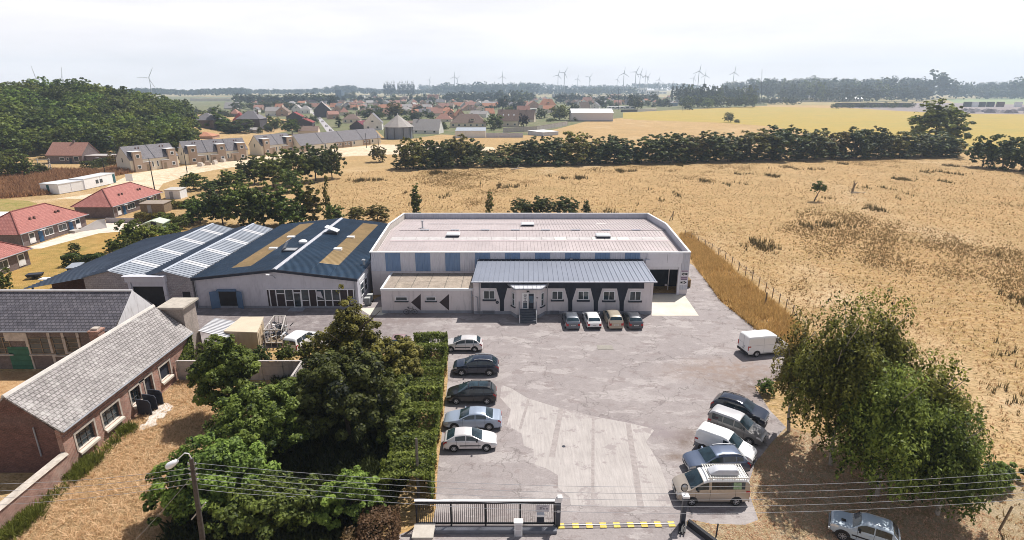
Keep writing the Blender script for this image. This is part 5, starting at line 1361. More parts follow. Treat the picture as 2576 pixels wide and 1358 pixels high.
def limb_mb(h,r,seed,spread=.3,n=5,lean=(0,0),top=.8,first=.28):
 rnd=random.Random(seed);mb=MB()
 p=V((0,0,-.1));pts=[p]
 for i in range(5):
  t=(i+1)/5;pts.append(V((lean[0]*t+rnd.uniform(-.02,.02)*h,lean[1]*t+rnd.uniform(-.02,.02)*h,h*top*t)))
 for i in range(5):mb.cyl(pts[i],pts[i+1],r*(1 - .17*i),r*(1 - .17*(i+1)),8,0,False)
 for i in range(n):
  t=first+(top - first)*i/max(1,n - 1)*.8;a=i*2.4+rnd.random();b=pts[min(4,int(t/top*5))].lerp(pts[min(5,int(t/top*5)+1)],.4)
  q=b+V((math.cos(a)*spread*h*.55,math.sin(a)*spread*h*.55,h*.13));e=q+V((math.cos(a+.3)*spread*h*.4,math.sin(a+.3)*spread*h*.4,h*.12))
  mb.cyl(b,q,r*.42,r*.28,6,0,False);mb.cyl(q,e,r*.28,r*.1,6,0,False)
 return mb
def lobes_round(rx,rz,z0,seed,k=9,jit=.45):
 """crown of k lobes round an ellipsoid of half-width rx between z0 and z0+2rz"""
 rnd=random.Random(seed);out=[(0,0,z0+rz,rx*.72,rx*.72,rz*.8)]
 for i in range(k):
  a=i*2.39996+rnd.uniform(-.3,.3);u=rnd.uniform(-.75,.95);c=math.sqrt(max(.05,1 - u*u)) if u>0 else 1
  s=rnd.uniform(.34,.34+jit*.4)
  out.append((math.cos(a)*rx*c*.62,math.sin(a)*rx*c*.62,z0+rz+u*rz*.72,rx*s,rx*s,rz*s*1.05))
 return out
def lobes_full(rx,h,seed,k=18,z0=.06,rs=.34):
 """bumpy mass of foliage reaching down to the ground"""
 rnd=random.Random(seed);out=[(0,0,h*.42,rx*.66,rx*.66,h*.40)]
 for i in range(k):
  t=(i+.5)/k;z=h*(z0+.12+(.78 - z0)*t);c=math.sqrt(max(.03,1 - ((z - h*.36)/(h*.60))**2));a=i*2.39996+rnd.uniform(-.4,.4)
  s=rs*rnd.uniform(.75,1.2)*(.75+.35*c);out.append((math.cos(a)*rx*c*.70,math.sin(a)*rx*c*.70,z,rx*s,rx*s,h*s*.46))
 return out
PROTO={}
def proto(kind,v):
 key=(kind,v)
 if key in PROTO:return PROTO[key]
 sd=hash_=(ord(kind[0])*31+len(kind)*7+v*101) % 9973
 if kind=='round':lb=lobes_full(.40,1.0,sd,20,.16);n,sz,cl,lm=5200,.055,210,L_GREEN
 elif kind=='broad':lb=lobes_full(.46,1.0,sd,22,.06);n,sz,cl,lm=6000,.055,230,L_DARK
 elif kind=='bush':lb=lobes_full(.50,1.0,sd,18,-.06);n,sz,cl,lm=5200,.062,190,L_GREEN
 elif kind=='tall':lb=[(random.Random(sd+i).uniform(-.06,.06),random.Random(sd+i+50).uniform(-.06,.06),.12+.8*i/8,.17*(1 - abs(i - 3)/11),.17*(1 - abs(i - 3)/11),.12) for i in range(9)];n,sz,cl,lm=3000,.050,120,L_GREEN
 elif kind=='poplar':lb=[(0,0,.1+.82*i/9,.075*math.sin(.5+2.5*i/9)+.012,.075*math.sin(.5+2.5*i/9)+.012,.08) for i in range(10)];n,sz,cl,lm=1500,.045,90,L_BLUE
 elif kind=='conifer':lb=[(0,0,.08+.86*i/8,.28*(1 - i/8.4),.28*(1 - i/8.4),.09) for i in range(9)];n,sz,cl,lm=2600,.055,110,L_DARK
 elif kind=='far':lb=lobes_full(.44,1.0,sd,14,-.02);n,sz,cl,lm=1100,.105,90,L_BLUE
 elif kind=='wood':lb=lobes_full(.46,1.0,sd,22,.02,.36);n,sz,cl,lm=4200,.060,200,L_GREEN
 v_,f_,t_=leaf_cloud(lb,n,sz,sd,cl,inner=.12)
 me=fast_mesh(kind+'_crown',v_,f_,lm,t_)
 tm=limb_mb(.75 if kind not in ('poplar','conifer') else .9,.022 if kind !='far' else .02,sd,.4,5 if kind not in ('poplar','conifer','far') else 0)
 tb=bpy.data.meshes.new(kind+'_trunk');tb.from_pydata(tm.v,[],tm.f);tb.materials.append(M_BARK)
 PROTO[key]=(me,tb);return PROTO[key]
def plant(name,label,cat,loc,h,w,kind='round',v=0,group=None,leaf=None,parts=True,rz=None):
 """tree or shrub from a shared prototype: h metres tall, w metres wide"""
 cm,tm=proto(kind,v)
 half={'round':.40,'broad':.46,'bush':.5,'tall':.2,'poplar':.085,'conifer':.28,'far':.44,'wood':.46}[kind]
 rz=rz if rz is not None else random.uniform(0,6.28)
 sc=(w/2/half/1.12,w/2/half/1.12,h/1.04)
 def inst(me,nm,parent):
  o=bpy.data.objects.new(nm,me);COL.objects.link(o)
  if leaf is not None and me is cm:
   o.material_slots[0].link='OBJECT';o.material_slots[0].material=leaf
  if parent is None:
   o.location=loc;o.rotation_euler=(0,0,rz);o.scale=sc
  else:o.parent=parent
  return o
 if not parts:
  return tag(inst(cm,name,None),label,cat,group)
 root=thing(name,label,cat,loc,rz,group);root.scale=sc
 inst(cm,'crown' if 'tree' in name or kind=='poplar' else 'foliage',root);inst(tm,'trunk',root)
 return root
def big_tree(name,label,cat,loc,lobes,n,size,leaf,seed,trunk_h,trunk_r,clumps=160,droop=0.,bark=None,group=None,lean=(0,0),rc=(.15,.27),limbs=6,extra=None,up=.75,spread=.32):
 root=thing(name,label,cat,loc,0,group)
 v_,f_,t_=leaf_cloud(lobes,n,size,seed,clumps,rc=rc,droop=droop,inner=.14,up=up)
 o=bpy.data.objects.new('crown',fast_mesh('crown',v_,f_,leaf,t_));COL.objects.link(o);o.parent=root
 limb_mb(trunk_h,trunk_r,seed,spread,limbs,lean).build('trunk',bark or M_BARK,root,smooth=60)
 return root
ORD='first second third fourth fifth sixth seventh eighth ninth tenth eleventh twelfth thirteenth fourteenth fifteenth sixteenth seventeenth eighteenth nineteenth twentieth twenty-first twenty-second twenty-third twenty-fourth twenty-fifth twenty-sixth twenty-seventh twenty-eighth twenty-ninth thirtieth'.split()
def at_px(x,yb,yt,hw,z=0.):
 """ground point, height and width of something standing at pixel (x, yb), topping at yt, hw pixels to each side"""
 q=P(x,yb,z);top=onY(x,yt,q.y);sc=ray(x,yb);t=(CAMH - z)/sc[2]
 return q,top.z - z,2*hw*t/FPX
def LB(*a):return list(a)
big_tree('tall_tree','tallest dark olive tree rising from the thicket in front of the workshop','tree',(-14.2,46.5,0),
   [(0,0,3.4,3.0,2.8,2.8),(-.2,.1,6.0,2.2,2.1,2.2),(-.5,.2,8.2,1.35,1.3,1.6),(-.7,.3,9.7,.7,.7,.9),(-.8,.3,10.5,.35,.35,.45),(1.9,-.3,4.6,1.7,1.7,1.8),(1.5,.3,6.4,1.0,1.0,1.0),(-2.1,0,4.6,1.6,1.5,2.0),(-1.4,.5,6.8,.9,.9,1.0),(.6,-1.8,3.4,2.2,2.0,2.2),(2.7,.4,3.4,1.6,1.6,1.9)],32000,.24,L_OLIVE,21,9.0,.22,330)
big_tree('dark_tree','dark green tree with shaded lower branches below the tall olive tree','tree',(-13.2,39.5,0),
   [(0,0,4.0,3.4,3.0,3.0),(1.8,1.0,5.4,2.2,2.0,2.0),(-1.8,.8,5.2,2.2,2.0,2.0),(.5,-1.6,3.4,2.2,1.8,2.4),(2.6,-.6,3.4,1.8,1.8,2.2),(.2,1.2,6.4,1.6,1.6,1.4),(-2.0,-1.4,3.4,1.6,1.6,2.2)],26000,.27,L_DARK,22,6.0,.2,200)
big_tree('bushy_tree','dark bushy tree close to the brick workshop gable windows','tree',(-24.2,43.0,0),
   [(0,0,3.6,2.6,2.4,2.8),(-.6,.3,5.8,1.6,1.6,1.6),(1.4,-.4,4.6,1.8,1.8,2.0),(-1.8,0,3.6,1.6,1.6,2.0),(.4,-1.3,2.6,2.0,1.8,2.2),(.2,.6,6.8,.9,.9,.9)],20000,.27,L_GREEN,23,5.5,.18,170)
big_tree('bright_bush','large bright green rounded bush in the middle of the thicket','bush',(-19.2,37.2,0),
   [(0,0,2.9,3.0,2.6,2.6),(1.6,.6,4.0,1.9,1.8,1.7),(-1.5,.4,3.7,1.9,1.8,1.9),(.2,-1.4,2.4,2.4,1.8,2.2),(-2.4,-1.2,2.0,1.6,1.6,1.9),(.3,.8,4.8,1.3,1.3,1.1),(2.4,-.6,2.8,1.6,1.6,2.0)],26000,.23,L_BRIGHT,24,3.4,.14,210)
big_tree('leafy_bush','wide green bush beside the lamp pole at the bottom left','bush',(-19.6,31.2,0),
   [(0,0,2.6,2.8,2.4,2.6),(-2.0,-.3,2.2,2.0,1.9,2.1),(2.0,.3,2.6,2.0,1.9,2.2),(-3.0,-1.2,1.4,1.3,1.3,1.5),(.3,-1.5,1.8,2.2,1.7,1.9),(-.8,.5,4.2,1.4,1.3,1.2),(.9,.6,3.9,1.4,1.3,1.3)],30000,.21,L_BRIGHT,25,3.2,.13,230)
big_tree('leafy_bush','green bush at the bottom edge right of the lamp pole','bush',(-15.4,29.5,0),
   [(0,0,1.8,2.4,2.2,1.9),(1.8,.5,1.7,1.7,1.6,1.8),(-1.6,-.8,1.6,1.7,1.6,1.7),(.2,.7,2.7,1.4,1.3,1.2)],17000,.21,L_GREEN,26,2.2,.12,150)
big_tree('leafy_bush','sunlit bush at the bottom edge next to the dry clipped hedge','bush',(-10.4,30.3,0),
   [(0,0,1.7,1.6,1.5,1.8),(.9,.5,2.3,1.1,1.0,1.1),(-1.2,-.3,1.5,1.3,1.2,1.5),(1.3,-.3,1.4,1.0,1.0,1.3),(.1,.4,3.0,.9,.9,.8)],13000,.20,L_BRIGHT,27,2.2,.1,120)
big_tree('golden_bush','golden olive bush between the tall tree and the hedge','bush',(-10.2,48.3,0),
   [(0,0,2.2,1.9,2.2,2.2),(.4,-2.0,1.9,1.6,1.8,1.9),(-.3,1.6,2.6,1.6,1.6,1.7),(.2,.2,3.6,1.1,1.1,1.0)],15000,.23,L_OLIVE,28,2.8,.1,130)
big_tree('green_bush','green bush hugging the hedge above the silver hatchback','bush',(-9.6,41.2,0),
   [(0,0,1.8,1.6,2.4,1.9),(.2,-2.4,1.5,1.3,1.8,1.6),(.1,2.2,1.7,1.4,1.8,1.7),(-.4,.5,2.8,1.0,1.2,.9)],14000,.22,L_GREEN,29,2.0,.1,120)
big_tree('green_bush','dark bush under the tall tree beside the panel fence','bush',(-18.4,44.0,0),
   [(0,0,1.7,1.8,1.8,1.8),(1.4,.6,2.0,1.4,1.4,1.7),(-1.0,-1.0,1.4,1.3,1.3,1.4)],10000,.24,L_GREEN,30,1.8,.1,90)
for i,(x,y,h,w,lf,kd) in enumerate(((-30.6,51.6,2.9,3.0,L_GREEN,'reaching up beside the tin roof'),(-28.0,52.4,2.5,2.8,L_GREEN,'growing behind the panel fence, below the container'),(-25.6,52.0,2.3,2.8,L_DARK,'growing behind the panel fence, below the scrap cage'),(-23.2,52.6,2.4,2.6,L_GREEN,'growing in front of the half hidden white van'),(-20.6,52.4,3.2,3.0,L_OLIVE,'leaning on the left side of the tall olive tree'),(-22.0,50.4,1.9,1.7,L_GOLD,'with yellow leaves behind the corner of the panel fence'))):
 plant('shrub','shrub '+kd,'shrub',(x,y,0),h,w,'bush',i % 3,'shrubs along the panel fence',lf)
def hedge_box(name,label,pts,w,h,n,size,leaf,seed,base_leaf=None,cat='hedge',group=None,wob=.2):
 """clipped hedge along a polyline: leaves over top and sides"""
 g=np.random.default_rng(seed);V_,F_,T_=[],[],[]
 pts=[np.array(p[:2],float) for p in pts]
 seg=[np.linalg.norm(pts[i+1] - pts[i]) for i in range(len(pts) - 1)];tot=sum(seg)
 root_loc=(float(pts[0][0]),float(pts[0][1]),0)
 k=g.choice(len(seg),n,p=np.array(seg)/tot);t=g.random(n)
 A=np.array([pts[i] for i in k]);B=np.array([pts[i+1] for i in k]);c=A+(B - A)*t[:,None]
 u=(B - A)/np.linalg.norm(B - A,axis=1)[:,None];nn=np.stack([u[:,1],-u[:,0]],1)
 arc=np.array([sum(seg[:i]) for i in k])+t*np.array([seg[i] for i in k])
 bump=wob*(np.sin(arc*1.7)+np.sin(arc*.63+1)+np.sin(arc*3.9+2)*.6)
 r=g.random(n);pos=np.zeros((n,3));nr=np.zeros((n,3))
 top=r<w/(w+2*h)
 off=g.uniform(-.5,.5,n)*w;z=g.random(n)**.8*(h+bump)
 dep=g.exponential(.12,n)
 side=np.where(g.random(n)<.5,-1,1)
 off=np.where(top,off,side*(w/2+.5*bump*.4 - dep));z=np.where(top,h+bump - dep - .25*np.abs(off/w*2)**3,z)
 pos[:,:2]=c+nn*off[:,None];pos[:,2]=z
 nr[:,:2]=nn*np.where(top,0,side)[:,None];nr[:,2]=np.where(top,1,.25)
 nr+=g.normal(size=(n,3))*.6;nr/=np.linalg.norm(nr,axis=1)[:,None]
 rv=g.normal(size=(n,3));a=np.cross(nr,rv);a/=np.linalg.norm(a,axis=1)[:,None];b=np.cross(nr,a)
 s=size*g.uniform(.6,1.4,n);a*=(s*.5)[:,None];b*=(s*.32)[:,None]
 pos -=np.array(root_loc)
 v=np.stack([pos - a,pos - b,pos+a,pos+b],1).reshape(-1,3)
 tint=np.clip(.45+.12*np.sin(arc*2.1+z*3)+g.normal(0,.22,n),0,1)
 mi=None
 if base_leaf is not None:
  mi=((z<h*(.28+.22*np.sin(arc*.8)*.6)) & (side>0) & ~top).astype(int)
 me=fast_mesh(name,v,np.arange(4*n).reshape(n,4),[leaf]+([base_leaf] if base_leaf else []),tint,mi)
 o=bpy.data.objects.new(name,me);COL.objects.link(o);o.location=root_loc
 return tag(o,label,cat,group)
hedge_box('clipped_hedge','long bright green hedge along the yard with dry golden foot',[(-8.6,56.6),(-8.3,52),(-7.8,44),(-7.3,36),(-7.0,31.2)][::-1],3.2,2.4,44000,.21,L_BRIGHT,41,L_GOLD,wob=.38)
hedge_box('dry_hedge','brown clipped hedge at the bottom edge beside the gate',[(-8.3,29.8),(-8.1,24)],2.2,1.5,9000,.17,L_DRY,42)
hedge_box('low_hedge','narrow dry shrub row next to the sunlit bush',[(-9.9,28.6),(-9.6,24)],.8,1.0,2500,.16,L_DRY,43)
g=np.random.default_rng(5);n=2600
pos=np.stack([np.abs(g.normal(0,.07,n))+bx1+.05,g.uniform(49.6,52.6,n),g.random(n)**.8*3.5],1);pos[:,2]*=np.clip(1 - (52.6 - pos[:,1])/5.5,.3,1)
nr=np.array([1,0,.3])+g.normal(size=(n,3))*.4;nr/=np.linalg.norm(nr,axis=1)[:,None];a=np.cross(nr,g.normal(size=(n,3)));a/=np.linalg.norm(a,axis=1)[:,None];b=np.cross(nr,a);pos -=np.array([-32.5,51,0])
v=np.stack([pos - a*.11,pos - b*.08,pos+a*.11,pos+b*.08],1).reshape(-1,3)
o=bpy.data.objects.new('ivy',fast_mesh('ivy',v,np.arange(4*n).reshape(n,4),L_GREEN,g.random(n)));COL.objects.link(o);o.location=(-32.5,51,0)
tag(o,'green ivy climbing the brick wall below the chimney','ivy')
L_BIRCH=leaf_mat('leaf_birch',(.010,.018,.005),(.28,.31,.055))
def birch(label,loc,h,r,seed,leaf,n=30000,lean=(0,0),z0=.06,st=2.0):
 lb=[];rnd=random.Random(seed)
 for i in range(16):
  t=i/15;a=i*2.39996+rnd.uniform(-.4,.4);pr=(1 - .62*max(0,t - .35)/.65)*(.72+.28*min(1,t/.3))
  rr=r*pr*rnd.uniform(.40,.52);off=r*pr*.58
  lb.append((math.cos(a)*off+lean[0]*t,math.sin(a)*off+lean[1]*t,h*(z0+.17+(.80 - z0)*t),rr,rr,h*.085))
 lb.append((lean[0]*.5,lean[1]*.5,h*.52,r*.5,r*.5,h*.30));lb.append((lean[0],lean[1],h*.95,r*.16,r*.16,h*.07))
 root=thing('birch_tree',label,'tree',loc,0,'weeping trees on the right verge')
 v_,f_,t_=leaf_cloud(lb,n,.235,seed,int(n/28),inner=.12,up=.6,zmin=-.25,strand=st,asp=.5)
 o=bpy.data.objects.new('crown',fast_mesh('crown',v_,f_,leaf,t_));COL.objects.link(o);o.parent=root
 limb_mb(h*.95,.15,seed,.17,9,lean).build('trunk',M_BARKP,root,smooth=60)
 return root
birch('tallest weeping tree on the verge, behind the pale blue off-roader',(24.0,36.2,0),13.6,3.9,61,L_BIRCH,29000,(-.7,.3))
birch('dark weeping tree at the back right of the verge group',(27.6,38.2,0),13.4,3.6,62,L_OLIVE,24000,(-.5,.2))
birch('bright green weeping tree at the centre of the verge group',(25.4,32.8,0),10.2,3.6,63,L_BRIGHT,30000,(-.2,.4))
birch('broad weeping tree at the far right of the verge group',(29.6,34.6,0),9.8,3.2,64,L_BIRCH,22000,(0,.3))
birch('low weeping tree nearest the bottom right fence post',(28.3,31.0,0),7.8,2.8,65,L_GREEN,17000,(.2,.4),.1)
birch('slender weeping sapling beside the white panel van',(22.9,40.6,0),10.6,2.0,66,L_OLIVE,9000,(-.3,.2),.22)
big_tree('creeper_bush','low green bush under the weeping trees at the right edge','bush',(33.6,33.8,0),[(0,0,.7,2.0,1.2,.9),(1.8,.4,.6,1.6,1.0,.8)],6000,.2,L_GREEN,67,.8,.05,60)
q=P(1925,992);plant('shrub','small green shrub on the verge above the dark off-roader','shrub',(q.x,q.y,0),1.7,2.0,'bush',1,None,L_GREEN)
HR=[(1040,424,340,34,0),(1078,420,346,30,1),(1112,420,352,28,1),(1150,416,337,34,0),(1188,414,348,30,1),(1240,412,374,26,0),(1286,412,360,34,1),(1335,412,343,38,0),(1392,412,340,38,0),(1455,411,326,44,1),(1500,410,352,30,0),(1545,409,338,42,0),(1592,406,366,28,1),(1640,408,333,42,0),(1700,406,330,46,1),(1752,405,334,38,0),(1800,404,326,46,0),(1850,404,334,38,1),(1905,402,322,44,0),(1962,401,309,48,1),(2030,400,318,44,0),(2088,398,326,32,1),(2140,397,316,38,0),(2186,396,314,36,1),(2235,395,326,32,0),(2296,394,328,46,1),(2352,393,330,46,0),(2392,392,344,24,1)]
for i,(x,yb,yt,hw,kd) in enumerate(HR):
 q,h,w=at_px(x,yb,yt,hw)
 plant('hedgerow_tree',ORD[i]+' tree from the left in the dark hedgerow across the meadow','tree',q,h,w*1.45,'broad' if kd==0 else 'bush',i % 4,'trees of the meadow hedgerow',L_DARK if i % 3 else L_OLIVE)
rs=random.Random(4)
for i in range(26):     # undergrowth filling the foot of the row
 x=1020+i*54;q,h,w=at_px(x,424 - i*1.2,396 - i*1.0,32)
 plant('undergrowth_bush',ORD[i]+' low bush from the left at the foot of the meadow hedgerow','bush',q,max(3.2,h*1.1),w*1.2,'bush',i % 4,'bushes at the foot of the hedgerow',L_DARK)
for i,(x,yb,yt,hw) in enumerate(((2470,420,340,40),(2520,424,332,46),(2572,430,345,40),(2625,440,340,50))):
 q,h,w=at_px(x,yb,yt,hw);plant('hedgerow_tree',ORD[i]+' bushy tree after the gap at the right end of the hedgerow','tree',q,h,w*1.1,'bush',i % 4,'trees right of the hedgerow gap',L_DARK)
q,h,w=at_px(2347,372,247,76);plant('lone_tree','big spreading tree standing tall behind the right end of the hedgerow','tree',q,h,w,'round',1,None,L_GREEN)
q,h,w=at_px(1832,307,281,15);plant('round_tree','single round dark bush on the edge of the yellow crop','tree',q,h,w,'bush',2,None,L_DARK)
q,h,w=at_px(1853,309,299,9);plant('shrub','little bush beside the round one on the crop edge','bush',q,h,w,'bush',1,None,L_DARK)
q,h,w=at_px(953,407,362,26);plant('young_tree','single yellow green tree on the building site before the terraces','tree',q,h,w,'bush',0,None,L_OLIVE)
CP_=[(640,462,388,40,'broad',L_DARK),(690,472,378,48,'broad',L_GREEN),(745,462,364,46,'round',L_GREEN),(795,455,360,42,'broad',L_DARK),(836,448,358,34,'broad',L_DARK),(735,482,420,30,'bush',L_GREEN),(488,478,432,34,'bush',L_GREEN),(540,486,448,36,'bush',L_DARK),(590,480,424,40,'round',L_GREEN)]
for i,(x,yb,yt,hw,kd,lf) in enumerate(CP_):
 q,h,w=at_px(x,yb,yt,hw);plant('copse_tree',ORD[i]+' tree of the copse in front of the pale terraces','tree',q,h,w*1.1,kd,i % 4,'trees of the copse by the terraces',lf)
BS=[(505,560,486,44,'bush',L_GREEN),(560,566,462,48,'broad',L_DARK),(612,568,452,50,'round',L_GREEN),(664,568,458,46,'broad',L_GREEN),(708,566,458,36,'tall',L_GREEN),(760,562,448,24,'tall',L_GREEN),(790,562,446,28,'tall',L_OLIVE),(827,556,441,10,'tall',L_OLIVE),(640,575,500,40,'bush',L_DARK),(735,572,500,40,'bush',L_GREEN),(840,560,512,30,'bush',L_GREEN),(900,556,516,30,'bush',L_OLIVE),(950,556,512,34,'bush',L_OLIVE)]
for i,(x,yb,yt,hw,kd,lf) in enumerate(BS):
 q,h,w=at_px(x,yb,yt,hw);plant('copse_tree',ORD[i]+' tree from the left in the thicket behind the sheds','tree',q,h,w*1.1,kd,i % 4,'trees behind the sheds',lf)
for i,(x,yb,yt,hw,kd,lf,nm) in enumerate(((1048,545,458,16,'tall',L_GREEN,'slender dark tree rising behind the left corner of the warehouse'),(1232,540,474,11,'tall',L_OLIVE,'thin young tree behind the warehouse ridge'),(1312,548,497,32,'bush',L_DARK,'leftmost of the round bushes behind the warehouse'),(1365,548,490,36,'bush',L_DARK,'middle one of the round bushes behind the warehouse'),(1425,548,491,36,'bush',L_DARK,'rightmost of the round bushes behind the warehouse'),(1474,545,499,12,'tall',L_DARK,'short dark bush just right of the round bushes behind the warehouse'))):
 q,h,w=at_px(x,yb,yt,hw);plant('tree' if kd=='tall' else 'round_bush',nm,'tree' if kd=='tall' else 'bush',q,h,w*1.1,kd,i % 4,None,lf)
hedge_box('wild_hedge','low wild hedge running behind the workshop and warehouse',[(-33,101.5),(-10,103),(3,104),(14,104)],2.6,2.0,9000,.4,L_GREEN,44,wob=.35)
GB_=[(300,640,592,30,L_GREEN),(335,622,545,34,L_GREEN),(372,628,560,34,L_BRIGHT),(405,605,566,32,L_BRIGHT),(330,650,600,28,L_DARK),(430,590,560,26,L_GREEN),(480,560,535,30,L_OLIVE),(455,575,540,26,L_GREEN),(415,560,534,22,L_BRIGHT)]
for i,(x,yb,yt,hw,lf) in enumerate(GB_):
 q,h,w=at_px(x,yb,yt,hw);plant('garden_bush',ORD[i]+' bush from the left in the garden strip beside the twin sheds','bush',q,h,w*1.15,'bush',i % 4,'garden bushes beside the sheds',lf)
q,h,w=at_px(189,634,609,16);plant('topiary_bush','single dark rounded bush on the parched lawn','bush',q,h,w,'bush',2,None,L_DARK)
q,h,w=at_px(14,735,672,26);plant('corner_bush','green bush at the left edge below the lowest bungalow','bush',q,h,w,'bush',1,None,L_GREEN)
hedge_box('garden_hedge','clipped hedge with dark face across the parched garden',[P(165,668).xy[:],P(290,660).xy[:]],2.0,1.5,3500,.3,L_DARK,45)
hedge_box('garden_hedge','yellow green clipped hedge in front of the upper bungalow',[P(345,562).xy[:],P(440,556).xy[:]],2.0,1.9,3500,.32,L_OLIVE,46)
hedge_box('garden_hedge','long clipped hedge above the patio roof by the upper bungalow',[P(378,527).xy[:],P(490,522).xy[:]],2.2,1.8,3500,.34,L_OLIVE,47)
hedge_box('garden_hedge','dark clipped hedge in front of the grey brick house',[P(215,428).xy[:],P(290,412).xy[:]],3.0,2.6,3500,.5,L_DARK,48)
for i,(x,yb,yt,hw,lf,nm) in enumerate(((22,448,386,30,L_GREEN,'leftmost scrub tree beside the grey brick house'),(64,446,384,28,L_GREEN,'second scrub tree beside the grey brick house'),(100,440,408,24,L_DARK,'low scrub tree touching the grey brick house'),(240,396,344,26,L_GREEN,'round garden tree right of the grey brick house'),(288,420,385,14,L_GOLD,'yellow bush at the left end of the terraces'),(5,425,380,30,L_DARK,'dark tree at the left edge above the scrub'))):
 q,h,w=at_px(x,yb,yt,hw);plant('garden_tree',nm,'tree',q,h,w*1.1,'bush',i % 4,None,lf)
rs=random.Random(12);pts=[]
tries=0
while len(pts)<200 and tries<60000:
 tries+=1
 x,y=rs.uniform(-400,-128),rs.uniform(224,430)
 if x>-136 - (y - 230)*.52+rs.uniform(-6,6):continue
 if x<-y*1.02 - 20:continue
 if y<236 and x>-190:continue
 if all((x - a)**2+(y - b)**2>10.3**2 for a,b in pts):pts.append((x,y))
pts.sort(key=lambda p:(round(p[1]/22),p[0]))
row={}
for i,(x,y) in enumerate(pts):
 k=round(y/22);row[k]=row.get(k,0)+1
 rown=sorted(set(round(p[1]/22) for p in pts)).index(k)
 hh=rs.uniform(11,16.5);lf=(L_GREEN,L_BRIGHT,L_DARK,L_GREEN,L_BRIGHT)[i % 5]
 plant('woodland_tree','%s tree from the left in the %s row of the wooded hill' % (ORD[row[k] - 1],ORD[rown]),'tree',(x,y,hill(x,y) - .5),hh,rs.uniform(14,20),'wood',i % 5,'trees of the wooded hill',lf)
# houses
M_ROOFPINK=brick_mat('pink_tile',(.40,.22,.17),(.34,.18,.14),(.24,.12,.1),.3,.35,.03,bump=.4,var=.25)
M_ROOFORANGE=brick_mat('orange_tile',(.50,.24,.15),(.43,.2,.12),(.3,.13,.08),.3,.35,.03,bump=.4,var=.25)
M_ROOFRED=brick_mat('deep_red_tile',(.30,.07,.07),(.25,.055,.055),(.15,.04,.04),.3,.35,.03,bump=.4,var=.25)
M_ROOFBROWN=brick_mat('brown_tile',(.26,.19,.155),(.21,.15,.125),(.13,.09,.08),.3,.35,.03,bump=.4,var=.3)
M_ROOFGREY=brick_mat('grey_slate',(.225,.215,.23),(.185,.175,.19),(.11,.105,.115),.4,.3,.03,bump=.3,var=.22)
M_ROOFPALE=brick_mat('pale_grey_tile',(.42,.395,.385),(.36,.34,.335),(.25,.23,.23),.4,.3,.03,bump=.3,var=.2)
M_ROOFPURP=brick_mat('plum_tile',(.23,.06,.09),(.19,.05,.075),(.1,.03,.04),.3,.35,.03,bump=.4,var=.2)
ROOFS=dict(pink=M_ROOFPINK,orange=M_ROOFORANGE,red=M_ROOFRED,brown=M_ROOFBROWN,grey=M_ROOFGREY,pale=M_ROOFPALE,plum=M_ROOFPURP)
W_CREAM=mat('cream_render',(.62,.54,.44),.85,var=.08,vs=.3)
W_WHITE=mat('white_render',(.68,.66,.63),.85,var=.08,vs=.3,dirt=(.5,.48,.46))
W_GREY=mat('grey_render',(.40,.37,.36),.85,var=.1,vs=.3)
W_DARK=mat('dark_slate_wall',(.075,.07,.08),.85,var=.2,vs=.4)
W_PINK=mat('pinkish_brick_wall',(.42,.28,.22),.9,var=.15,vs=.4)
W_TAUPE=mat('taupe_render',(.37,.28,.215),.85,var=.06,vs=.3)
W_IVORY=mat('ivory_render',(.66,.60,.49),.85,var=.05,vs=.3)
WALLS=dict(cream=W_CREAM,white=W_WHITE,grey=W_GREY,dark=W_DARK,pink=W_PINK,brick=M_BRICKB,ivory=W_IVORY)
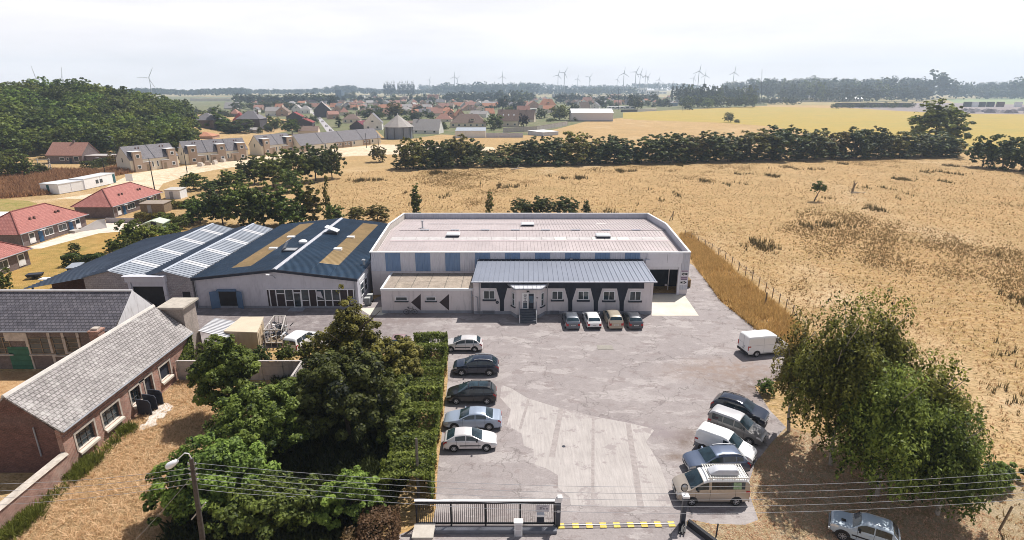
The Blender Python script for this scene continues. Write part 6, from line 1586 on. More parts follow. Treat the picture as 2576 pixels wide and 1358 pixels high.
def house(name,label,loc,rz,w,d,wh_,rh,kind,wall,roof,group=None,chim=1,wins=(),sky=0,over=.35,cat='house',gabmat=None,door=False,dormer=False):
 """w along local x (front faces local -y), d deep. kind: x = ridge along x, y = ridge along y (gable to the front), hip"""
 root=thing(name,label,cat,loc,rz,group)
 b=MB();o=over
 if kind=='x':
  b.box(-w/2,0,0,w/2,d,wh_)
  for x in (-w/2,w/2 - .2):b.extr([(x,0,wh_),(x,d,wh_),(x,d/2,wh_+rh - .06)],(.2,0,0),1 if gabmat else 0)
 elif kind=='y':
  b.box(-w/2,0,0,w/2,d,wh_)
  for y in (0,d - .2):b.extr([(-w/2,y,wh_),(w/2,y,wh_),(0,y,wh_+rh - .06)],(0,.2,0),1 if gabmat else 0)
 else:b.box(-w/2,0,0,w/2,d,wh_)
 b.build('wall',[wall,gabmat] if gabmat else wall,root)
 r=MB();t=.14;e=rh/(d/2 if kind=='x' else w/2)*o
 if kind=='x':
  for s in (0,1):
   y0,e0=(-o,wh_ - e) if s==0 else (d+o,wh_ - e)
   p=[V((-w/2 - o*.5,y0,e0)),V((w/2+o*.5,y0,e0)),V((w/2+o*.5,d/2,wh_+rh)),V((-w/2 - o*.5,d/2,wh_+rh))]
   r.hexa([q - Z3*t for q in p]+p)
 elif kind=='y':
  for s in (-1,1):
   p=[V((s*(w/2+o),-o*.5,wh_ - e)),V((s*(w/2+o),d+o*.5,wh_ - e)),V((0,d+o*.5,wh_+rh)),V((0,-o*.5,wh_+rh))]
   r.hexa([q - Z3*t for q in p]+p)
 else:
  h=min(w,d)/2
  x0,x1,y0,y1=-w/2 - o,w/2+o,-o,d+o;ze_=wh_ - rh/h*o*0.9
  if w>=d:a,c=V((-w/2+h,d/2,wh_+rh)),V((w/2 - h,d/2,wh_+rh))
  else:a,c=V((0,h,wh_+rh)),V((0,d - h,wh_+rh))
  A,B,C,D=V((x0,y0,ze_)),V((x1,y0,ze_)),V((x1,y1,ze_)),V((x0,y1,ze_))
  if w>=d:
   for f in ([A,B,c,a],[B,C,c],[C,D,a,c],[D,A,a]):r.face(f)
  else:
   for f in ([A,B,a],[B,C,c,a],[C,D,c],[D,A,a,c]):r.face(f)
  r.face([D,C,B,A])
 ro=r.build('roof',roof,root)
 rnd=random.Random(int(w*97+d*31))
 for k in range(chim):
  cx=rnd.choice((-.3,.3,.1))*w if kind !='y' else rnd.choice((-.12,.12))*w;cy=d/2 if kind !='y' else d*rnd.choice((.3,.6))
  m=MB();m.box(cx - .32,cy - .28,wh_+rh*.4,cx+.32,cy+.28,wh_+rh+.75);m.box(cx - .38,cy - .34,wh_+rh+.752,cx+.38,cy+.34,wh_+rh+.86,1)
  m.build('chimney',[M_BRICKB,M_DARK],ro)
 for (wx,wz,ww,hh) in wins:
  f=MB();f.box(wx - ww/2 - .1,-.05,wz - .1,wx+ww/2+.1,-.004,wz+hh+.1);fo=f.build('window',M_WFRAME,root)
  g_=MB();g_.box(wx - ww/2,-.07,wz,wx+ww/2,-.0505,wz+hh);g_.build('pane',M_GLASS,fo)
 if door:
  f=MB();f.box(door - .5,-.06,0.02,door+.5,-.004,2.1);f.build('door',M_DARK,root)
 for k in range(sky):
  yy=d*.22;zz=wh_+rh*.44;sl=math.atan2(rh,d/2);x=(-.25+.25*k)*w
  m=MB();u=V((0,math.cos(sl),math.sin(sl)));n=V((0,-math.sin(sl),math.cos(sl)));p=V((x,yy,zz))
  panel(m,p+n*.002,V((1,0,0)),n,.8,1.1,.1,0,u);m.build('rooflight',M_DOME,ro)
 if dormer:
  m=MB();zz=wh_+rh*.25;yy=d*.12
  m.box(-1.6+dormer,yy,zz,1.6+dormer,yy+2.4,zz+1.35);m.box(-1.8+dormer,yy - .2,zz+1.352,1.8+dormer,yy+2.6,zz+1.5,1);dm=m.build('dormer',[wall,roof],ro)
  m=MB();m.box(-1.1+dormer,yy - .05,zz+.35,1.1+dormer,yy - .004,zz+1.1);m.build('window',M_GLASS,dm)
 return root
def bungalow(label,xf,ya,yb,items):
 """long hipped bungalow, front facing +x along x = xf"""
 L=yb - ya;D=8.2
 root=thing('bungalow',label,'house',(xf,ya,0),PI/2,'red roofed bungalows')
 b=MB();b.box(0,0,0,L,D,2.62);b.build('wall',M_BRICKB,root)
 r=MB();o=.5;zr_,h=5.7,D/2
 A,B,C,Dd=V((-o,-o,2.5)),V((L+o,-o,2.5)),V((L+o,D+o,2.5)),V((-o,D+o,2.5));a,c=V((h,h,zr_)),V((L - h,h,zr_))
 for f in ([A,B,c,a],[B,C,c],[C,Dd,a,c],[Dd,A,a],[Dd,C,B,A]):r.face(f)
 for p,q in ((A,a),(B,c),(C,c),(Dd,a),(a,c)):r.bar(p+Z3*.05,q+Z3*.05,.2,.14,1)
 ro=r.build('roof',[M_REDTILE,mat('dark_ridge_tile',(.25,.09,.075),.8)],root)
 m=MB();bent_tube(m,[V((-o,-o - .06,2.52)),V((L+o,-o - .06,2.52))],.08);m.build('gutter',M_PIPE,root)
 for t in (.3,.36,.68,.73):
  m=MB();m.box(L*t,1.55,3.8,L*t+.28,1.85,4.45);m.build('roof_vent',M_BRICKD,ro)
 for kind,x,w_ in items:
  if kind=='w':
   f=MB();f.box(x,-.08,.75,x+w_,-.004,2.15);fo=f.build('window',M_WFRAME,root)
   n=max(2,int(w_/.75));
   g_=MB()
   for k in range(n):g_.box(x+.14+k*(w_ - .2)/n,-.1,.92,x+.14+(k+1)*(w_ - .2)/n - .1,-.0805,2.0)
   g_.build('pane',M_GLASS,fo)
  elif kind=='s':
   f=MB();f.box(x,-.08,.3,x+w_,-.004,2.2);fo=f.build('window',M_WFRAME,root)
   g_=MB();g_.box(x+.16,-.1,1.3,x+w_ - .16,-.0805,2.05);g_.box(x+.16,-.1,.45,x+w_ - .16,-.0806,1.29,1);g_.build('shutter',[M_GLASS,M_WHITE],fo)
  else:
   f=MB();f.box(x,-.07,.05,x+w_,-.004,2.15);f.build('door',mat('blue_front_door',(.02,.085,.19),.5),root)
   f=MB();f.box(x - .2,-.7,2.2,x+w_+.2,-.004,2.32);f.build('door_canopy',M_WHITE,root)
 m=MB();m.bar((.12,-.1,0),(.12,-.1,2.5),.1);m.build('downpipe',M_PIPE,root)
 return root
bungalow('red tiled bungalow at the left edge, half cut off by the frame',-77.6,66.0,87.4,(('s',19.2,1.3),('w',15.6,1.9),('d',13.6,.9),('w',10.5,2)))
bungalow('middle red tiled bungalow with two blue doors beside the paved patio',-87.1,97.4,113.4,(('s',1.7,1.3),('d',3.9,.95),('w',5.2,2.2),('w',8.6,2.2),('d',11.4,.95),('s',13.1,1.3)))
bungalow('upper red tiled bungalow with a dark brick end wall',-87.2,121.8,139.6,(('s',1.4,1.3),('d',3.3,.9),('w',4.8,2.8),('w',9.5,2.4),('d',12.4,.9),('s',14.6,1.4)))
wl=thing('entry_ramp_wall','white sloping side wall beside the middle bungalow steps','wall',(-84.6,110.5,0))
m=MB();m.extr([(-85.6,109.2,0),(-82.6,112.4,0),(-82.6,112.4,1.9),(-83.4,111.6,1.9),(-85.6,109.2,.5)],(.14,.14,0));m.build('wall_panel',M_WHITE,wl,world=True)
m=MB();m.extr([(-86.9,108.2,0),(-85.6,108.0,0),(-85.4,109.6,0),(-86.9,109.8,0)],(0,0,.5));m.build('step',M_CONC,wl,world=True)
pw=thing('low_patio_wall','low grey garden wall between the two bungalows','wall',(-84,117.5,0));m=MB();m.box(-85.8,117.2,0,-72.5,117.5,1.0);m.build('wall_panel',M_BLOCK,pw,world=True)
q=P(38,545);wr=thing('flat_roof_garage','flat white roof behind the middle bungalow at the left edge','garage',(-103.5,108,0));m=MB();m.box(-112,107,0,-103.5,116,2.4);m.build('wall',W_GREY,wr,world=True);m=MB();m.box(-112.2,106.8,2.404,-103.3,116.2,2.6);m.build('roof',M_WHITE,wr,world=True)
def terrace(label,A,B,units,depth=7.6,ze_=4.4,zr_=8.4,single=False):
 A,B=V((A.x,A.y,0)),V((B.x,B.y,0));u=B - A;L=u.length;rz=math.atan2(u.y,u.x)
 root=thing('terraced_houses',label,'terrace',tuple(A),rz,'new terraces on the building site');n=len(units);U=L/n
 b=MB();b.box(0,0,0,L,depth,ze_)
 for x in (0,L - .25):b.extr([(x,0,ze_),(x,depth,ze_),(x,depth/2,zr_ - .05)],(.25,0,0))
 b.build('wall',W_IVORY,root)
 r=MB()
 for s in (0,1):
  y0=-.3 if s==0 else depth+.3;e=(zr_ - ze_)/(depth/2)*.3
  for k in range(n):
   p=[V((k*U+(.06 if k else -.15),y0,ze_ - e)),V(((k+1)*U - (.06 if k<n - 1 else -.15),y0,ze_ - e)),V(((k+1)*U - (.06 if k<n - 1 else -.15),depth/2,zr_)),V((k*U+(.06 if k else -.15),depth/2,zr_))]
   r.hexa([q - Z3*.16 for q in p]+p)
 for k in range(1,n):
  r.extr([(k*U - .058,-.32,ze_ - .55),(k*U - .058,depth/2,zr_ - .1),(k*U - .058,depth/2,zr_+.12),(k*U - .058,-.32,ze_ - .2)],(.116,0,0),1)
 ro=r.build('roof',[M_ROOFGREY,M_DARK],root)
 def win(x,z,w_,h,y):
  f=MB();f.box(x - .14,y - .07,z - .14,x+w_+.14,y - .004,z+h+.14);fo=f.build('window',M_WFRAME,root);g_=MB();g_.box(x,y - .09,z,x+w_,y - .0705,z+h);g_.build('pane',M_GLASS,fo)
 for k,side in enumerate(units):
  x0=k*U
  if single:
   t0=x0+(.05 if side>0 else U - 5.2)
   m=MB();m.box(t0,-.06,0,t0+5.2,-.004,ze_ - .5);m.build('taupe_panel',W_TAUPE,root)
   win(t0+.9,1.3,.7,.9,-.06);win(t0+3.0,1.3,.7,.9,-.06)
   m=MB();m.box(t0+4.2,-.1,.02,t0+5.1,-.0605,2.2);m.build('door',M_WOOD,root)
   win(x0+(6.4 if side>0 else 1.0),1.0,.9,1.4,0)
   continue
  tx0,tx1=(x0+1.0,x0+3.9) if side>0 else (x0+U - 3.9,x0+U - 1.0)
  lx0,lx1=(tx1+.002,tx1+2.7) if side>0 else (tx0 - 2.7,tx0 - .002)
  m=MB();m.box(tx0,-.7,0,tx1,2.6,6.7);m.box(lx0,-.7,0,lx1,-.004,3.0);bay=m.build('bay',W_TAUPE,root)
  m=MB();m.box(tx0 - .1,-.78,6.704,tx1+.1,2.9,6.82);m.box(lx0 - .05,-.78,3.004,lx1+.05,-.31,3.12);m.box(tx0 - .06,.05,4.6,tx0 - .004,2.7,6.702,1);m.build('bay_flashing',[M_WHITE,M_DARK],root)
  cx=(tx0+tx1)/2 - .45
  win(cx,4.7,.95,.95,-.7);win(cx,1.1,.95,1.0,-.7)
  dx=lx0+1.1 if side>0 else lx0+.6
  m=MB();m.box(dx,-.74,.02,dx+1.0,-.704,2.2);m.build('door',M_WOOD,root)
  sx=lx1+.8 if side>0 else lx0 - 1.4
  win(sx,1.2,.45,1.7,0)
  for t in (.5,.62):
   m=MB();px_=x0+U*t;m.box(px_,depth*.36,zr_ - 1.05,px_+.25,depth*.4,zr_ - .55);m.build('roof_vent',M_BRICKD,ro)
 win_g=MB();win_g.box(-.02,depth*.5,3.2,-.004,depth*.5+.5,4.6);win_g.build('gable_window',M_GLASS,root)
 return root
terrace('pale terrace of two houses with brown bays, leftmost on the building site',P(332,434),P(452,419),(1,-1))
terrace('pale terrace of three houses with brown bays, second from the left on the building site',P(471,414.5),P(626,401),(1,-1,-1))
terrace('pale terrace of two houses half hidden by the copse, third on the building site',P(660,391),P(741,381.5),(1,-1),ze_=4.3,zr_=8.2)
terrace('long single storey pale terrace with grey roof at the right end of the building site',P(757,383),P(958,360.5),(1,-1,1,1),depth=8.6,ze_=3.2,zr_=7.6,single=True)
a,bq,c=P(150,489),P(213,478),P(293,460)
def cabin(label,A,B,d,h,door,wins):
 u=V((B.x - A.x,B.y - A.y,0));L=u.length;root=thing('site_cabin',label,'cabin',(A.x,A.y,0),math.atan2(u.y,u.x),'white site cabins')
 m=MB();m.box(0,0,.12,L,d,h);m.build('body',M_WHITE,root)
 m=MB();m.box(-.08,-.08,h+.004,L+.08,d+.08,h+.16);m.build('roof',mat('cabin_roof',(.55,.56,.58),.5),root)
 m=MB()
 for x in (0,L/2 - .05,L - .1):m.box(x,-.04,.1,x+.1,-.004,h)
 m.build('corner_post',M_CLADW,root)
 for x in wins:
  f=MB();f.box(x,-.06,1.1,x+1.0,-.004,2.1);fo=f.build('window',M_DARK,root)
  g_=MB();g_.box(x+.1,-.08,1.2,x+.9,-.0605,2.0);g_.build('pane',M_GLASS,fo)
 m=MB()
 if door=='end':m.box(-.05,d*.5,.2,-.004,d*.5+.9,h - .2)
 else:m.box(L - 1.1,-.06,.2,L - .2,-.004,h - .2)
 m.build('door',mat('teal_door',(.015,.09,.10),.5),root)
 return root
cabin('lower white site cabin with dark end door, nearer the bungalows',a,bq,6.2,2.6,'end',())
u_=(c - bq).normalized()
cabin('taller white site cabin with two small windows and a dark door',bq+u_*.3,c,4.2,2.9,'front',(4.4,6.0))
A,B=P(121,411),P(210,411.5);u_=B - A;L=u_.length
house('brick_house','grey brick house with pinkish tiled roof under the wooded hill',(A.x+u_.x/2,A.y+u_.y/2,0),math.atan2(u_.y,u_.x),L,9.0,3.4,4.1,'x',M_BRICKB,M_ROOFPINK,None,1,((-1.0,1.2,1.6,1.0),(1.2,1.3,.8,.8),(L*.33,1.0,1.8,1.5)),door=L*.16)
m=MB();hx=thing('house_extension','flat grey roofed extension on the right of the grey brick house','extension',(B.x,B.y,0),math.atan2(u_.y,u_.x));m.box(.1,1.5,0,9,7,2.7);m.build('wall',M_BRICKB,hx);m=MB();m.box(.02,1.1,2.704,9.3,7.4,2.9);m.build('roof',W_GREY,hx)
def shed(name,label,A,B,d,h,wall,roof,rh=.3,cat='shed',group=None):
 u=V((B.x - A.x,B.y - A.y,0));L=u.length;root=thing(name,label,cat,(A.x,A.y,0),math.atan2(u.y,u.x),group)
 m=MB();m.box(0,0,0,L,d,h);m.build('wall',wall,root)
 m=MB();m.hexa([(-.12,-.15,h+.004),(L+.12,-.15,h+.004),(L+.12,d+.15,h+rh),(-.12,d+.15,h+rh),(-.12,-.15,h+.12),(L+.12,-.15,h+.12),(L+.12,d+.15,h+rh+.12),(-.12,d+.15,h+rh+.12)]);m.build('roof',roof,root)
 m=MB();m.box(L*.3,-.04,.05,L*.3+min(.9,L*.4),-.004,h*.86);m.build('door',M_PIPE,root)
 return root
M_GREENSH=mat('pale_green_sheet',(.42,.52,.40),.5,var=.1)
A,B=P(366,583),P(424,577)
house('garden_shed','pale green metal garden shed among the bushes',((A.x+B.x)/2,A.y,0),.12,3.6,3.2,1.7,.55,'y',M_GREENSH,mat('light_green_roof',(.50,.58,.46),.5,var=.1,vs=2),None,0,(),cat='shed',over=.15,door=.2)
shed('garden_hut','small white garden hut behind the clipped hedge',P(417,500),P(455,500),3.2,2.2,M_WHITE,mat('old_felt',(.44,.42,.39),.9),.2)
shed('patio_roof','flat brown patio roof in front of the upper bungalow',P(355,535),P(415,535),3.0,2.0,M_WOOD,mat('brown_sheet_roof',(.28,.23,.19),.8),.2)
shed('tool_shed','dark tool shed with grey roof against the garden fence',P(173,700),P(200,698),2.2,1.5,M_DARK,M_FIBRE,.12)
q=P(120,712);tb=thing('garden_table','white garden table on the parched lawn','table',q);m=MB();m.box(-.9,-.5,.68,.9,.5,.74);m.build('top',M_WHITE,tb)
for sx in (-.7,.7):
 m=MB();m.bar((sx,-.35,0),(sx,-.35,.678),.07);m.bar((sx,.35,0),(sx,.35,.678),.07);m.build('leg',M_WHITE,tb)
q=P(90,700);br=thing('garden_trailer','small dark garden trailer beside the white table','trailer',q,.3);m=MB();m.hexa([(-.8,-.5,.3),(.8,-.5,.3),(.8,.5,.3),(-.8,.5,.3),(-1,-.6,.75),(1,-.6,.75),(1,.6,.75),(-1,.6,.75)]);m.build('tub',M_DARK,br)
for s in (-.55,.55):
 m=MB();m.cyl((0,s - .06,.25),(0,s+.06,.25),.25,.25,14);m.build('wheel',M_TYRE,br)
q=P(172,436);wf=thing('timber_frame','leaning grey timber pallet rack by the scrub','rack',P(115,436));m=MB()
for i in range(6):m.bar((-2.2,0,.5+i*.8),(2.2,.3,.5+i*.8),.3,.08)
for x in (-2,2):m.bar((x,.1,0),(x,.3,5.0),.2);m.bar((x,-2,0),(x,.1,3.4),.2)
m.build('frame',M_STONE,wf)
def c1(x,y):return 478+x/4.695,201.3+y/4.695
def c2(x,y):return 792.4+x/4.695,201.3+y/4.695
def c3(x,y):return 1106.9+x/4.695,201.3+y/4.695
def c4(x,y):return 1421.3+x/4.695,176.1+y/4.695
def town_house(cf,xl,xr,yb,ye,yr,kind,wall,roof,label,d=9.,rz=0.,wins=0,chim=1,sky=0,dormer=False,gab=None,name='town_house',group=None,cat='house'):
 xc,b=cf((xl+xr)/2,yb);xa,_=cf(xl,yb);xb,_=cf(xr,yb);_,e=cf(0,ye);_,r=cf(0,yr)
 q=P(xc,b);t=CAMH/ray(xc,b)[2];w=(xb - xa)*t/FPX
 if kind=='x' and w<6:d=min(d,8)
 zE=onY(xc,e,q.y).z;zR=onY(xc,r,q.y+(d/2 if kind !='y' else 0)).z
 zE=max(2.3,min(zE,9));zR=max(zE+1.2,min(zR,zE+7.5))
 ws=[]
 n=wins
 for i in range(n):ws.append(((i+.5)/n*w - w/2,min(1.1,zE - 1.6),min(1.3,w/n*.45),min(1.3,zE - 1.3)))
 if kind=='y' and zR - zE>2.2 and wins:ws.append((0,zE+.2,1.5,1.0))
 if isinstance(roof,str):roof=ROOFS[roof]
 return house(name,label,(q.x,q.y,0),rz,w,d,zE,zR - zE,kind,WALLS[wall],roof,group,chim,ws,sky,.35,cat,WALLS[gab] if gab else None,False,dormer)
TH=[
 (c1,55,300,640,470,385,'hip','brick','grey','dark brick house with pyramid grey roof behind the tall garden tree',12,0,2,0),
 (c1,20,265,712,690,612,'hip','pink','orange','orange roofed house directly behind the second terrace',10,.1,0,1),
 (c1,565,835,600,455,360,'hip','dark','grey','dark walled house with hipped grey roof left of the street',12,0,0,1),
 (c1,520,640,590,470,380,'hip','pink','red','red roofed annexe touching the dark house with hipped grey roof',9,0,0,0),
 (c1,705,790,636,585,570,'x','grey','pale','small grey outbuilding below the dark hipped house',6,0,0,0),
 (c1,475,570,440,392,340,'hip','brick','pink','brick house with pink hipped roof behind the dark hipped house',9,0,1,1),
 (c1,890,1060,425,365,315,'x','white','pale','white house with long pale roof at the top of the lawn',9,0,2,1),
 (c1,1020,1160,428,372,315,'y','pink','brown','pinkish gabled house right of the white house with long pale roof',12,.1,1,1),
 (c1,1150,1325,515,430,378,'y','dark','red','dark gabled house with red roof edge on the left side of the street',13,.2,0,1),
 (c1,1255,1450,612,500,455,'y','dark','red','black gabled house with bright red roof edge nearest the street foot',13,.2,0,1),
 (c1,1285,1510,640,605,540,'x','cream','brown','low house with brown roof behind the single storey terrace',8,.15,0,2),
 (c1,1205,1310,390,335,285,'y','white','pale','white gabled villa with pale roof left of the slate barn',10,.1,1,1),
 (c1,1300,1420,395,345,300,'hip','white','pale','white villa with hipped pale roof beside the slate barn',9,0,2,1),
 (c1,400,560,345,330,255,'x','grey','pale','grey roofed hall behind the pink hipped brick house',14,0,0,0),
 (c1,748,803,378,345,318,'y','white','grey','tiny white gabled house right of the dark hipped house chimney',8,0,1,0),
 (c2,0,185,442,350,250,'y','dark','pale','big dark slate gabled barn on the right side of the street',16,.25,0,1),
 (c2,165,290,462,402,362,'x','pink','pink','first pinkish house up the street from the tall cypress',9,.5,1,1),
 (c2,300,400,418,375,318,'hip','cream','pink','cream house with pink hipped roof above the tall cypress',9,.3,1,1),
 (c2,205,330,400,365,305,'y','pink','brown','brown roofed gabled house above the street hedges',11,.4,1,1),
 (c2,330,528,510,460,400,'hip','cream','brown','cream house with brown hipped roof right of the tall cypress',10,.1,3,1),
 (c2,380,625,585,562,480,'y','dark','plum','low shed with plum red roof and dark gable behind the terrace',12,-.5,0,0),
 (c2,580,790,590,500,390,'y','white','grey','white gabled house with dark windows left of the octagonal house',11,.12,2,1),
 (c2,1135,1470,632,590,460,'x','white','pale','white house with pale roof and one rooflight right of the octagonal house',11,-.15,3,1),
 (c2,1085,1190,540,520,482,'x','cream','brown','low cream house behind the octagonal house roof',8,0,0,0),
 (c2,180,265,335,315,270,'x','cream','orange','left one of two orange roofed houses behind the slate barn',9,.2,1,0),
 (c2,240,320,325,300,258,'x','pink','pink','right one of two orange roofed houses behind the slate barn',9,.2,1,1),
 (c2,410,500,335,300,262,'x','cream','pink','cream house with pale pink roof below the white office blocks',9,.2,1,1),
 (c2,545,640,345,325,292,'x','white','pale','white roofed bungalow in the middle of the town trees',9,-.2,1,1),
 (c2,1010,1110,405,365,318,'y','cream','grey','cream gabled house right of the large town tree',10,.3,1,1),
 (c2,950,1080,270,250,192,'x','cream','brown','cream house with broad brown roof left of the small firs',10,0,1,1),
 (c2,1330,1460,265,215,168,'x','cream','pink','three storey cream block right of the small firs',10,0,3,1),
 (c3,-60,135,492,470,395,'hip','cream','pink','pink hipped bungalow above the white house with pale roof',10,0,2,1),
 (c3,70,190,470,405,345,'y','pink','orange','left gable of the paired orange houses above the dormer house',10,.35,1,1),
 (c3,190,305,478,415,345,'y','pink','orange','right gable of the paired orange houses above the dormer house',10,.35,1,1),
 (c3,120,540,562,505,400,'hip','cream','brown','large brown hipped house with a long dormer above the flat white shed',13,-.05,6,1,0,3.0),
 (c3,335,555,440,400,360,'x','white','pale','white roofed house peeping over the large dormer house',9,-.4,0,1),
 (c3,545,650,430,390,330,'x','pink','orange','orange roofed house left of the bright round town tree',9,.3,1,1),
 (c3,675,925,552,475,332,'x','cream','brown','big brown roofed house with three rooflights',12,-.1,3,1,3),
 (c3,870,1110,495,455,352,'x','cream','brown','brown roofed house with two chimneys left of the dark purple tree',10,-.2,2,2),
 (c3,915,1065,400,375,302,'x','cream','pink','pink roofed house above the purple tree',10,.1,0,1),
 (c3,1025,1195,335,300,243,'y','pink','pink','pinkish gabled house above the flat white workshop',12,.3,1,1),
 (c3,1170,1370,345,290,213,'hip','cream','orange','grand orange roofed house with dormers above the big dark tree',12,0,2,1,0,1.0),
 (c3,1215,1350,385,340,298,'x','cream','orange','low orange roofed house just below the grand orange one',9,0,2,0),
 (c3,270,400,360,335,285,'y','pink','pink','first pink gabled house from the left in the estate top row',10,.4,1,0),
 (c3,370,460,358,335,300,'y','pink','brown','second gabled house from the left in the estate top row',10,.4,1,0),
 (c3,450,560,372,340,308,'y','cream','brown','third gabled house from the left in the estate top row',10,.4,1,0),
 (c3,-10,110,345,320,272,'x','pink','pink','long pink roof at the left end of the estate',10,.3,0,1),
 (c3,140,300,318,300,262,'x','pink','orange','pale orange row behind the estate, left part',10,0,2,0),
 (c3,300,410,312,300,260,'x','pink','pink','pink row behind the estate, middle part',10,0,2,0),
 (c3,415,500,308,298,258,'x','cream','orange','pale orange row behind the estate, right part',10,0,1,0),
 (c3,500,690,325,312,270,'x','cream','orange','long orange roof right of the estate behind the trees',10,0,2,1),
 (c4,180,300,460,440,375,'x','cream','brown','brown roofed house directly behind the long white shed',9,.3,0,1),
 (c4,300,400,455,420,380,'y','white','grey','white gabled house directly behind the long white shed',10,-.4,1,0),
 (c4,215,330,400,365,320,'x','cream','pink','pink roofed house second row behind the long white shed',9,.3,1,1),
 (c4,355,450,392,368,332,'y','white','grey','white gabled house second row behind the long white shed',10,-.3,1,0),
 (c4,475,590,395,370,328,'y','cream','pink','cream gabled house left of the three white garages',10,.4,1,1),
 (c4,580,735,400,385,352,'x','cream','orange','pale orange roof above the three white garages',9,0,0,1),
 (c4,700,870,412,390,340,'x','white','grey','white gabled house with grey roof at the end of the garages',10,-.5,0,1),
 (c4,890,1000,365,335,296,'x','white','brown','white house with brown roof and dormer left of the blue spruces',9,.1,1,1,0,.2),
 (c4,1310,1420,400,375,345,'x','white','pale','small white house right of the twin poplars',9,0,3,1),
 (c4,135,215,420,390,350,'y','white','brown','narrow gabled house left of the brown roofed one behind the shed',10,.3,1,1),
 (c4,0,60,395,375,350,'x','cream','brown','brown roofed house above the dark round town tree',9,0,1,1),
 (c4,540,660,318,300,286,'x','cream','pink','long pinkish roof below the office trees',10,0,0,0),
 (c4,380,520,362,335,305,'x','white','pale','pale roofed house in the third row behind the long white shed',9,.2,1,0),
 (c4,190,255,345,315,278,'y','white','pale','pale gabled house below the hazy round trees',9,.3,1,0),
 (c4,1000,1065,350,330,298,'y','cream','orange','small cream gable left of the blue spruces',9,.3,1,0),
]
for t in TH:
 cf,xl,xr,yb,ye,yr,kind,wall,roof,label=t[:10]
 d,rz,wins,chim=t[10:14];sky=t[14] if len(t)>14 else 0;dm=t[15] if len(t)>15 else False
 town_house(cf,xl,xr,yb,ye,yr,kind,wall,roof,label,d,rz,wins,chim,sky,dm)
q=P(*c2(960,700));w_=(c2(1150,0)[0] - c2(785,0)[0])*CAMH/ray(*c2(960,700))[2]/FPX;zE=onY(*c2(960,552),q.y).z;zR=onY(*c2(957,408),q.y+w_/2).z
oc=thing('octagonal_house','octagonal blue-grey timber house with tall pointed grey roof','house',(q.x,q.y+w_/2 - .5,0),.2)
m=MB();rr=w_/2*.92;m.cyl((0,0,0),(0,0,zE),rr,rr,10);m.build('wall',mat('blue_grey_boarding',(.20,.23,.29),.8,var=.1,vs=.6,dirt=(.14,.16,.2)),oc,smooth=None)
m=MB();m.cyl((0,0,zE - .3),(0,0,zR),rr*1.12,.15,10);ro=m.build('roof',mat('ribbed_grey_roof',(.30,.275,.26),.7,var=.12,vs=.4,dirt=(.22,.2,.19)),oc)
m=MB();m.cyl((0,0,zR - .3),(0,0,zR+.8),.35,.1,8);m.build('finial',M_WHITE,ro)
for k in range(10):
 a=2*PI*k/10;m=MB();m.bar((math.cos(a)*rr*1.005,math.sin(a)*rr*1.005,0),(math.cos(a)*rr*1.005,math.sin(a)*rr*1.005,zE - .4),.35);m.build('corner_post',mat('dark_board',(.08,.09,.11),.8),oc)
for k in (6,7,8,9):
 a=2*PI*(k+.5)/10;c_=V((math.cos(a),math.sin(a),0));u_=V((-math.sin(a),math.cos(a),0));ap=rr*math.cos(PI/10);m=MB()
 panel(m,c_*(ap+.004) - u_*.8+Z3*(zE - 2.3),u_,c_,1.6,1.5,.08);fo=m.build('window',M_WFRAME,oc);m=MB();panel(m,c_*(ap+.086) - u_*.6+Z3*(zE - 2.1),u_,c_,1.2,1.1,.02);m.build('pane',M_GLASS,fo)
def box_building(name,label,A,B,d,h,h2,wall,roof,cat='shed',plinth=None,group=None,wins=0):
 u=V((B.x - A.x,B.y - A.y,0));L=u.length;root=thing(name,label,cat,(A.x,A.y,0),math.atan2(u.y,u.x),group)
 m=MB();m.box(0,0,0,L,d,h - .06)
 if plinth:m.box(.002,-.06,0,L - .002,-.004,h*.18,1)
 m.build('wall',[wall,plinth or wall],root)
 m=MB();m.hexa([(-.15,-.2,h - .056),(L+.15,-.2,h - .056),(L+.15,d+.2,h2),(-.15,d+.2,h2),(-.15,-.2,h+.1),(L+.15,-.2,h+.1),(L+.15,d+.2,h2+.15),(-.15,d+.2,h2+.15)]);m.build('roof',roof,root)
 for k in range(wins):
  f=MB();x=(k+.5)*L/wins;f.box(x - L/wins*.3,-.06,h*.45,x+L/wins*.3,-.004,h*.78);f.build('window',M_GLASS,root)
 return root
A,B=P(*c3(345,682)),P(*c3(540,680))
box_building('white_shed','white flat-roofed shed at the edge of the pasture below the dormer house',V((A.x - 8,A.y+.6,0)),B,17,onY(*c3(540,600),B.y).z,4.6,W_WHITE,M_FIBRE)
A2,B2=P(*c3(545,679)),P(*c3(983,678))
wl_=thing('pasture_wall','long pale blue-grey wall right of the white flat-roofed shed','wall',tuple(A2),math.atan2(B2.y - A2.y,B2.x - A2.x));L=(B2 - A2).length
m=MB();[m.box(L*k/3+.03,0,0,L*(k+1)/3 - .03,.25,2.6) for k in range(3)];m.build('panel',mat('pale_blue_wall',(.50,.50,.55),.8,var=.08),wl_)
A3,B3=P(*c3(1215,662)),P(*c3(1398,648))
box_building('blue_white_shed','small pale shed with bright white roof at the pasture corner',A3,B3,13,onY(*c3(1215,618),A3.y).z,onY(*c3(1215,618),A3.y).z+.3,mat('pale_blue_sheet',(.46,.48,.54),.6),M_WHITE)
A4,B4=P(*c4(75,606)),P(*c4(566,606))
ls=thing('long_white_shed','long white metal shed on a dark plinth beside the yellow crop','shed',(A4.x,A4.y,0),math.atan2(B4.y - A4.y,B4.x - A4.x));L=(B4 - A4).length
hE=onY(*c4(560,508),B4.y).z;m=MB();D_=21.0;hR=hE+3.2
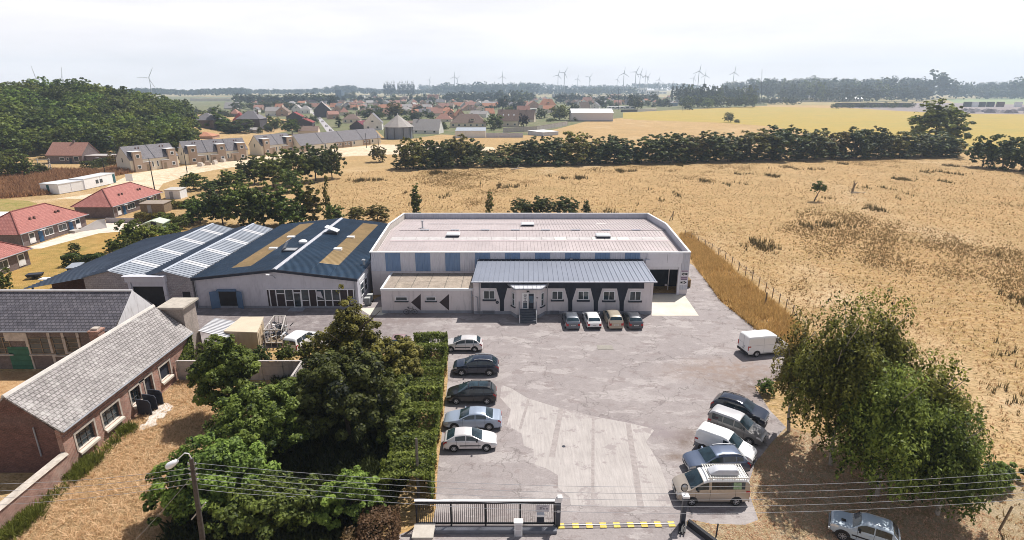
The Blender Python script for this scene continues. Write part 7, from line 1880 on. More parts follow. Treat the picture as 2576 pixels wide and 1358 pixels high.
m.box(0,0,0,L,D_,hE);m.extr([(L - .3,0,hE),(L - .3,D_,hE),(L - .3,D_/2,hR)],(.3,0,0));m.extr([(0,0,hE),(0,D_,hE),(0,D_/2,hR)],(.3,0,0));m.box(-.03,-.05,0,L+.03,-.004,1.0,1);m.build('wall',[mat('mauve_white_sheet',(.60,.55,.56),.6,var=.04),M_PLINTH],ls)
m=MB()
for y0,y1 in ((-.3,D_/2),(D_+.3,D_/2)):m.hexa([(-.3,y0,hE - .1),(L+.3,y0,hE - .1),(L+.3,y1,hR),(-.3,y1,hR),(-.3,y0,hE+.12),(L+.3,y0,hE+.12),(L+.3,y1,hR+.2),(-.3,y1,hR+.2)])
m.build('roof',M_WHITE,ls);m=MB();m.box(L+.004,D_*.5,1.6,L+.05,D_*.58,4.2);m.build('window',M_DARK,ls)
panel_fence('panel_wall','grey panel wall climbing beside the pasture to the long white shed',[P(*c3(745,622)).xy[:],P(*c3(1140,600)).xy[:],P(*c3(1505,535)).xy[:]],3.0,6.0)
for i,(x0,x1) in enumerate(((505,590),(595,700),(705,830))):
 box_building('garage',('left','middle','right')[i]+' one of three low white garages behind the long white shed',P(*c4(x0,462)),P(*c4(x1,462)),9,3.6,3.7,W_WHITE,M_WHITE,'garage',None,'white garages',2)
box_building('garden_wall','dark garden wall at the near edge of the crop',P(*c4(660,495)),P(*c4(855,492)),.4,2.6,2.6,W_DARK,W_DARK,'wall');box_building('garden_wall','pale mauve garden wall at the near edge of the crop',P(*c4(860,490)),P(*c4(1078,482)),.4,3.0,3.0,W_WHITE,W_WHITE,'wall')
def block(cf,xl,xr,yb,yt,label,wall,roof,d=14,wins=0,cat='block',name='flat_block'):
 (a,b_),(c,_)=cf(xl,yb),cf(xr,yb);A,B=P(a,b_),P(c,b_);h=max(2.5,onY((a+c)/2,cf(0,yt)[1],A.y).z)
 return box_building(name,label,A,B,d,h,h+.05,wall,roof,cat,None,None,wins)
block(c1,0,495,245,214,'very long low cream factory with flat roof on the far left plain',W_IVORY,W_CREAM,30,0,'factory','factory')
block(c2,245,315,215,116,'dark blue square tower block above the town trees',mat('dark_blue_block',(.045,.075,.12),.6),W_DARK,14)
block(c2,318,386,182,128,'mid blue block beside the dark square tower',mat('mid_blue_block',(.09,.125,.18),.6),W_DARK,14)
block(c2,318,482,212,180,'low dark hall in front of the blue blocks',W_DARK,W_GREY,20,3)
block(c2,580,690,262,205,'white office block with window bands in mid town',W_WHITE,W_WHITE,12,4)
block(c2,520,585,255,185,'white annexe left of the white office block',W_WHITE,M_FIBRE,12,2)
block(c2,525,720,195,178,'long flat grey roof behind the white office block',W_GREY,W_WHITE,30)
block(c3,440,770,168,112,'long pale industrial hall below the wooded ridge',W_CREAM,W_IVORY,30,6,'factory','industrial_hall')
block(c3,780,920,165,125,'shorter pale industrial hall right of the long one',W_CREAM,W_IVORY,30,3,'factory','industrial_hall')
block(c3,0,115,175,138,'pale flat hall at the foot of the wooded ridge',W_WHITE,W_WHITE,30,0,'factory','industrial_hall')
block(c3,1325,1510,215,165,'white shed with grey front below the ridge trees',W_GREY,W_WHITE,20,0)
block(c3,985,1145,385,335,'flat white workshop above the dark purple tree',W_WHITE,W_WHITE,12,2)
block(c4,800,960,290,215,'pale modern school block with flat roof',W_WHITE,W_WHITE,20,5)
block(c4,960,1110,300,240,'white modern block with dark windows left of the twin poplars',W_WHITE,W_WHITE,20,6)
block(c4,690,775,265,222,'pale grey block left of the pale school block',W_GREY,W_WHITE,16,3)
block(c4,900,960,295,258,'slate grey block between the two pale modern blocks',W_DARK,W_GREY,10,2)
block(c4,1100,1200,290,258,'low white house row left of the twin poplars',W_WHITE,M_WHITE,10,2)
block(c4,1060,1200,252,226,'long flat white roof behind the twin poplars',W_WHITE,M_WHITE,20,0)
block(c4,1240,1330,425,385,'low blue-grey shed between spruces and small white house',mat('blue_grey_shed',(.17,.22,.30),.7),W_GREY,8)
def c5(x,y):return 1886.7+x/4.695,176.1+y/4.695
def c6(x,y):return 2254+x/4.695,176.1+y/4.695
town_house(c5,580,1000,345,318,232,'x','grey',M_WHITE,'big farm hall with white roof beyond the crop',60,0,0,0,name='farm_hall',cat='barn')
block(c5,535,970,372,328,'low white lean-to in front of the big farm hall',W_WHITE,M_WHITE,10,8,'barn','farm_shed')
town_house(c5,1050,1335,372,338,298,'x','grey',M_WHITE,'lower white roofed barn right of the big farm hall',30,0,3,0,name='farm_barn',cat='barn')
town_house(c5,478,590,355,330,265,'y','cream','pale','pale gabled farmhouse left of the big farm hall',20,.2,1,1,name='farmhouse')
block(c5,245,410,378,338,'long low farm shed at the left of the farm',W_GREY,M_FIBRE,12,3,'barn','farm_shed')
block(c5,1215,1300,345,268,'white roof peeping between trees right of the farm',W_GREY,W_WHITE,10)
q=P(*c5(915,322));fc=thing('farm_chimney','dark brick chimney in front of the big farm hall','chimney',q);m=MB();hC=onY(*c5(915,252),q.y).z;m.box(-1.6,-1.6,0,1.6,1.6,hC);m.box(-1.9,-1.9,hC+.01,1.9,1.9,hC+.8);m.build('shaft',M_BRICKD,fc)
block(lambda x,y:(x,y),2105,2290,270,259,'dark row of parked goods wagons below the far trees',W_DARK,W_DARK,6,0,'wagons','goods_wagons')
rs=random.Random(77)
for i in range(26):
 x=2420+i*7.2+rs.uniform(-2,2);y=rs.uniform(278,285);q=P(x,y);s=rs.uniform(1.6,4.2);m=MB()
 m.hexa([(-s,-s,0),(s,-s*.9,0),(s*.9,s,0),(-s,s,0),(-s*.5,-s*.5,s*1.1),(s*.6,-s*.4,s*.9),(s*.4,s*.5,s),(-s*.4,s*.5,s*1.2)])
 o=m.build('rubble_pile',mat('rubble_%d' % (i % 3),((.40,.36,.38),(.22,.20,.23),(.52,.48,.48))[i % 3],.9));o.location=q;tag(o,ORD[i]+' pile from the left in the rubble row of the goods yard','pile','rubble piles in the goods yard')
for i,(x,c_) in enumerate(((2432,W_DARK),(2450,M_WHITE),(2468,W_DARK),(2490,W_DARK),(2515,M_BRICKD),(2560,M_WHITE))):
 q=P(x,268.5);o=MB().box(-5,-2,0,5,2,7.0).box(-5.1,-2.1,7.01,5.1,2.1,7.5).build('freight_container',c_);o.location=q;tag(o,ORD[i]+' container from the left in the row behind the rubble','container','containers in the goods yard')
rs=random.Random(31);rn=0
FILL=[(850,1140,276,18,'in the second row above the street'),(900,1130,290,12,'in the third row above the street'),(1150,1330,268,12,'behind the estate roofs'),(800,1280,262,28,'between the blue blocks and the slate barn'),(900,1440,253,22,'below the poplar avenue'),(620,800,262,9,'left of the blue blocks'),(1280,1700,250,20,'beyond the pink estate'),(1440,1700,262,14,'behind the white garages'),(640,830,275,8,'above the dark hipped house')]
for x0,x1,yb,n,place in FILL:
 for i in range(n):
  x=x0+(x1 - x0)*(i+rs.uniform(.1,.9))/n;y=yb+rs.uniform(-3.5,3.5);q=P(x,y)
  rf=rs.choice(('pink','orange','pale','grey','brown','pink','pale'));wl2=rs.choice(('white','cream','cream','pink','grey'));kd=rs.choice(('x','x','y','hip'))
  house('far_house','%s house of the far row %s, %s roof' % (ORD[i],place,rf),(q.x,q.y,hill(q.x,q.y)),rs.uniform(-.4,.4),rs.uniform(9,15),rs.uniform(8,11),rs.uniform(3,5),rs.uniform(2.8,4.5),kd,WALLS[wl2],ROOFS[rf],'far houses of the town',1 if rs.random()<.6 else 0,((0,1.2,1.6,1.3),) if rs.random()<.5 else ())
base=bpy.data.objects.get('parked_car')
for i,(x,y,nm) in enumerate(((836,329,'pale car lowest on the street between the houses'),(826,318,'white car second lowest on the street'),(816,307,'white car midway up the street'),(808,298,'silver car fourth up the street'),(801,291,'small pale car fifth up the street'),(795,286,'topmost pale car on the street'))):
 q=P(x - 4,y);c_=copy_tree(base);c_.location=(q.x,q.y,.04);c_.rotation_euler=(0,0,1.98);tag(c_,nm,'car','cars along the street')
q=P(1170,316);c_=copy_tree(base);c_.location=(q.x,q.y,.02);c_.rotation_euler=(0,0,.2);tag(c_,'white car parked left of the white flat-roofed shed','car')
TT=[(555,336,250,42,'conifer',L_GREEN,'tall feathery tree beside the pyramid roofed house'),(600,338,298,44,'bush',L_DARK,'dark spreading cedar below the hipped grey roof'),(735,338,296,24,'round',L_GREEN,'round green tree at the left end of the single storey terrace'),(690,325,292,22,'bush',L_GREEN,'leafy garden tree left of the black gabled house'),(530,330,275,30,'broad',L_GREEN,'green tree left of the pyramid roofed house'),
  (853,320,288,9,'poplar',L_DARK,'tall dark cypress right of the street'),(993,300,255,24,'round',L_OLIVE,'large olive tree in the middle of the town'),(1042,302,262,16,'conifer',L_DARK,'dark conifer right of the large olive town tree'),(1245,322,284,24,'bush',L_GREEN,'bright round tree right of the dormer house'),(1316,318,284,16,'bush',L_PURP,'dark purple leaved tree by the rooflight house'),(1362,298,270,17,'bush',L_DARK,'dark round tree left of the long white shed'),(1408,302,262,28,'bush',L_GREEN,'broad bright tree touching the long white shed'),(1385,306,296,12,'bush',L_GREEN,'small bush below the broad bright tree'),(1445,305,294,10,'bush',L_GREEN,'small bush at the left end of the long white shed'),
  (1690,258,203,5,'poplar',L_BLUE,'left one of the twin tall poplars'),(1700,258,204,6,'poplar',L_BLUE,'right one of the twin tall poplars'),(1678,268,238,16,'conifer',L_BLUE,'wide blue spruce below the twin poplars'),(1660,268,244,10,'conifer',L_BLUE,'smaller blue spruce left of the wide one'),(880,303,282,16,'bush',L_DARK,'dark garden tree above the brown hipped house'),(940,285,262,18,'bush',L_GREEN,'green tree left of the large olive town tree'),(930,300,272,20,'bush',L_DARK,'dark bushy tree below the white roofed bungalow'),(955,300,278,14,'bush',L_GREEN,'light garden tree beside the white gabled house'),(1050,258,230,12,'conifer',L_BLUE,'left fir above the pink estate'),(1070,250,230,6,'conifer',L_BLUE,'right fir above the pink estate'),
  (1265,275,240,18,'bush',L_BLUE,'bluish round tree above the rooflight house'),(1292,280,238,14,'conifer',L_BLUE,'bluish pointed tree above the rooflight house'),(1310,272,250,16,'bush',L_BLUE,'second bluish tree above the rooflight house'),(1280,283,266,14,'bush',L_GREEN,'small green tree behind the three rooflights'),(1228,280,266,14,'bush',L_BLUE,'small tree between estate and rooflight house'),
  (1755,270,240,14,'round',L_BLUE,'round tree left of the crop hedge'),(1780,272,246,18,'bush',L_GREEN,'bright bush at the far corner of the crop'),(1730,276,256,14,'bush',L_DARK,'dark bush behind the crop wall'),(838,272,236,14,'round',L_BLUE,'tall bluish tree left of the dark tower block'),(1445,286,258,14,'bush',L_DARK,'dark tree behind the left end of the long white shed'),(1510,272,240,16,'bush',L_BLUE,'bluish tree above the garages'),(1590,274,236,16,'bush',L_BLUE,'bluish tree right of the garages'),(1604,276,244,14,'bush',L_DARK,'dark tree beside the brown dormer house')]
for i,(x,yb,yt,hw,kd,lf,nm) in enumerate(TT):
 q,h,w=at_px(x,yb,yt,hw);plant('poplar_tree' if kd=='poplar' and 'poplar' in nm else 'town_tree',nm,'tree',q,h,w*1.1,kd,i % 3,None,lf)
rs=random.Random(19);tg=[]
for rown_,(x0,x1,ya,yb2,n,place) in enumerate(((620,800,300,322,14,'in the gardens left of the street'),(500,720,322,338,16,'behind the pale terraces'),(560,700,284,300,12,'above the dark hipped house'),(1000,1110,318,332,9,'around the octagonal house'),(860,1140,268,282,26,'in the upper gardens of the town'),(880,1130,288,305,22,'in the middle gardens of the town'),(1120,1330,262,275,18,'between the estate roofs'),(1090,1300,300,330,14,'in the gardens around the dormer house'),(1430,1680,262,272,24,'in the gardens behind the white garages'),(800,1000,248,258,18,'around the blue blocks'),(480,640,268,300,14,'in the belt above the orange roofed house'))):
 for i in range(n):
  x=x0+(x1 - x0)*(i+rs.random())/n;y=rs.uniform(ya,yb2);hw=rs.uniform(5,11)*(1.25 if y>290 else 1);q,h,w=at_px(x,y,y - hw*rs.uniform(1.3,2.2),hw)
  plant('garden_tree','%s small tree from the left %s' % (ORD[i],place),'tree',q,h,w*1.1,rs.choice(('bush','bush','far','conifer')),i % 3,'trees '+place,rs.choice((L_DARK,L_GREEN,L_BLUE,L_DARK)),parts=False)
for i in range(15):
 x=969+i*4.75+(6 if i>5 else 0);q,h,w=at_px(x,244,203 - (i % 3)*1.2,2.6)
 plant('poplar_tree',ORD[i]+' poplar from the left in the tall avenue on the skyline','tree',q,h,w*1.7,'poplar',i % 3,'poplars on the skyline',L_BLUE,parts=False)
def ridge_trees(name,place,n,x0,x1,yb,yt,hw,leaf,jit=(3,4),kind='far',seed=1,group=None):
 r2=random.Random(seed)
 for i in range(n):
  x=x0+(x1 - x0)*(i+r2.uniform(.15,.85))/n;b=yb(x) if callable(yb) else yb;t=yt(x) if callable(yt) else yt
  q,h,w=at_px(x,b+r2.uniform(-jit[0],jit[0])*.4,t+r2.uniform(-jit[1],jit[1]),hw*r2.uniform(.7,1.3))
  plant(name,'%s tree from the left %s' % (ORD[i] if i<30 else ORD[i - 30]+' further',place),'tree',q,max(5,h),w*1.2,kind,i % 4,group or 'trees '+place,leaf if r2.random()<.75 else L_DARK,parts=False)
ridge_trees('distant_tree','in the dark belt left of the blue blocks',22,585,850,262,236,15,L_BLUE,seed=2)
ridge_trees('distant_tree','in the second belt left of the street',14,590,790,275,254,13,L_DARK,seed=3)
ridge_trees('distant_tree','among the houses above the estate',24,860,1300,258,240,12,L_BLUE,jit=(8,6),seed=4)
ridge_trees('distant_tree','on the wooded ridge above the estate',28,1095,1350,240,208,14,L_BLUE,seed=5)
ridge_trees('distant_tree','in front of the wooded ridge',18,1120,1340,256,228,14,L_BLUE,seed=6)
ridge_trees('distant_tree','on the ridge right of the estate',24,1350,1600,240,216,12,L_BLUE,seed=7)
ridge_trees('distant_tree','in the belt above the white garages',22,1400,1650,258,236,12,L_BLUE,jit=(6,6),seed=8)
ridge_trees('distant_tree','in the thick wood right of the twin poplars',26,1710,1900,262,216,13,L_BLUE,seed=9,jit=(8,7))
ridge_trees('distant_tree','in the low belt beside the crop',16,1710,1900,270,240,13,L_DARK,seed=10)
ridge_trees('distant_tree','on the far ridge behind the farm',30,1890,2330,250,197,18,L_BLUE,seed=11)
ridge_trees('distant_tree','in the wood behind the farm',26,1960,2330,256,212,16,L_BLUE,seed=12,jit=(4,8))
ridge_trees('distant_tree','on the right hand ridge above the green field',18,2400,2600,247,208,12,L_BLUE,seed=13,jit=(3,8))
ridge_trees('distant_tree','in the dark wood at the right edge',12,2470,2600,249,222,14,L_BLUE,seed=14)
for i,(x,yt,hw) in enumerate(((2325,190,22),(2350,174,34),(2378,192,22),(2400,205,16),(2290,210,24),(2425,218,12))):
 q,h,w=at_px(x,250,yt,hw);plant('distant_tree',ORD[i]+' tree in the tall dark clump on the right skyline','tree',q,h,w*1.15,'far',i % 4,'tall clump on the right skyline',L_BLUE,parts=False)
q,h,w=at_px(2550,249,192,26);plant('distant_tree','highest tree at the right edge of the skyline','tree',q,h,w,'far',1,None,L_BLUE,parts=False)
ridge_trees('scrub_tree','along the far edge of the crop',14,2080,2340,272,258,8,L_DARK,seed=15,kind='far')
ridge_trees('scrub_tree','beside the farm sheds',10,1900,2010,263,243,10,L_BLUE,seed=16)
def far_wood(label,x0,x1,yb,yt,n,seed,leaf,Y=None,size=5.0):
 r2=random.Random(seed);lb=[]
 for i in range(60):
  x=x0+(x1 - x0)*i/59+r2.uniform(-3,3);q=P(x,yb) if Y is None else onY(x,yb,Y);q.y=q.y+r2.uniform(-20,20)
  tz=onY(x,(yt(x) if callable(yt) else yt)+r2.uniform(-1,1.6),q.y).z;base=hill(q.x,q.y)
  hw=(x1 - x0)/59*q.y/FPX*.85;hh=max(4,(tz - base)/2);lb.append((q.x,q.y,base+hh,hw,18,hh))
 c0=np.array(lb)[:,:3].mean(0);c0[2]=0;L_=[(a - c0[0],b - c0[1],c,d,e,f) for a,b,c,d,e,f in lb]
 v_,f_,t_=leaf_cloud(L_,n,size,seed,900,rc=(.35,.6),inner=.1,zmin=-.3)
 o=bpy.data.objects.new('distant_wood',fast_mesh('distant_wood',v_,f_,leaf,t_));COL.objects.link(o);o.location=tuple(c0);o['kind']='stuff';tag(o,label,'wood')
far_wood('hazy blue wood along the left horizon',270,620,243,lambda x:224+2*math.sin(x*.03),15000,51,L_BLUE,size=6)
far_wood('hazy wood along the middle horizon',580,1100,240,lambda x:223+3*math.sin(x*.02) - (4 if 840<x<900 else 0),18000,52,L_BLUE,size=6)
far_wood('hazy wood along the horizon behind the wind turbines',1060,1760,236,lambda x:212+3*math.sin(x*.018),18000,53,L_BLUE,size=6)
far_wood('hazy wooded ridge along the right horizon',1820,2340,246,lambda x:197+3*math.sin(x*.03)+(10 if x<1880 else 0),20000,54,L_BLUE,size=5)
far_wood('hazy wood at the far right horizon',2340,2700,246,lambda x:214 - (x - 2400)*.08,12000,55,L_BLUE,size=5)
def turbine_mesh():
 t=MB();t.cyl((0,0,0),(0,0,1),.020,.011,10);n=MB();n.box(-.016,-.04,.985,.016,.05,1.02);n.cyl((0,-.065,1.0),(0,-.04,1.0),.008,.02,10)
 b=MB();b.grid([[V((0,0,.02)),V((.018,0,.06)),V((.012,0,.3)),V((.006,0,.55))],[V((0,.008,.02)),V((0,.010,.06)),V((0,.006,.3)),V((0,.002,.55))]]);b.extr([(-.010,-.004,.02),(.014,-.004,.06),(.012,-.004,.3),(.003,-.004,.55),(-.003,-.004,.55),(-.008,-.004,.2)],(0,.010,0))
 return t,n,b
tm_,nm_,bm_=turbine_mesh();M_TURB=mat('turbine_grey',(.34,.345,.36),.6,var=.03)
tower0=tm_.build('tower',M_TURB,None,smooth=50);nac0=nm_.build('nacelle',M_TURB);blade0=bm_.build('blade',M_TURB)
TB=[(375,196,243,2.05,.55),(158,199,225,1.9,.2),(92,196,225,1.8,1.95),(1143,193,214,3.2,.1),(1150,197,214,3.5,.9),(1264,192,212,3.2,0),(1404,189,209,2.9,.3),(1420,183,209,2.8,.55),(1453,198,209,3.8,.2),(1483,194,210,3.3,.7),(1570,184,211,2.8,.1),(1600,181,211,2.8,.5),(1611,186,211,2.9,.3),(1624,190,211,3.1,0),(1629,194,211,3.3,.6),(1658,200,212,3.6,.2),(1553,200,211,3.8,.4),(1759,179,206,2.7,.15),(1774,189,206,3.1,0),(1745,196,206,3.5,.4),(1847,182,206,2.9,.1),(1080,201,214,3.7,.5)]
for i,(x,yh,yb,dk,ph) in enumerate(TB):
 Y=dk*850 if i>2 else (1500 if i==0 else 1250+100*i)
 hb=onY(x,yh,Y);h=hb.z
 nmb=('large turbine turning above the far left plain','turbine half hidden behind the wooded hill, right one','turbine of which one blade shows above the wooded hill')[i] if i<3 else ORD[i - 3]+' small turbine counted along the middle horizon'
 root=thing('wind_turbine','grey wind '+nmb,'wind turbine',(hb.x,Y,0),0,'wind turbines on the horizon')
 s=h if i else h
 for src,rot in ((tower0,None),(nac0,None),(blade0,ph),(blade0,ph+2.094),(blade0,ph+4.189)):
  o=src.copy();COL.objects.link(o);o.parent=root
  thick=1.0;bl=1.0 if i<3 else .5
  if rot is None:o.scale=(s*thick,s*thick,s) if src is tower0 else (s*thick,s,s)
  else:o.location=(0,-.055*s,s);o.rotation_euler=(0,rot,0);o.scale=(s*1.1,s,s*bl)
for o in (tower0,nac0,blade0):bpy.data.objects.remove(o)
for i,(x,yb,yt,lab) in enumerate(((1915,262,174,'tall dark pole standing at the far left corner of the crop'),(1718,280,236,'wooden pole behind the long white shed'),(1390,272,250,'short dark pole above the dark round tree'),(1484,275,252,'dark pole behind the white garages'),(1556,276,222,'thin tall mast above the white garages'))):
 q=P(x,yb);top=onY(x+(2 if i==0 else 0),yt,q.y);m=MB();m.cyl((0,0,0),(top.x - q.x,0,top.z),.45 if i==0 else .22,.3 if i==0 else .16,8);m.box(-.6,-.2,top.z - 1.4,.6,.2,top.z - 1.1)
 o=m.build('utility_pole',M_DARK);o.location=q;tag(o,lab,'pole')
# gate,poles,wires,fences
GY=30.0
gt=thing('sliding_gate','black barred sliding gate with white top rail at the yard entrance','gate',(-1.5,GY,0))
xl,xr=-6.15,2.75
gm=MB();gm.box(xl,GY - .05,.12,xr,GY+.05,.24);gm.box(xl,GY - .045,1.72,xr,GY+.045,1.8)
for i in range(5):x=xl+(xr - xl)*i/4;gm.box(x - .05,GY - .052,.0,x+.05,GY+.052,1.9)
gm.build('frame',M_BLACK,gt,world=True)
gm=MB();n=68
for i in range(n):
 x=xl+.1+(xr - xl - .2)*i/(n - 1);gm.box(x - .016,GY - .02,.245,x+.016,GY+.02,1.72)
gm.build('bars',M_BLACK,gt,world=True)
gm=MB();gm.box(xl - .1,GY - .07,1.9,xr+.02,GY+.09,1.96);gm.build('top_rail',M_WHITE,gt,world=True)
gs=MB();gs.box(1.55,GY - .08,1.15,2.4,GY - .06,1.65);
gs2=gs.build('gate_sign',mat('gate_sign_mauve',(.50,.47,.50),.6),gt,world=True)
gs=MB()
for i in range(3):gs.box(1.78+i*.2,GY - .086,1.34,1.9+i*.2,GY - .0805,1.40)
gs.bar((1.75,GY - .083,1.5),(2.2,GY - .083,1.56),.03,.006);gs.bar((1.75,GY - .083,1.5),(2.0,GY - .083,1.44),.03,.006);gs.box(1.7,GY - .086,1.21,2.3,GY - .0805,1.235);gs.build('sign_lettering',M_DARK,gt,world=True)
kb=thing('gate_kerb','low grey concrete kerb below the sliding gate','kerb',(-1.5,GY - .55,0));m=MB();m.box(-5.0,GY - .75,0,xr+.1,GY - .38,.22);m.build('kerb_block',mat('dark_kerb',(.16,.165,.19),.9,var=.2),kb,world=True)
m=MB();m.box(-5.0,GY - 1.75,0,xr - .2,GY - 1.55,.14);tag(m.build('pavement_kerb',M_CONC),'pale kerb line along the bottom edge before the gate','kerb')
pb=MB();pb.box(-6.1,28.3,0,-4.95,29.35,.55);pb.box(-6.18,28.22,.552,-4.87,29.43,.68);tag(pb.build('concrete_block',mat('block_concrete',(.46,.42,.37),.9,var=.12,vs=2)),'square concrete block at the left end of the gate','block')
gp=thing('gate_post','dark steel gate post with white bracket at the right end of the sliding gate','post',(2.95,GY,0));m=MB();m.box(2.82,GY - .12,0,3.12,GY+.12,2.1);m.build('column',mat('steel_blue_black',(.05,.055,.07),.5),gp,world=True)
m=MB();m.box(2.72,GY - .14,1.88,3.16,GY - .122,2.2);m.box(2.9,GY - .2,2.104,3.2,GY+.1,2.32);m.build('bracket',M_WHITE,gp,world=True);m=MB();m.box(2.9,GY - .135,1.1,3.05,GY - .1205,1.3);m.build('keypad',M_GALV,gp,world=True)
q=P(1304,1345);cb=thing('meter_cabinet','small white electricity cabinet in front of the gate','cabinet',q);m=MB();m.box(-.25,-.16,0,.25,.16,1.0);m.build('body',M_WHITE,cb)
m=MB();m.box(-.29,-.2,1.002,.29,.2,1.09);m.build('top',M_WHITE,cb);m=MB();m.box(-.19,-.18,.5,.19,-.1605,.92);m.box(-.19,-.18,.1,.19,-.1605,.44);m.build('door',mat('cabinet_grey',(.52,.50,.52),.5),cb)
q=onY(1360,1300,GY - .25);mbx=thing('mailbox','white lidded mailbox hanging on the gate bars','mailbox',(q.x,GY - .2,0));m=MB();m.box(q.x - .22,GY - .32,.5,q.x+.22,GY - .09,.95);m.build('body',M_DARK,mbx,world=True);m=MB();m.box(q.x - .24,GY - .34,.953,q.x+.24,GY - .08,1.12);m.build('lid',M_WHITE,mbx,world=True)
a,bq=P(1405,1324),P(1697,1319);u=V((bq.x - a.x,bq.y - a.y,0));L=u.length;u.normalize();n_=V((-u.y,u.x,0))
sb=thing('speed_bump','black and yellow speed bump strip across the yard entrance','speed bump',(a.x,a.y,0))
m=MB();panel(m,V((a.x,a.y,.013)) - n_*.22,u,n_,L,.03,.44);m.build('strip',mat('grey_rubber',(.21,.185,.18),.85,var=.2,vs=3),sb,world=True)
k=9
for i in range(k):
 m=MB();panel(m,V((a.x,a.y,.044))+u*(i*(L - .42)/(k - 1)+(0 if i else -.05)) - n_*.24,u,n_,.42,.02,.46);m.build('yellow_block',mat('worn_yellow',(.60,.45,.10),.7,var=.18,vs=6),sb,world=True)
m=MB();panel(m,V((a.x - .3,a.y,.068)) - n_*.02,u,n_,L+.3,.03,.05);m.build('gate_rail',M_GALV,sb,world=True)
q=P(1716,1318);rp=thing('mirror_post','dark steel post with round traffic mirror beside the minibus','post',q);m=MB();m.box(-.14,-.14,0,.14,.14,2.15);m.build('column',MATS['steel_blue_black'],rp)
m=MB();m.box(-.2,-.2,2.154,.24,.2,2.28);m.bar((0,0,2.28),(-.12,.02,2.75),.05);m.build('cap',M_WHITE,rp)
m=MB();m.lathe([(0,-.02),(.23,-.02),(.26,.02),(.22,.05),(0,.06)],(-.12,0,2.85),(.2,-.9,.3),20);mo=m.build('mirror',M_BLACK,rp,smooth=50);m=MB();m.lathe([(0,.066),(.2,.056)],(-.12,0,2.85),(.2,-.9,.3),20);m.build('mirror_glass',mat('mirror_glass',(.30,.33,.38),.12,.5),mo)
m=MB();m.bar((-.35,-.9,.05),(-.1,-.1,.05),.3,.08);m.bar((.0,-.15,.3),(-.35,-1.0,.25),.09);m.bar((.2,-.15,.3),(-.15,-1.0,.25),.09);m.build('stop_frame',M_BLACK,rp)
m=MB();pa,pb_=P(1728,1322),P(1830,1400);d=(pb_ - pa).normalized();s=V((-d.y,d.x,0));m.extr([pa,pa+s*.22,pb_+s*.22,pb_],(0,0,.42));tag(m.build('verge_kerb',mat('black_kerb_board',(.03,.03,.035),.8)),'black kerb board edging the straw verge at the entrance','kerb')
m=MB();q=P(1801,1350);m.bar(q,q+V((.03,0,1.0)),.07);tag(m.build('marker_post',M_DARK),'thin dark stake in the straw verge at the bottom edge','stake')
m=MB();q=P(2513,1335);m.bar(q,q+V((.35,0,1.9)),.1);tag(m.build('wooden_stake',M_WOOD),'leaning wooden stake at the bottom right edge of the meadow','stake')
m=MB();p=P(1522,874);m.box(p.x - .85,p.y - .55,.014,p.x+.85,p.y+.55,.03);tag(m.build('manhole_cover',mat('cover_grey',(.27,.25,.22),.8,var=.12)),'grey rectangular drain cover set in the yard before the cars','drain cover')
q=P(1418,1123);m=MB();m.cyl((q.x,q.y,.01),(q.x,q.y,.025),.14,.14,14);tag(m.build('drain_lid',M_DARK),'tiny round lid in the concrete slab','lid')
pz=8.6;base_=P(520,1420);tp=None
pole_y=27.0;ptop=onY(481,1153,pole_y);pbot=onY(516,1400,pole_y);dirp=(pbot - ptop);k=(0 - ptop.z)/(pbot.z - ptop.z);pb0=ptop+dirp*k
up_=thing('lamp_pole','slanting timber utility pole with white street lamp and wires','pole',(pb0.x,pb0.y,0))
m=MB();m.cyl(pb0,ptop,.17,.11,12);m.build('pole',mat('tarred_timber',(.075,.062,.055),.9,var=.3,vs=5),up_,world=True,smooth=50)
m=MB()
ax_=(ptop - pb0).normalized()
for t in (.4,.75,1.1,1.45):c=ptop - ax_*t;m.bar(c+V((-.2,0,0)),c+V((.2,0,0)),.05);m.cyl(c+V((.2,0,0)),c+V((.2,0,.12)),.05,.04,8);m.cyl(c+V((-.2,0,0)),c+V((-.2,0,.12)),.05,.04,8)
m.build('insulator_bracket',M_GALV,up_,world=True)
m=MB();bent_tube(m,[ptop,ptop+V((-.05,-.05,.35)),ptop+V((-.25,-.1,.42)),ptop+V((-.75,-.25,-.02))],.03);la=m.build('lamp_arm',M_WHITE,up_,world=True,smooth=50)
m=MB();c=ptop+V((-.95,-.3,-.16));dr=V((-.8,-.25,-.45)).normalized();m.lathe([(0,-.42),(.10,-.36),(.17,-.12),(.20,.14),(.13,.32),(0,.38)],c,dr,14);m.build('lamp_head',mat('lamp_white',(.74,.76,.80),.35),up_,world=True,smooth=60)
m=MB();c=ptop - ax_*3.6;m.bar(c+V((-.45,-.1,-.5)),c+V((.45,.1,.55)),.06);m.build('brace',M_GALV,up_,world=True)
q0=P(1053,1262);q1=onY(1047,1103,q0.y);m=MB();m.cyl(q0,q1,.11,.08,10);tag(m.build('thin_pole',mat('grey_timber',(.14,.125,.11),.9,var=.3,vs=5)),'thin grey timber pole standing in the hedge','pole')
def wire(a,b,sag,r=.011,n=24):
 pts=[]
 for i in range(n+1):
  t=i/n;p=a.lerp(b,t);p.z -=sag*4*t*(1 - t);pts.append(p)
 m=MB();bent_tube(m,pts,r,5);return m.build('overhead_wire',mat('bright_wire',(.42,.42,.44),.4,.4))
YW=pole_y
wr_names=('topmost','second','third','fourth','lowest')
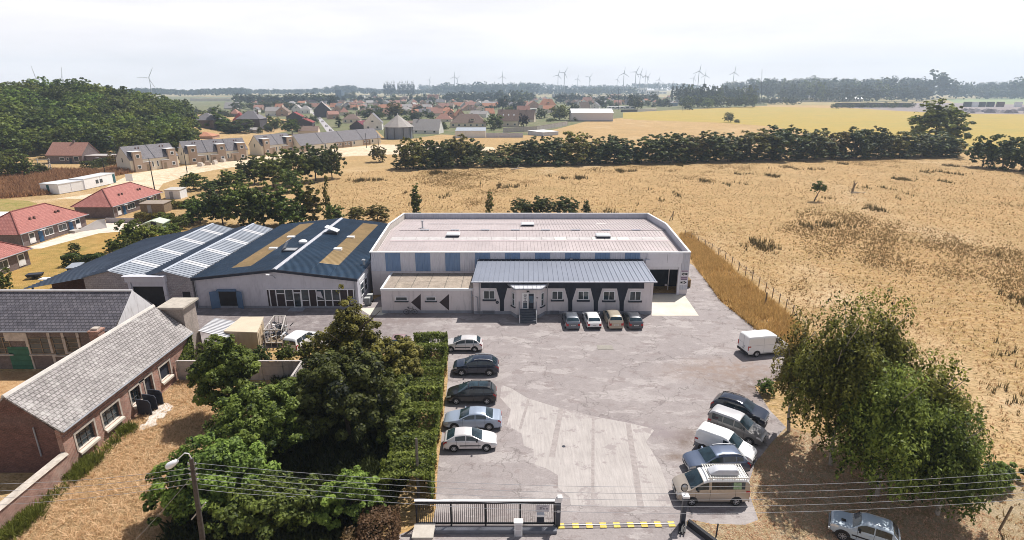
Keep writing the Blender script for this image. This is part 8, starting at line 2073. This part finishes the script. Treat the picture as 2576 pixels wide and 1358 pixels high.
for i in range(5):
 s=ptop - ax_*(.3+.35*i);e=onY(2600,1186+i*17,YW);mid=onY(1800,1225+i*16.5,YW)
 sag=(s.lerp(e,.55).z - mid.z)/(4*.55*.45)
 tag(wire(s+V((.2,0,0)),e,sag),wr_names[i]+' of five overhead wires crossing from the lamp pole to the right','wire','overhead wires')
 s2=ptop - ax_*(.3+.35*i);e2=onY(-60,1200+i*18,YW+1.5)
 if i:tag(wire(s2+V((-.2,0,0)),e2,.25),wr_names[i]+' of the overhead wires running left from the lamp pole','wire','overhead wires')
tag(wire(onY(490,1190,YW),P(300,1400,.5),.1),'stay wire slanting down left from the lamp pole','wire');tag(wire(onY(495,1230,YW),onY(985,1245,31.5),.35),'service wire from the lamp pole towards the hedge pole','wire')
fp=[(1690,566),(1702,577),(1716,590),(1727,600),(1740,612),(1756,624),(1766,633),(1779,645),(1793,658),(1808,671),(1826,686),(1840,700),(1858,718),(1874,735),(1890,755),(1907,771),(1928,786)]
k=0
fps=[P(1722+i*(2010 - 1722)/17*(1+.0*i),598+(i/17)**1.25*212) for i in range(18)]
for i,q in enumerate(fps):
 m=MB();m.bar(q,q+V((.04,.02,1.45)),.09);o=m.build('fence_post',M_WOOD);tag(o,ORD[i]+' wooden stake of the field fence counting from the far end','fence post','stakes of the field fence')
for z in (.6,1.1,1.35):
 m=MB()
 for i in range(len(fps) - 1):m.cyl(fps[i]+V((0,0,z)),fps[i+1]+V((0,0,z)),.012,.012,4,0,False)
 tag(m.build('fence_wire',M_GALV),{.6:'lowest',1.1:'middle',1.35:'top'}[z]+' strand of wire on the field fence','wire','strands of the field fence')
q=P(1692,553);br=thing('brace_post','braced wooden corner post at the far end of the field fence','fence post',q);m=MB();m.bar((0,0,0),(0,0,1.9),.16);m.bar((0,0,1.5),(-1.0,-1.0,0),.12);m.build('strut',M_WOOD,br)
q=P(1925,768);br=thing('brace_post','braced wooden post midway along the field fence','fence post',q);m=MB();m.bar((0,0,0),(0,0,1.8),.14);m.bar((0,0,1.4),(.5,.7,0),.1);m.bar((0,0,1.4),(-.5,-.7,0),.1);m.build('strut',M_WOOD,br)
for i in range(8):
 m=MB()
 for j in range(5):m.box(24.35,76.2+j*.25,.15*i+.1,25.45,76.35+j*.25,.15*i+.14)
 for j in range(3):m.box(24.36+j*.48,76.2,.15*i+.005,24.46+j*.48,77.35,.15*i+.099)
 tag(m.build('pallet',mat('pallet_wood',(.32,.22,.13),.85,var=.2)),ORD[i]+' pallet from the ground in the stack beside the warehouse corner','pallet','stack of pallets')
q=P(2048,506);big_tree('meadow_tree','lone small leaning tree casting a dark shadow in the dry meadow','tree',q,[(1.0,0,3.3,1.6,1.5,1.1),(.1,0,3.8,1.3,1.3,1.0),(2.0,.2,3.0,1.1,1.1,.8),(.6,.2,4.4,1.0,1.0,.7),(-.4,0,3.0,.9,.9,.7)],6000,.26,L_GREEN,71,3.2,.2,90,lean=(.9,0),limbs=3,spread=.2)
q=P(2143,485);dt=thing('dead_tree','dead bleached tree trunk with forked top in the meadow','dead tree',q);m=MB();m.cyl((0,0,0),(.3,0,2.1),.36,.22,8);m.cyl((.3,0,2.1),(.0,.1,3.4),.2,.08,7);m.cyl((.3,0,2.0),(1.1,0,3.1),.17,.05,7);m.cyl((.3,0,1.7),(-.4,.2,2.4),.1,.03,6);m.build('trunk',M_WOOD,dt,smooth=60)
rs=random.Random(9);m=MB()
for i in range(9):
 a=V((rs.uniform(-1.5,3.2),rs.uniform(-.8,.6),.15));d=V((rs.uniform(-1,1),rs.uniform(-.5,.5),rs.uniform(-.05,.35)));m.cyl(a,a+d*1.4,.12,.04,6)
o=m.build('fallen_branches',mat('bleached_wood',(.50,.43,.35),.9));o.location=q+V((.8,-.6,0));o['kind']='stuff';tag(o,'bleached fallen branches at the foot of the dead tree','branches')
q=P(1300,428);m=MB();m.cyl((-2,0,.3),(2.4,-.4,.8),.25,.12,7);m.cyl((0,0,.5),(1,.8,2),.14,.05,6);o=m.build('fallen_log',mat('bleached_wood',(.5,.43,.35)));o.location=q;tag(o,'pale fallen branch at the foot of the meadow hedgerow','log')
for i,(x,yb,yt,lab) in enumerate(((389,476,398,'black street lamp in front of the leftmost terrace'),(471,434,372,'black street lamp in front of the second terrace'),(268,451,398,'short black post by the scrub at the left end of the terraces'),(922,372,335,'black street lamp before the single storey terrace'),(952,366,338,'black street lamp at the right end of the single storey terrace'),(301,420,345,'lamp pole behind the left gable of the leftmost terrace'),(796,372,340,'grey lamp before the left part of the single storey terrace'))):
 q=P(x,yb);h=onY(x,yt,q.y).z;sl=thing('street_lamp',lab,'street lamp',q);m=MB();m.cyl((0,0,0),(0,0,h),.16,.09,8);m.build('pole',M_BLACK,sl);m=MB();m.bar((0,0,h),(-1.2,0,h+.15),.1);m.box(-1.9,-.15,h+.08,-1.1,.15,h+.24);m.build('lamp_head',M_PIPE,sl)
q=P(262,470);sg=thing('site_board','small white site notice board by the dirt road','sign',P(330,473));m=MB();m.box(-1.0,-.05,2.0,1.0,.05,4.0);m.build('board',M_WHITE,sg);m=MB();m.bar((0,.1,0),(0,.1,4.0),.14);m.build('post',M_PIPE,sg)
for i in range(7):
 q=P(505+i*13+(i % 3)*5,418 - i*2.6);m=MB();m.box(-.9,-.6,0,.9,.6,1.0);m.box(-.8,-.5,1.002,.7,.55,1.3);o=m.build('block_pallet',mat('wrapped_blocks_%d' % (i % 2),((.60,.55,.50),(.40,.31,.24))[i % 2],.8));o.location=q;o.rotation_euler=(0,0,i*.7);tag(o,ORD[i]+' pallet of building blocks from the left before the terraces','pallet','pallets of building blocks')
# grass
L_STRAW=leaf_mat('straw',(.38,.245,.10),(.74,.53,.28),.4,0)
L_WILD=leaf_mat('wild_grass',(.30,.22,.06),(.80,.61,.22),.45,0)
L_WEED=leaf_mat('weeds',(.13,.105,.04),(.38,.29,.11),.4,0)
L_BLEACH=leaf_mat('bleached_straw_blades',(.54,.37,.19),(.92,.71,.45),.4,0)
def inside(px_,py_,poly):
 n=len(poly);c=np.zeros(len(px_),bool);j=n - 1
 for i in range(n):
  xi,yi,xj,yj=poly[i][0],poly[i][1],poly[j][0],poly[j][1]
  c ^=((yi>py_) !=(yj>py_)) & (px_<(xj - xi)*(py_ - yi)/(yj - yi+1e-12)+xi);j=i
 return c
def grass(name,label,poly,n,h,w,m,seed,holes=(),clump=0,blades=4,lean=.35,dens=None):
 """tufts of pointed blades over a polygon"""
 g=np.random.default_rng(seed);poly=[(p[0],p[1]) for p in poly]
 xs=[p[0] for p in poly];ys=[p[1] for p in poly];K=0;X,Y=[],[]
 while K<n:
  x=g.uniform(min(xs),max(xs),n*2);y=g.uniform(min(ys),max(ys),n*2);ok=inside(x,y,poly)
  for hp in holes:ok &=~inside(x,y,hp)
  if dens is not None:ok &=g.random(len(x))<dens(x,y)
  X.append(x[ok]);Y.append(y[ok]);K+=ok.sum()
 x=np.concatenate(X)[:n];y=np.concatenate(Y)[:n]
 N=n*blades;bx=np.repeat(x,blades)+g.normal(0,w*.9,N);by_=np.repeat(y,blades)+g.normal(0,w*.9,N)
 hh=np.repeat(h*g.uniform(.5,1.5,n),blades)*g.uniform(.6,1.2,N);a=g.uniform(0,6.283,N);ww=w*g.uniform(.5,1.2,N)
 la=g.uniform(0,6.283,N);ln=hh*lean*g.uniform(.2,1.6,N)
 dx,dy=np.cos(a)*ww*.5,np.sin(a)*ww*.5
 z0=np.zeros(N)
 v=np.stack([np.stack([bx - dx,by_ - dy,z0],1),np.stack([bx+dx,by_+dy,z0],1),np.stack([bx+np.cos(la)*ln,by_+np.sin(la)*ln,hh],1)],1)
 cx_,cy_=np.mean(xs),np.mean(ys);v[:,:,0] -=cx_;v[:,:,1] -=cy_
 t=np.clip(np.repeat(g.normal(.5,.22,n),blades)+g.normal(0,.12,N),0,1)
 o=bpy.data.objects.new(name,fast_mesh(name,v.reshape(-1,3),np.arange(3*N).reshape(N,3),m,t));COL.objects.link(o);o.location=(cx_,cy_,.0);o['kind']='stuff'
 tag(o,label,'grass');return o
MEAD=[P(1735,600),P(1700,548),P(1500,548),P(880,545),P(790,470),P(880,432),P(1100,428),P(1400,422),P(1800,412),P(2200,402),P(2400,398),P(2620,425),P(2700,600),P(2700,1000),P(2700,1500),P(2520,1420),P(2490,1100),P(2440,900),P(2300,1000),P(2060,1000),P(2010,900),P(2012,800),P(1900,700)]
def near_bias(x,y):return np.clip(1.25 - y/190.,.12,1)
def near_bias(x,y):return np.clip(1.25 - y/190.,.12,1)
grass('dry_grass','dry straw coloured grass tufts across the whole meadow',MEAD,45000,.17,.07,L_STRAW,81,dens=near_bias,blades=4,lean=.7)
def fbm(x,y,s,sd):
 g_=np.random.default_rng(sd);o=0
 for k in range(9):
  a=g_.uniform(0,6.28);f=s*1.45**k;o=o+np.sin((x*np.cos(a)+y*np.sin(a))*f+g_.uniform(0,6.28))/1.25**k
 return o/3
def patchy(x,y):return np.clip(fbm(x,y,.055,5)*1.1 - .30,.05,1)*np.clip(1.3 - y/210.,.2,1)
grass('meadow_weeds','darker clumps of weeds dotted over the meadow',MEAD,26000,.30,.08,L_WEED,82,dens=patchy,blades=5,lean=.5)
def patchy2(x,y):return np.clip(fbm(x,y,.16,9)*1.6 - 1.0,.0,1)
grass('thistle_stems','scattered dark upright thistle clumps in the meadow',MEAD,2600,.75,.09,leaf_mat('thistle',(.05,.05,.018),(.17,.14,.05),.3,0),89,dens=patchy2,blades=6,lean=.2)
STRIP=[P(1708,590),P(1748,668),P(1812,755),P(1905,832),P(1985,888),P(2008,905),P(2012,820),P(1975,790),P(1900,725),P(1820,660),P(1735,590)]
grass('tall_grass','tall golden grass strip along the yard edge',STRIP,13000,.62,.09,L_WILD,83,blades=5,lean=.55,dens=lambda x,y:np.clip(fbm(x,y,.5,3)+.75,.12,1))
VERGE=px((1733,1307),(1790,1321),(1878,1323),(1911,1311),(1893,1250),(1888,1215),(1904,1165),(1944,1115),(1985,1075),(2080,1100),(2250,1180),(2500,1300),(2560,1420),(1930,1420))
grass('verge_straw','bleached straw covering the verge under the trees',VERGE,7000,.10,.05,L_BLEACH,84,blades=4,lean=1.2)
SCR=[P(174,1195),P(449,960),(-29,49),(-22,44),(-21,34),(-22,24),(-32,24)]
grass('straw_scrub','long flattened straw filling the plot beside the brick wall',SCR,13000,.24,.06,L_BLEACH,85,blades=4,lean=1.5)
grass('wall_weeds','green weeds along the foot of the brick wall',[(-32.3,26),(-31.2,26),(-31.4,41),(-32.3,41)],1500,.5,.16,leaf_mat('weed_green',(.05,.07,.01),(.24,.28,.06),.4,0),86,blades=5,lean=.6,dens=lambda x,y:np.clip(np.sin(y*1.1)*1.5,.05,1))
grass('scrub_grass','tall brown scrub on the building plot at the left',px((0,500),(0,445),(110,430),(250,432),(330,415),(345,432),(250,450),(120,490)),9000,1.2,.4,leaf_mat('scrub_brown',(.16,.09,.03),(.55,.36,.17),.4,0),87,blades=4,lean=.4)
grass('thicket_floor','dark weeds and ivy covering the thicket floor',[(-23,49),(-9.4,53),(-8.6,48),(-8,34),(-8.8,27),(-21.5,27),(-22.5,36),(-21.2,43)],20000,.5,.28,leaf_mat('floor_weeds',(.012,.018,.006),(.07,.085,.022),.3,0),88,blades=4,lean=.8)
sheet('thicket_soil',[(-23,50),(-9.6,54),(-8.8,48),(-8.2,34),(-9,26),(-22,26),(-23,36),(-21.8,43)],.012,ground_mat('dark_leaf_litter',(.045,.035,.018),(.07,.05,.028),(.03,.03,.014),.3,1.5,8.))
SUN_EL,SUN_AZ=R(58),R(40)          # azimuth measured from the view axis (+Y) towards+X
sd=bpy.data.lights.new('sun','SUN');sd.energy=5.0;sd.angle=R(.5);sd.color=(1.0,.955,.89)
so=bpy.data.objects.new('sun',sd);COL.objects.link(so)
dirv=Vector((math.sin(SUN_AZ)*math.cos(SUN_EL),math.cos(SUN_AZ)*math.cos(SUN_EL),math.sin(SUN_EL)))
so.rotation_euler=dirv.to_track_quat('Z','Y').to_euler();so.location=dirv*200
w=bpy.data.worlds.new('World');scene.world=w;w.use_nodes=True
nt=w.node_tree;nt.nodes.clear()
wo=nt.nodes.new('ShaderNodeOutputWorld');bg=nt.nodes.new('ShaderNodeBackground')
sk=nt.nodes.new('ShaderNodeTexSky');sk.sky_type='NISHITA';sk.sun_disc=False
sk.sun_elevation=SUN_EL;sk.sun_rotation=SUN_AZ;sk.air_density=1.0;sk.dust_density=2.2;sk.ozone_density=1.2
tc=nt.nodes.new('ShaderNodeTexCoord')
mp=nt.nodes.new('ShaderNodeMapping');mp.inputs['Scale'].default_value=(1.2,1.2,7.0);mp.inputs['Rotation'].default_value=(0,.06,.4)
nt.links.new(tc.outputs['Generated'],mp.inputs['Vector'])
nz=nt.nodes.new('ShaderNodeTexNoise');nz.inputs['Scale'].default_value=1.6;nz.inputs['Detail'].default_value=6;nz.inputs['Roughness'].default_value=.55
nt.links.new(mp.outputs[0],nz.inputs['Vector'])
mr=nt.nodes.new('ShaderNodeMapRange');mr.inputs[1].default_value=.30;mr.inputs[2].default_value=.62;mr.inputs[3].default_value=.72;mr.inputs[4].default_value=1.0
nt.links.new(nz.outputs['Fac'],mr.inputs[0])
sx=nt.nodes.new('ShaderNodeSeparateXYZ');nt.links.new(tc.outputs['Generated'],sx.inputs[0])
me_=nt.nodes.new('ShaderNodeMapRange');me_.interpolation_type='SMOOTHSTEP'
me_.inputs[1].default_value=.14;me_.inputs[2].default_value=.42;me_.inputs[3].default_value=1.0;me_.inputs[4].default_value=.12
nt.links.new(sx.outputs['Z'],me_.inputs[0])
ml=nt.nodes.new('ShaderNodeMath');ml.operation='MULTIPLY';nt.links.new(mr.outputs[0],ml.inputs[0]);nt.links.new(me_.outputs[0],ml.inputs[1])
mx=nt.nodes.new('ShaderNodeMix');mx.data_type='RGBA'
mx.inputs[7].default_value=(18.6,18.0,18.4,1)          # thin white cloud veil,thickest towards the horizon
nt.links.new(ml.outputs[0],mx.inputs[0]);nt.links.new(sk.outputs[0],mx.inputs[6])
nt.links.new(mx.outputs[2],bg.inputs['Color']);bg.inputs['Strength'].default_value=.05
nt.links.new(bg.outputs[0],wo.inputs['Surface'])
HAZE=True
if HAZE:
 m,nt,out=_new('summer_haze')
 pv=_n(nt,'ShaderNodeVolumePrincipled')
 pv.inputs['Color'].default_value=(.62,.78,1.0,1);pv.inputs['Density'].default_value=0.00019
 pv.inputs['Anisotropy'].default_value=.25
 nt.links.new(pv.outputs[0],out.inputs['Volume'])
 hz=MB().box(-3300,-300,-1.0,3300,3450,185).build('haze',m)
 hz['kind']='stuff';hz['label']='thin blue summer haze over the whole plain'
cd=bpy.data.cameras.new('camera');cam=bpy.data.objects.new('camera',cd);COL.objects.link(cam)
cam.location=(0,0,CAMH);cam.rotation_euler=(math.pi/2 - PITCH,0,0)
cd.sensor_fit='HORIZONTAL';cd.sensor_width=36.0;cd.lens=36.0*FPX/2576.0
cd.clip_start=.5;cd.clip_end=30000
scene.camera=cam
scene.view_settings.view_transform='Standard';scene.view_settings.look='None'
scene.view_settings.exposure=.33;scene.view_settings.gamma=1.0;scene.view_settings.use_curve_mapping=False
scene.cycles.max_bounces=6;scene.cycles.diffuse_bounces=3;scene.cycles.transparent_max_bounces=6;scene.cycles.volume_bounces=1
scene.cycles.pixel_filter_type='BLACKMAN_HARRIS';scene.cycles.filter_width=.95
scene.cycles.use_denoising=True
dup={k:v for k,v in LABELS.items() if len(v)>1}
if dup:print('DUPLICATE LABELS',{k:len(v) for k,v in dup.items()})
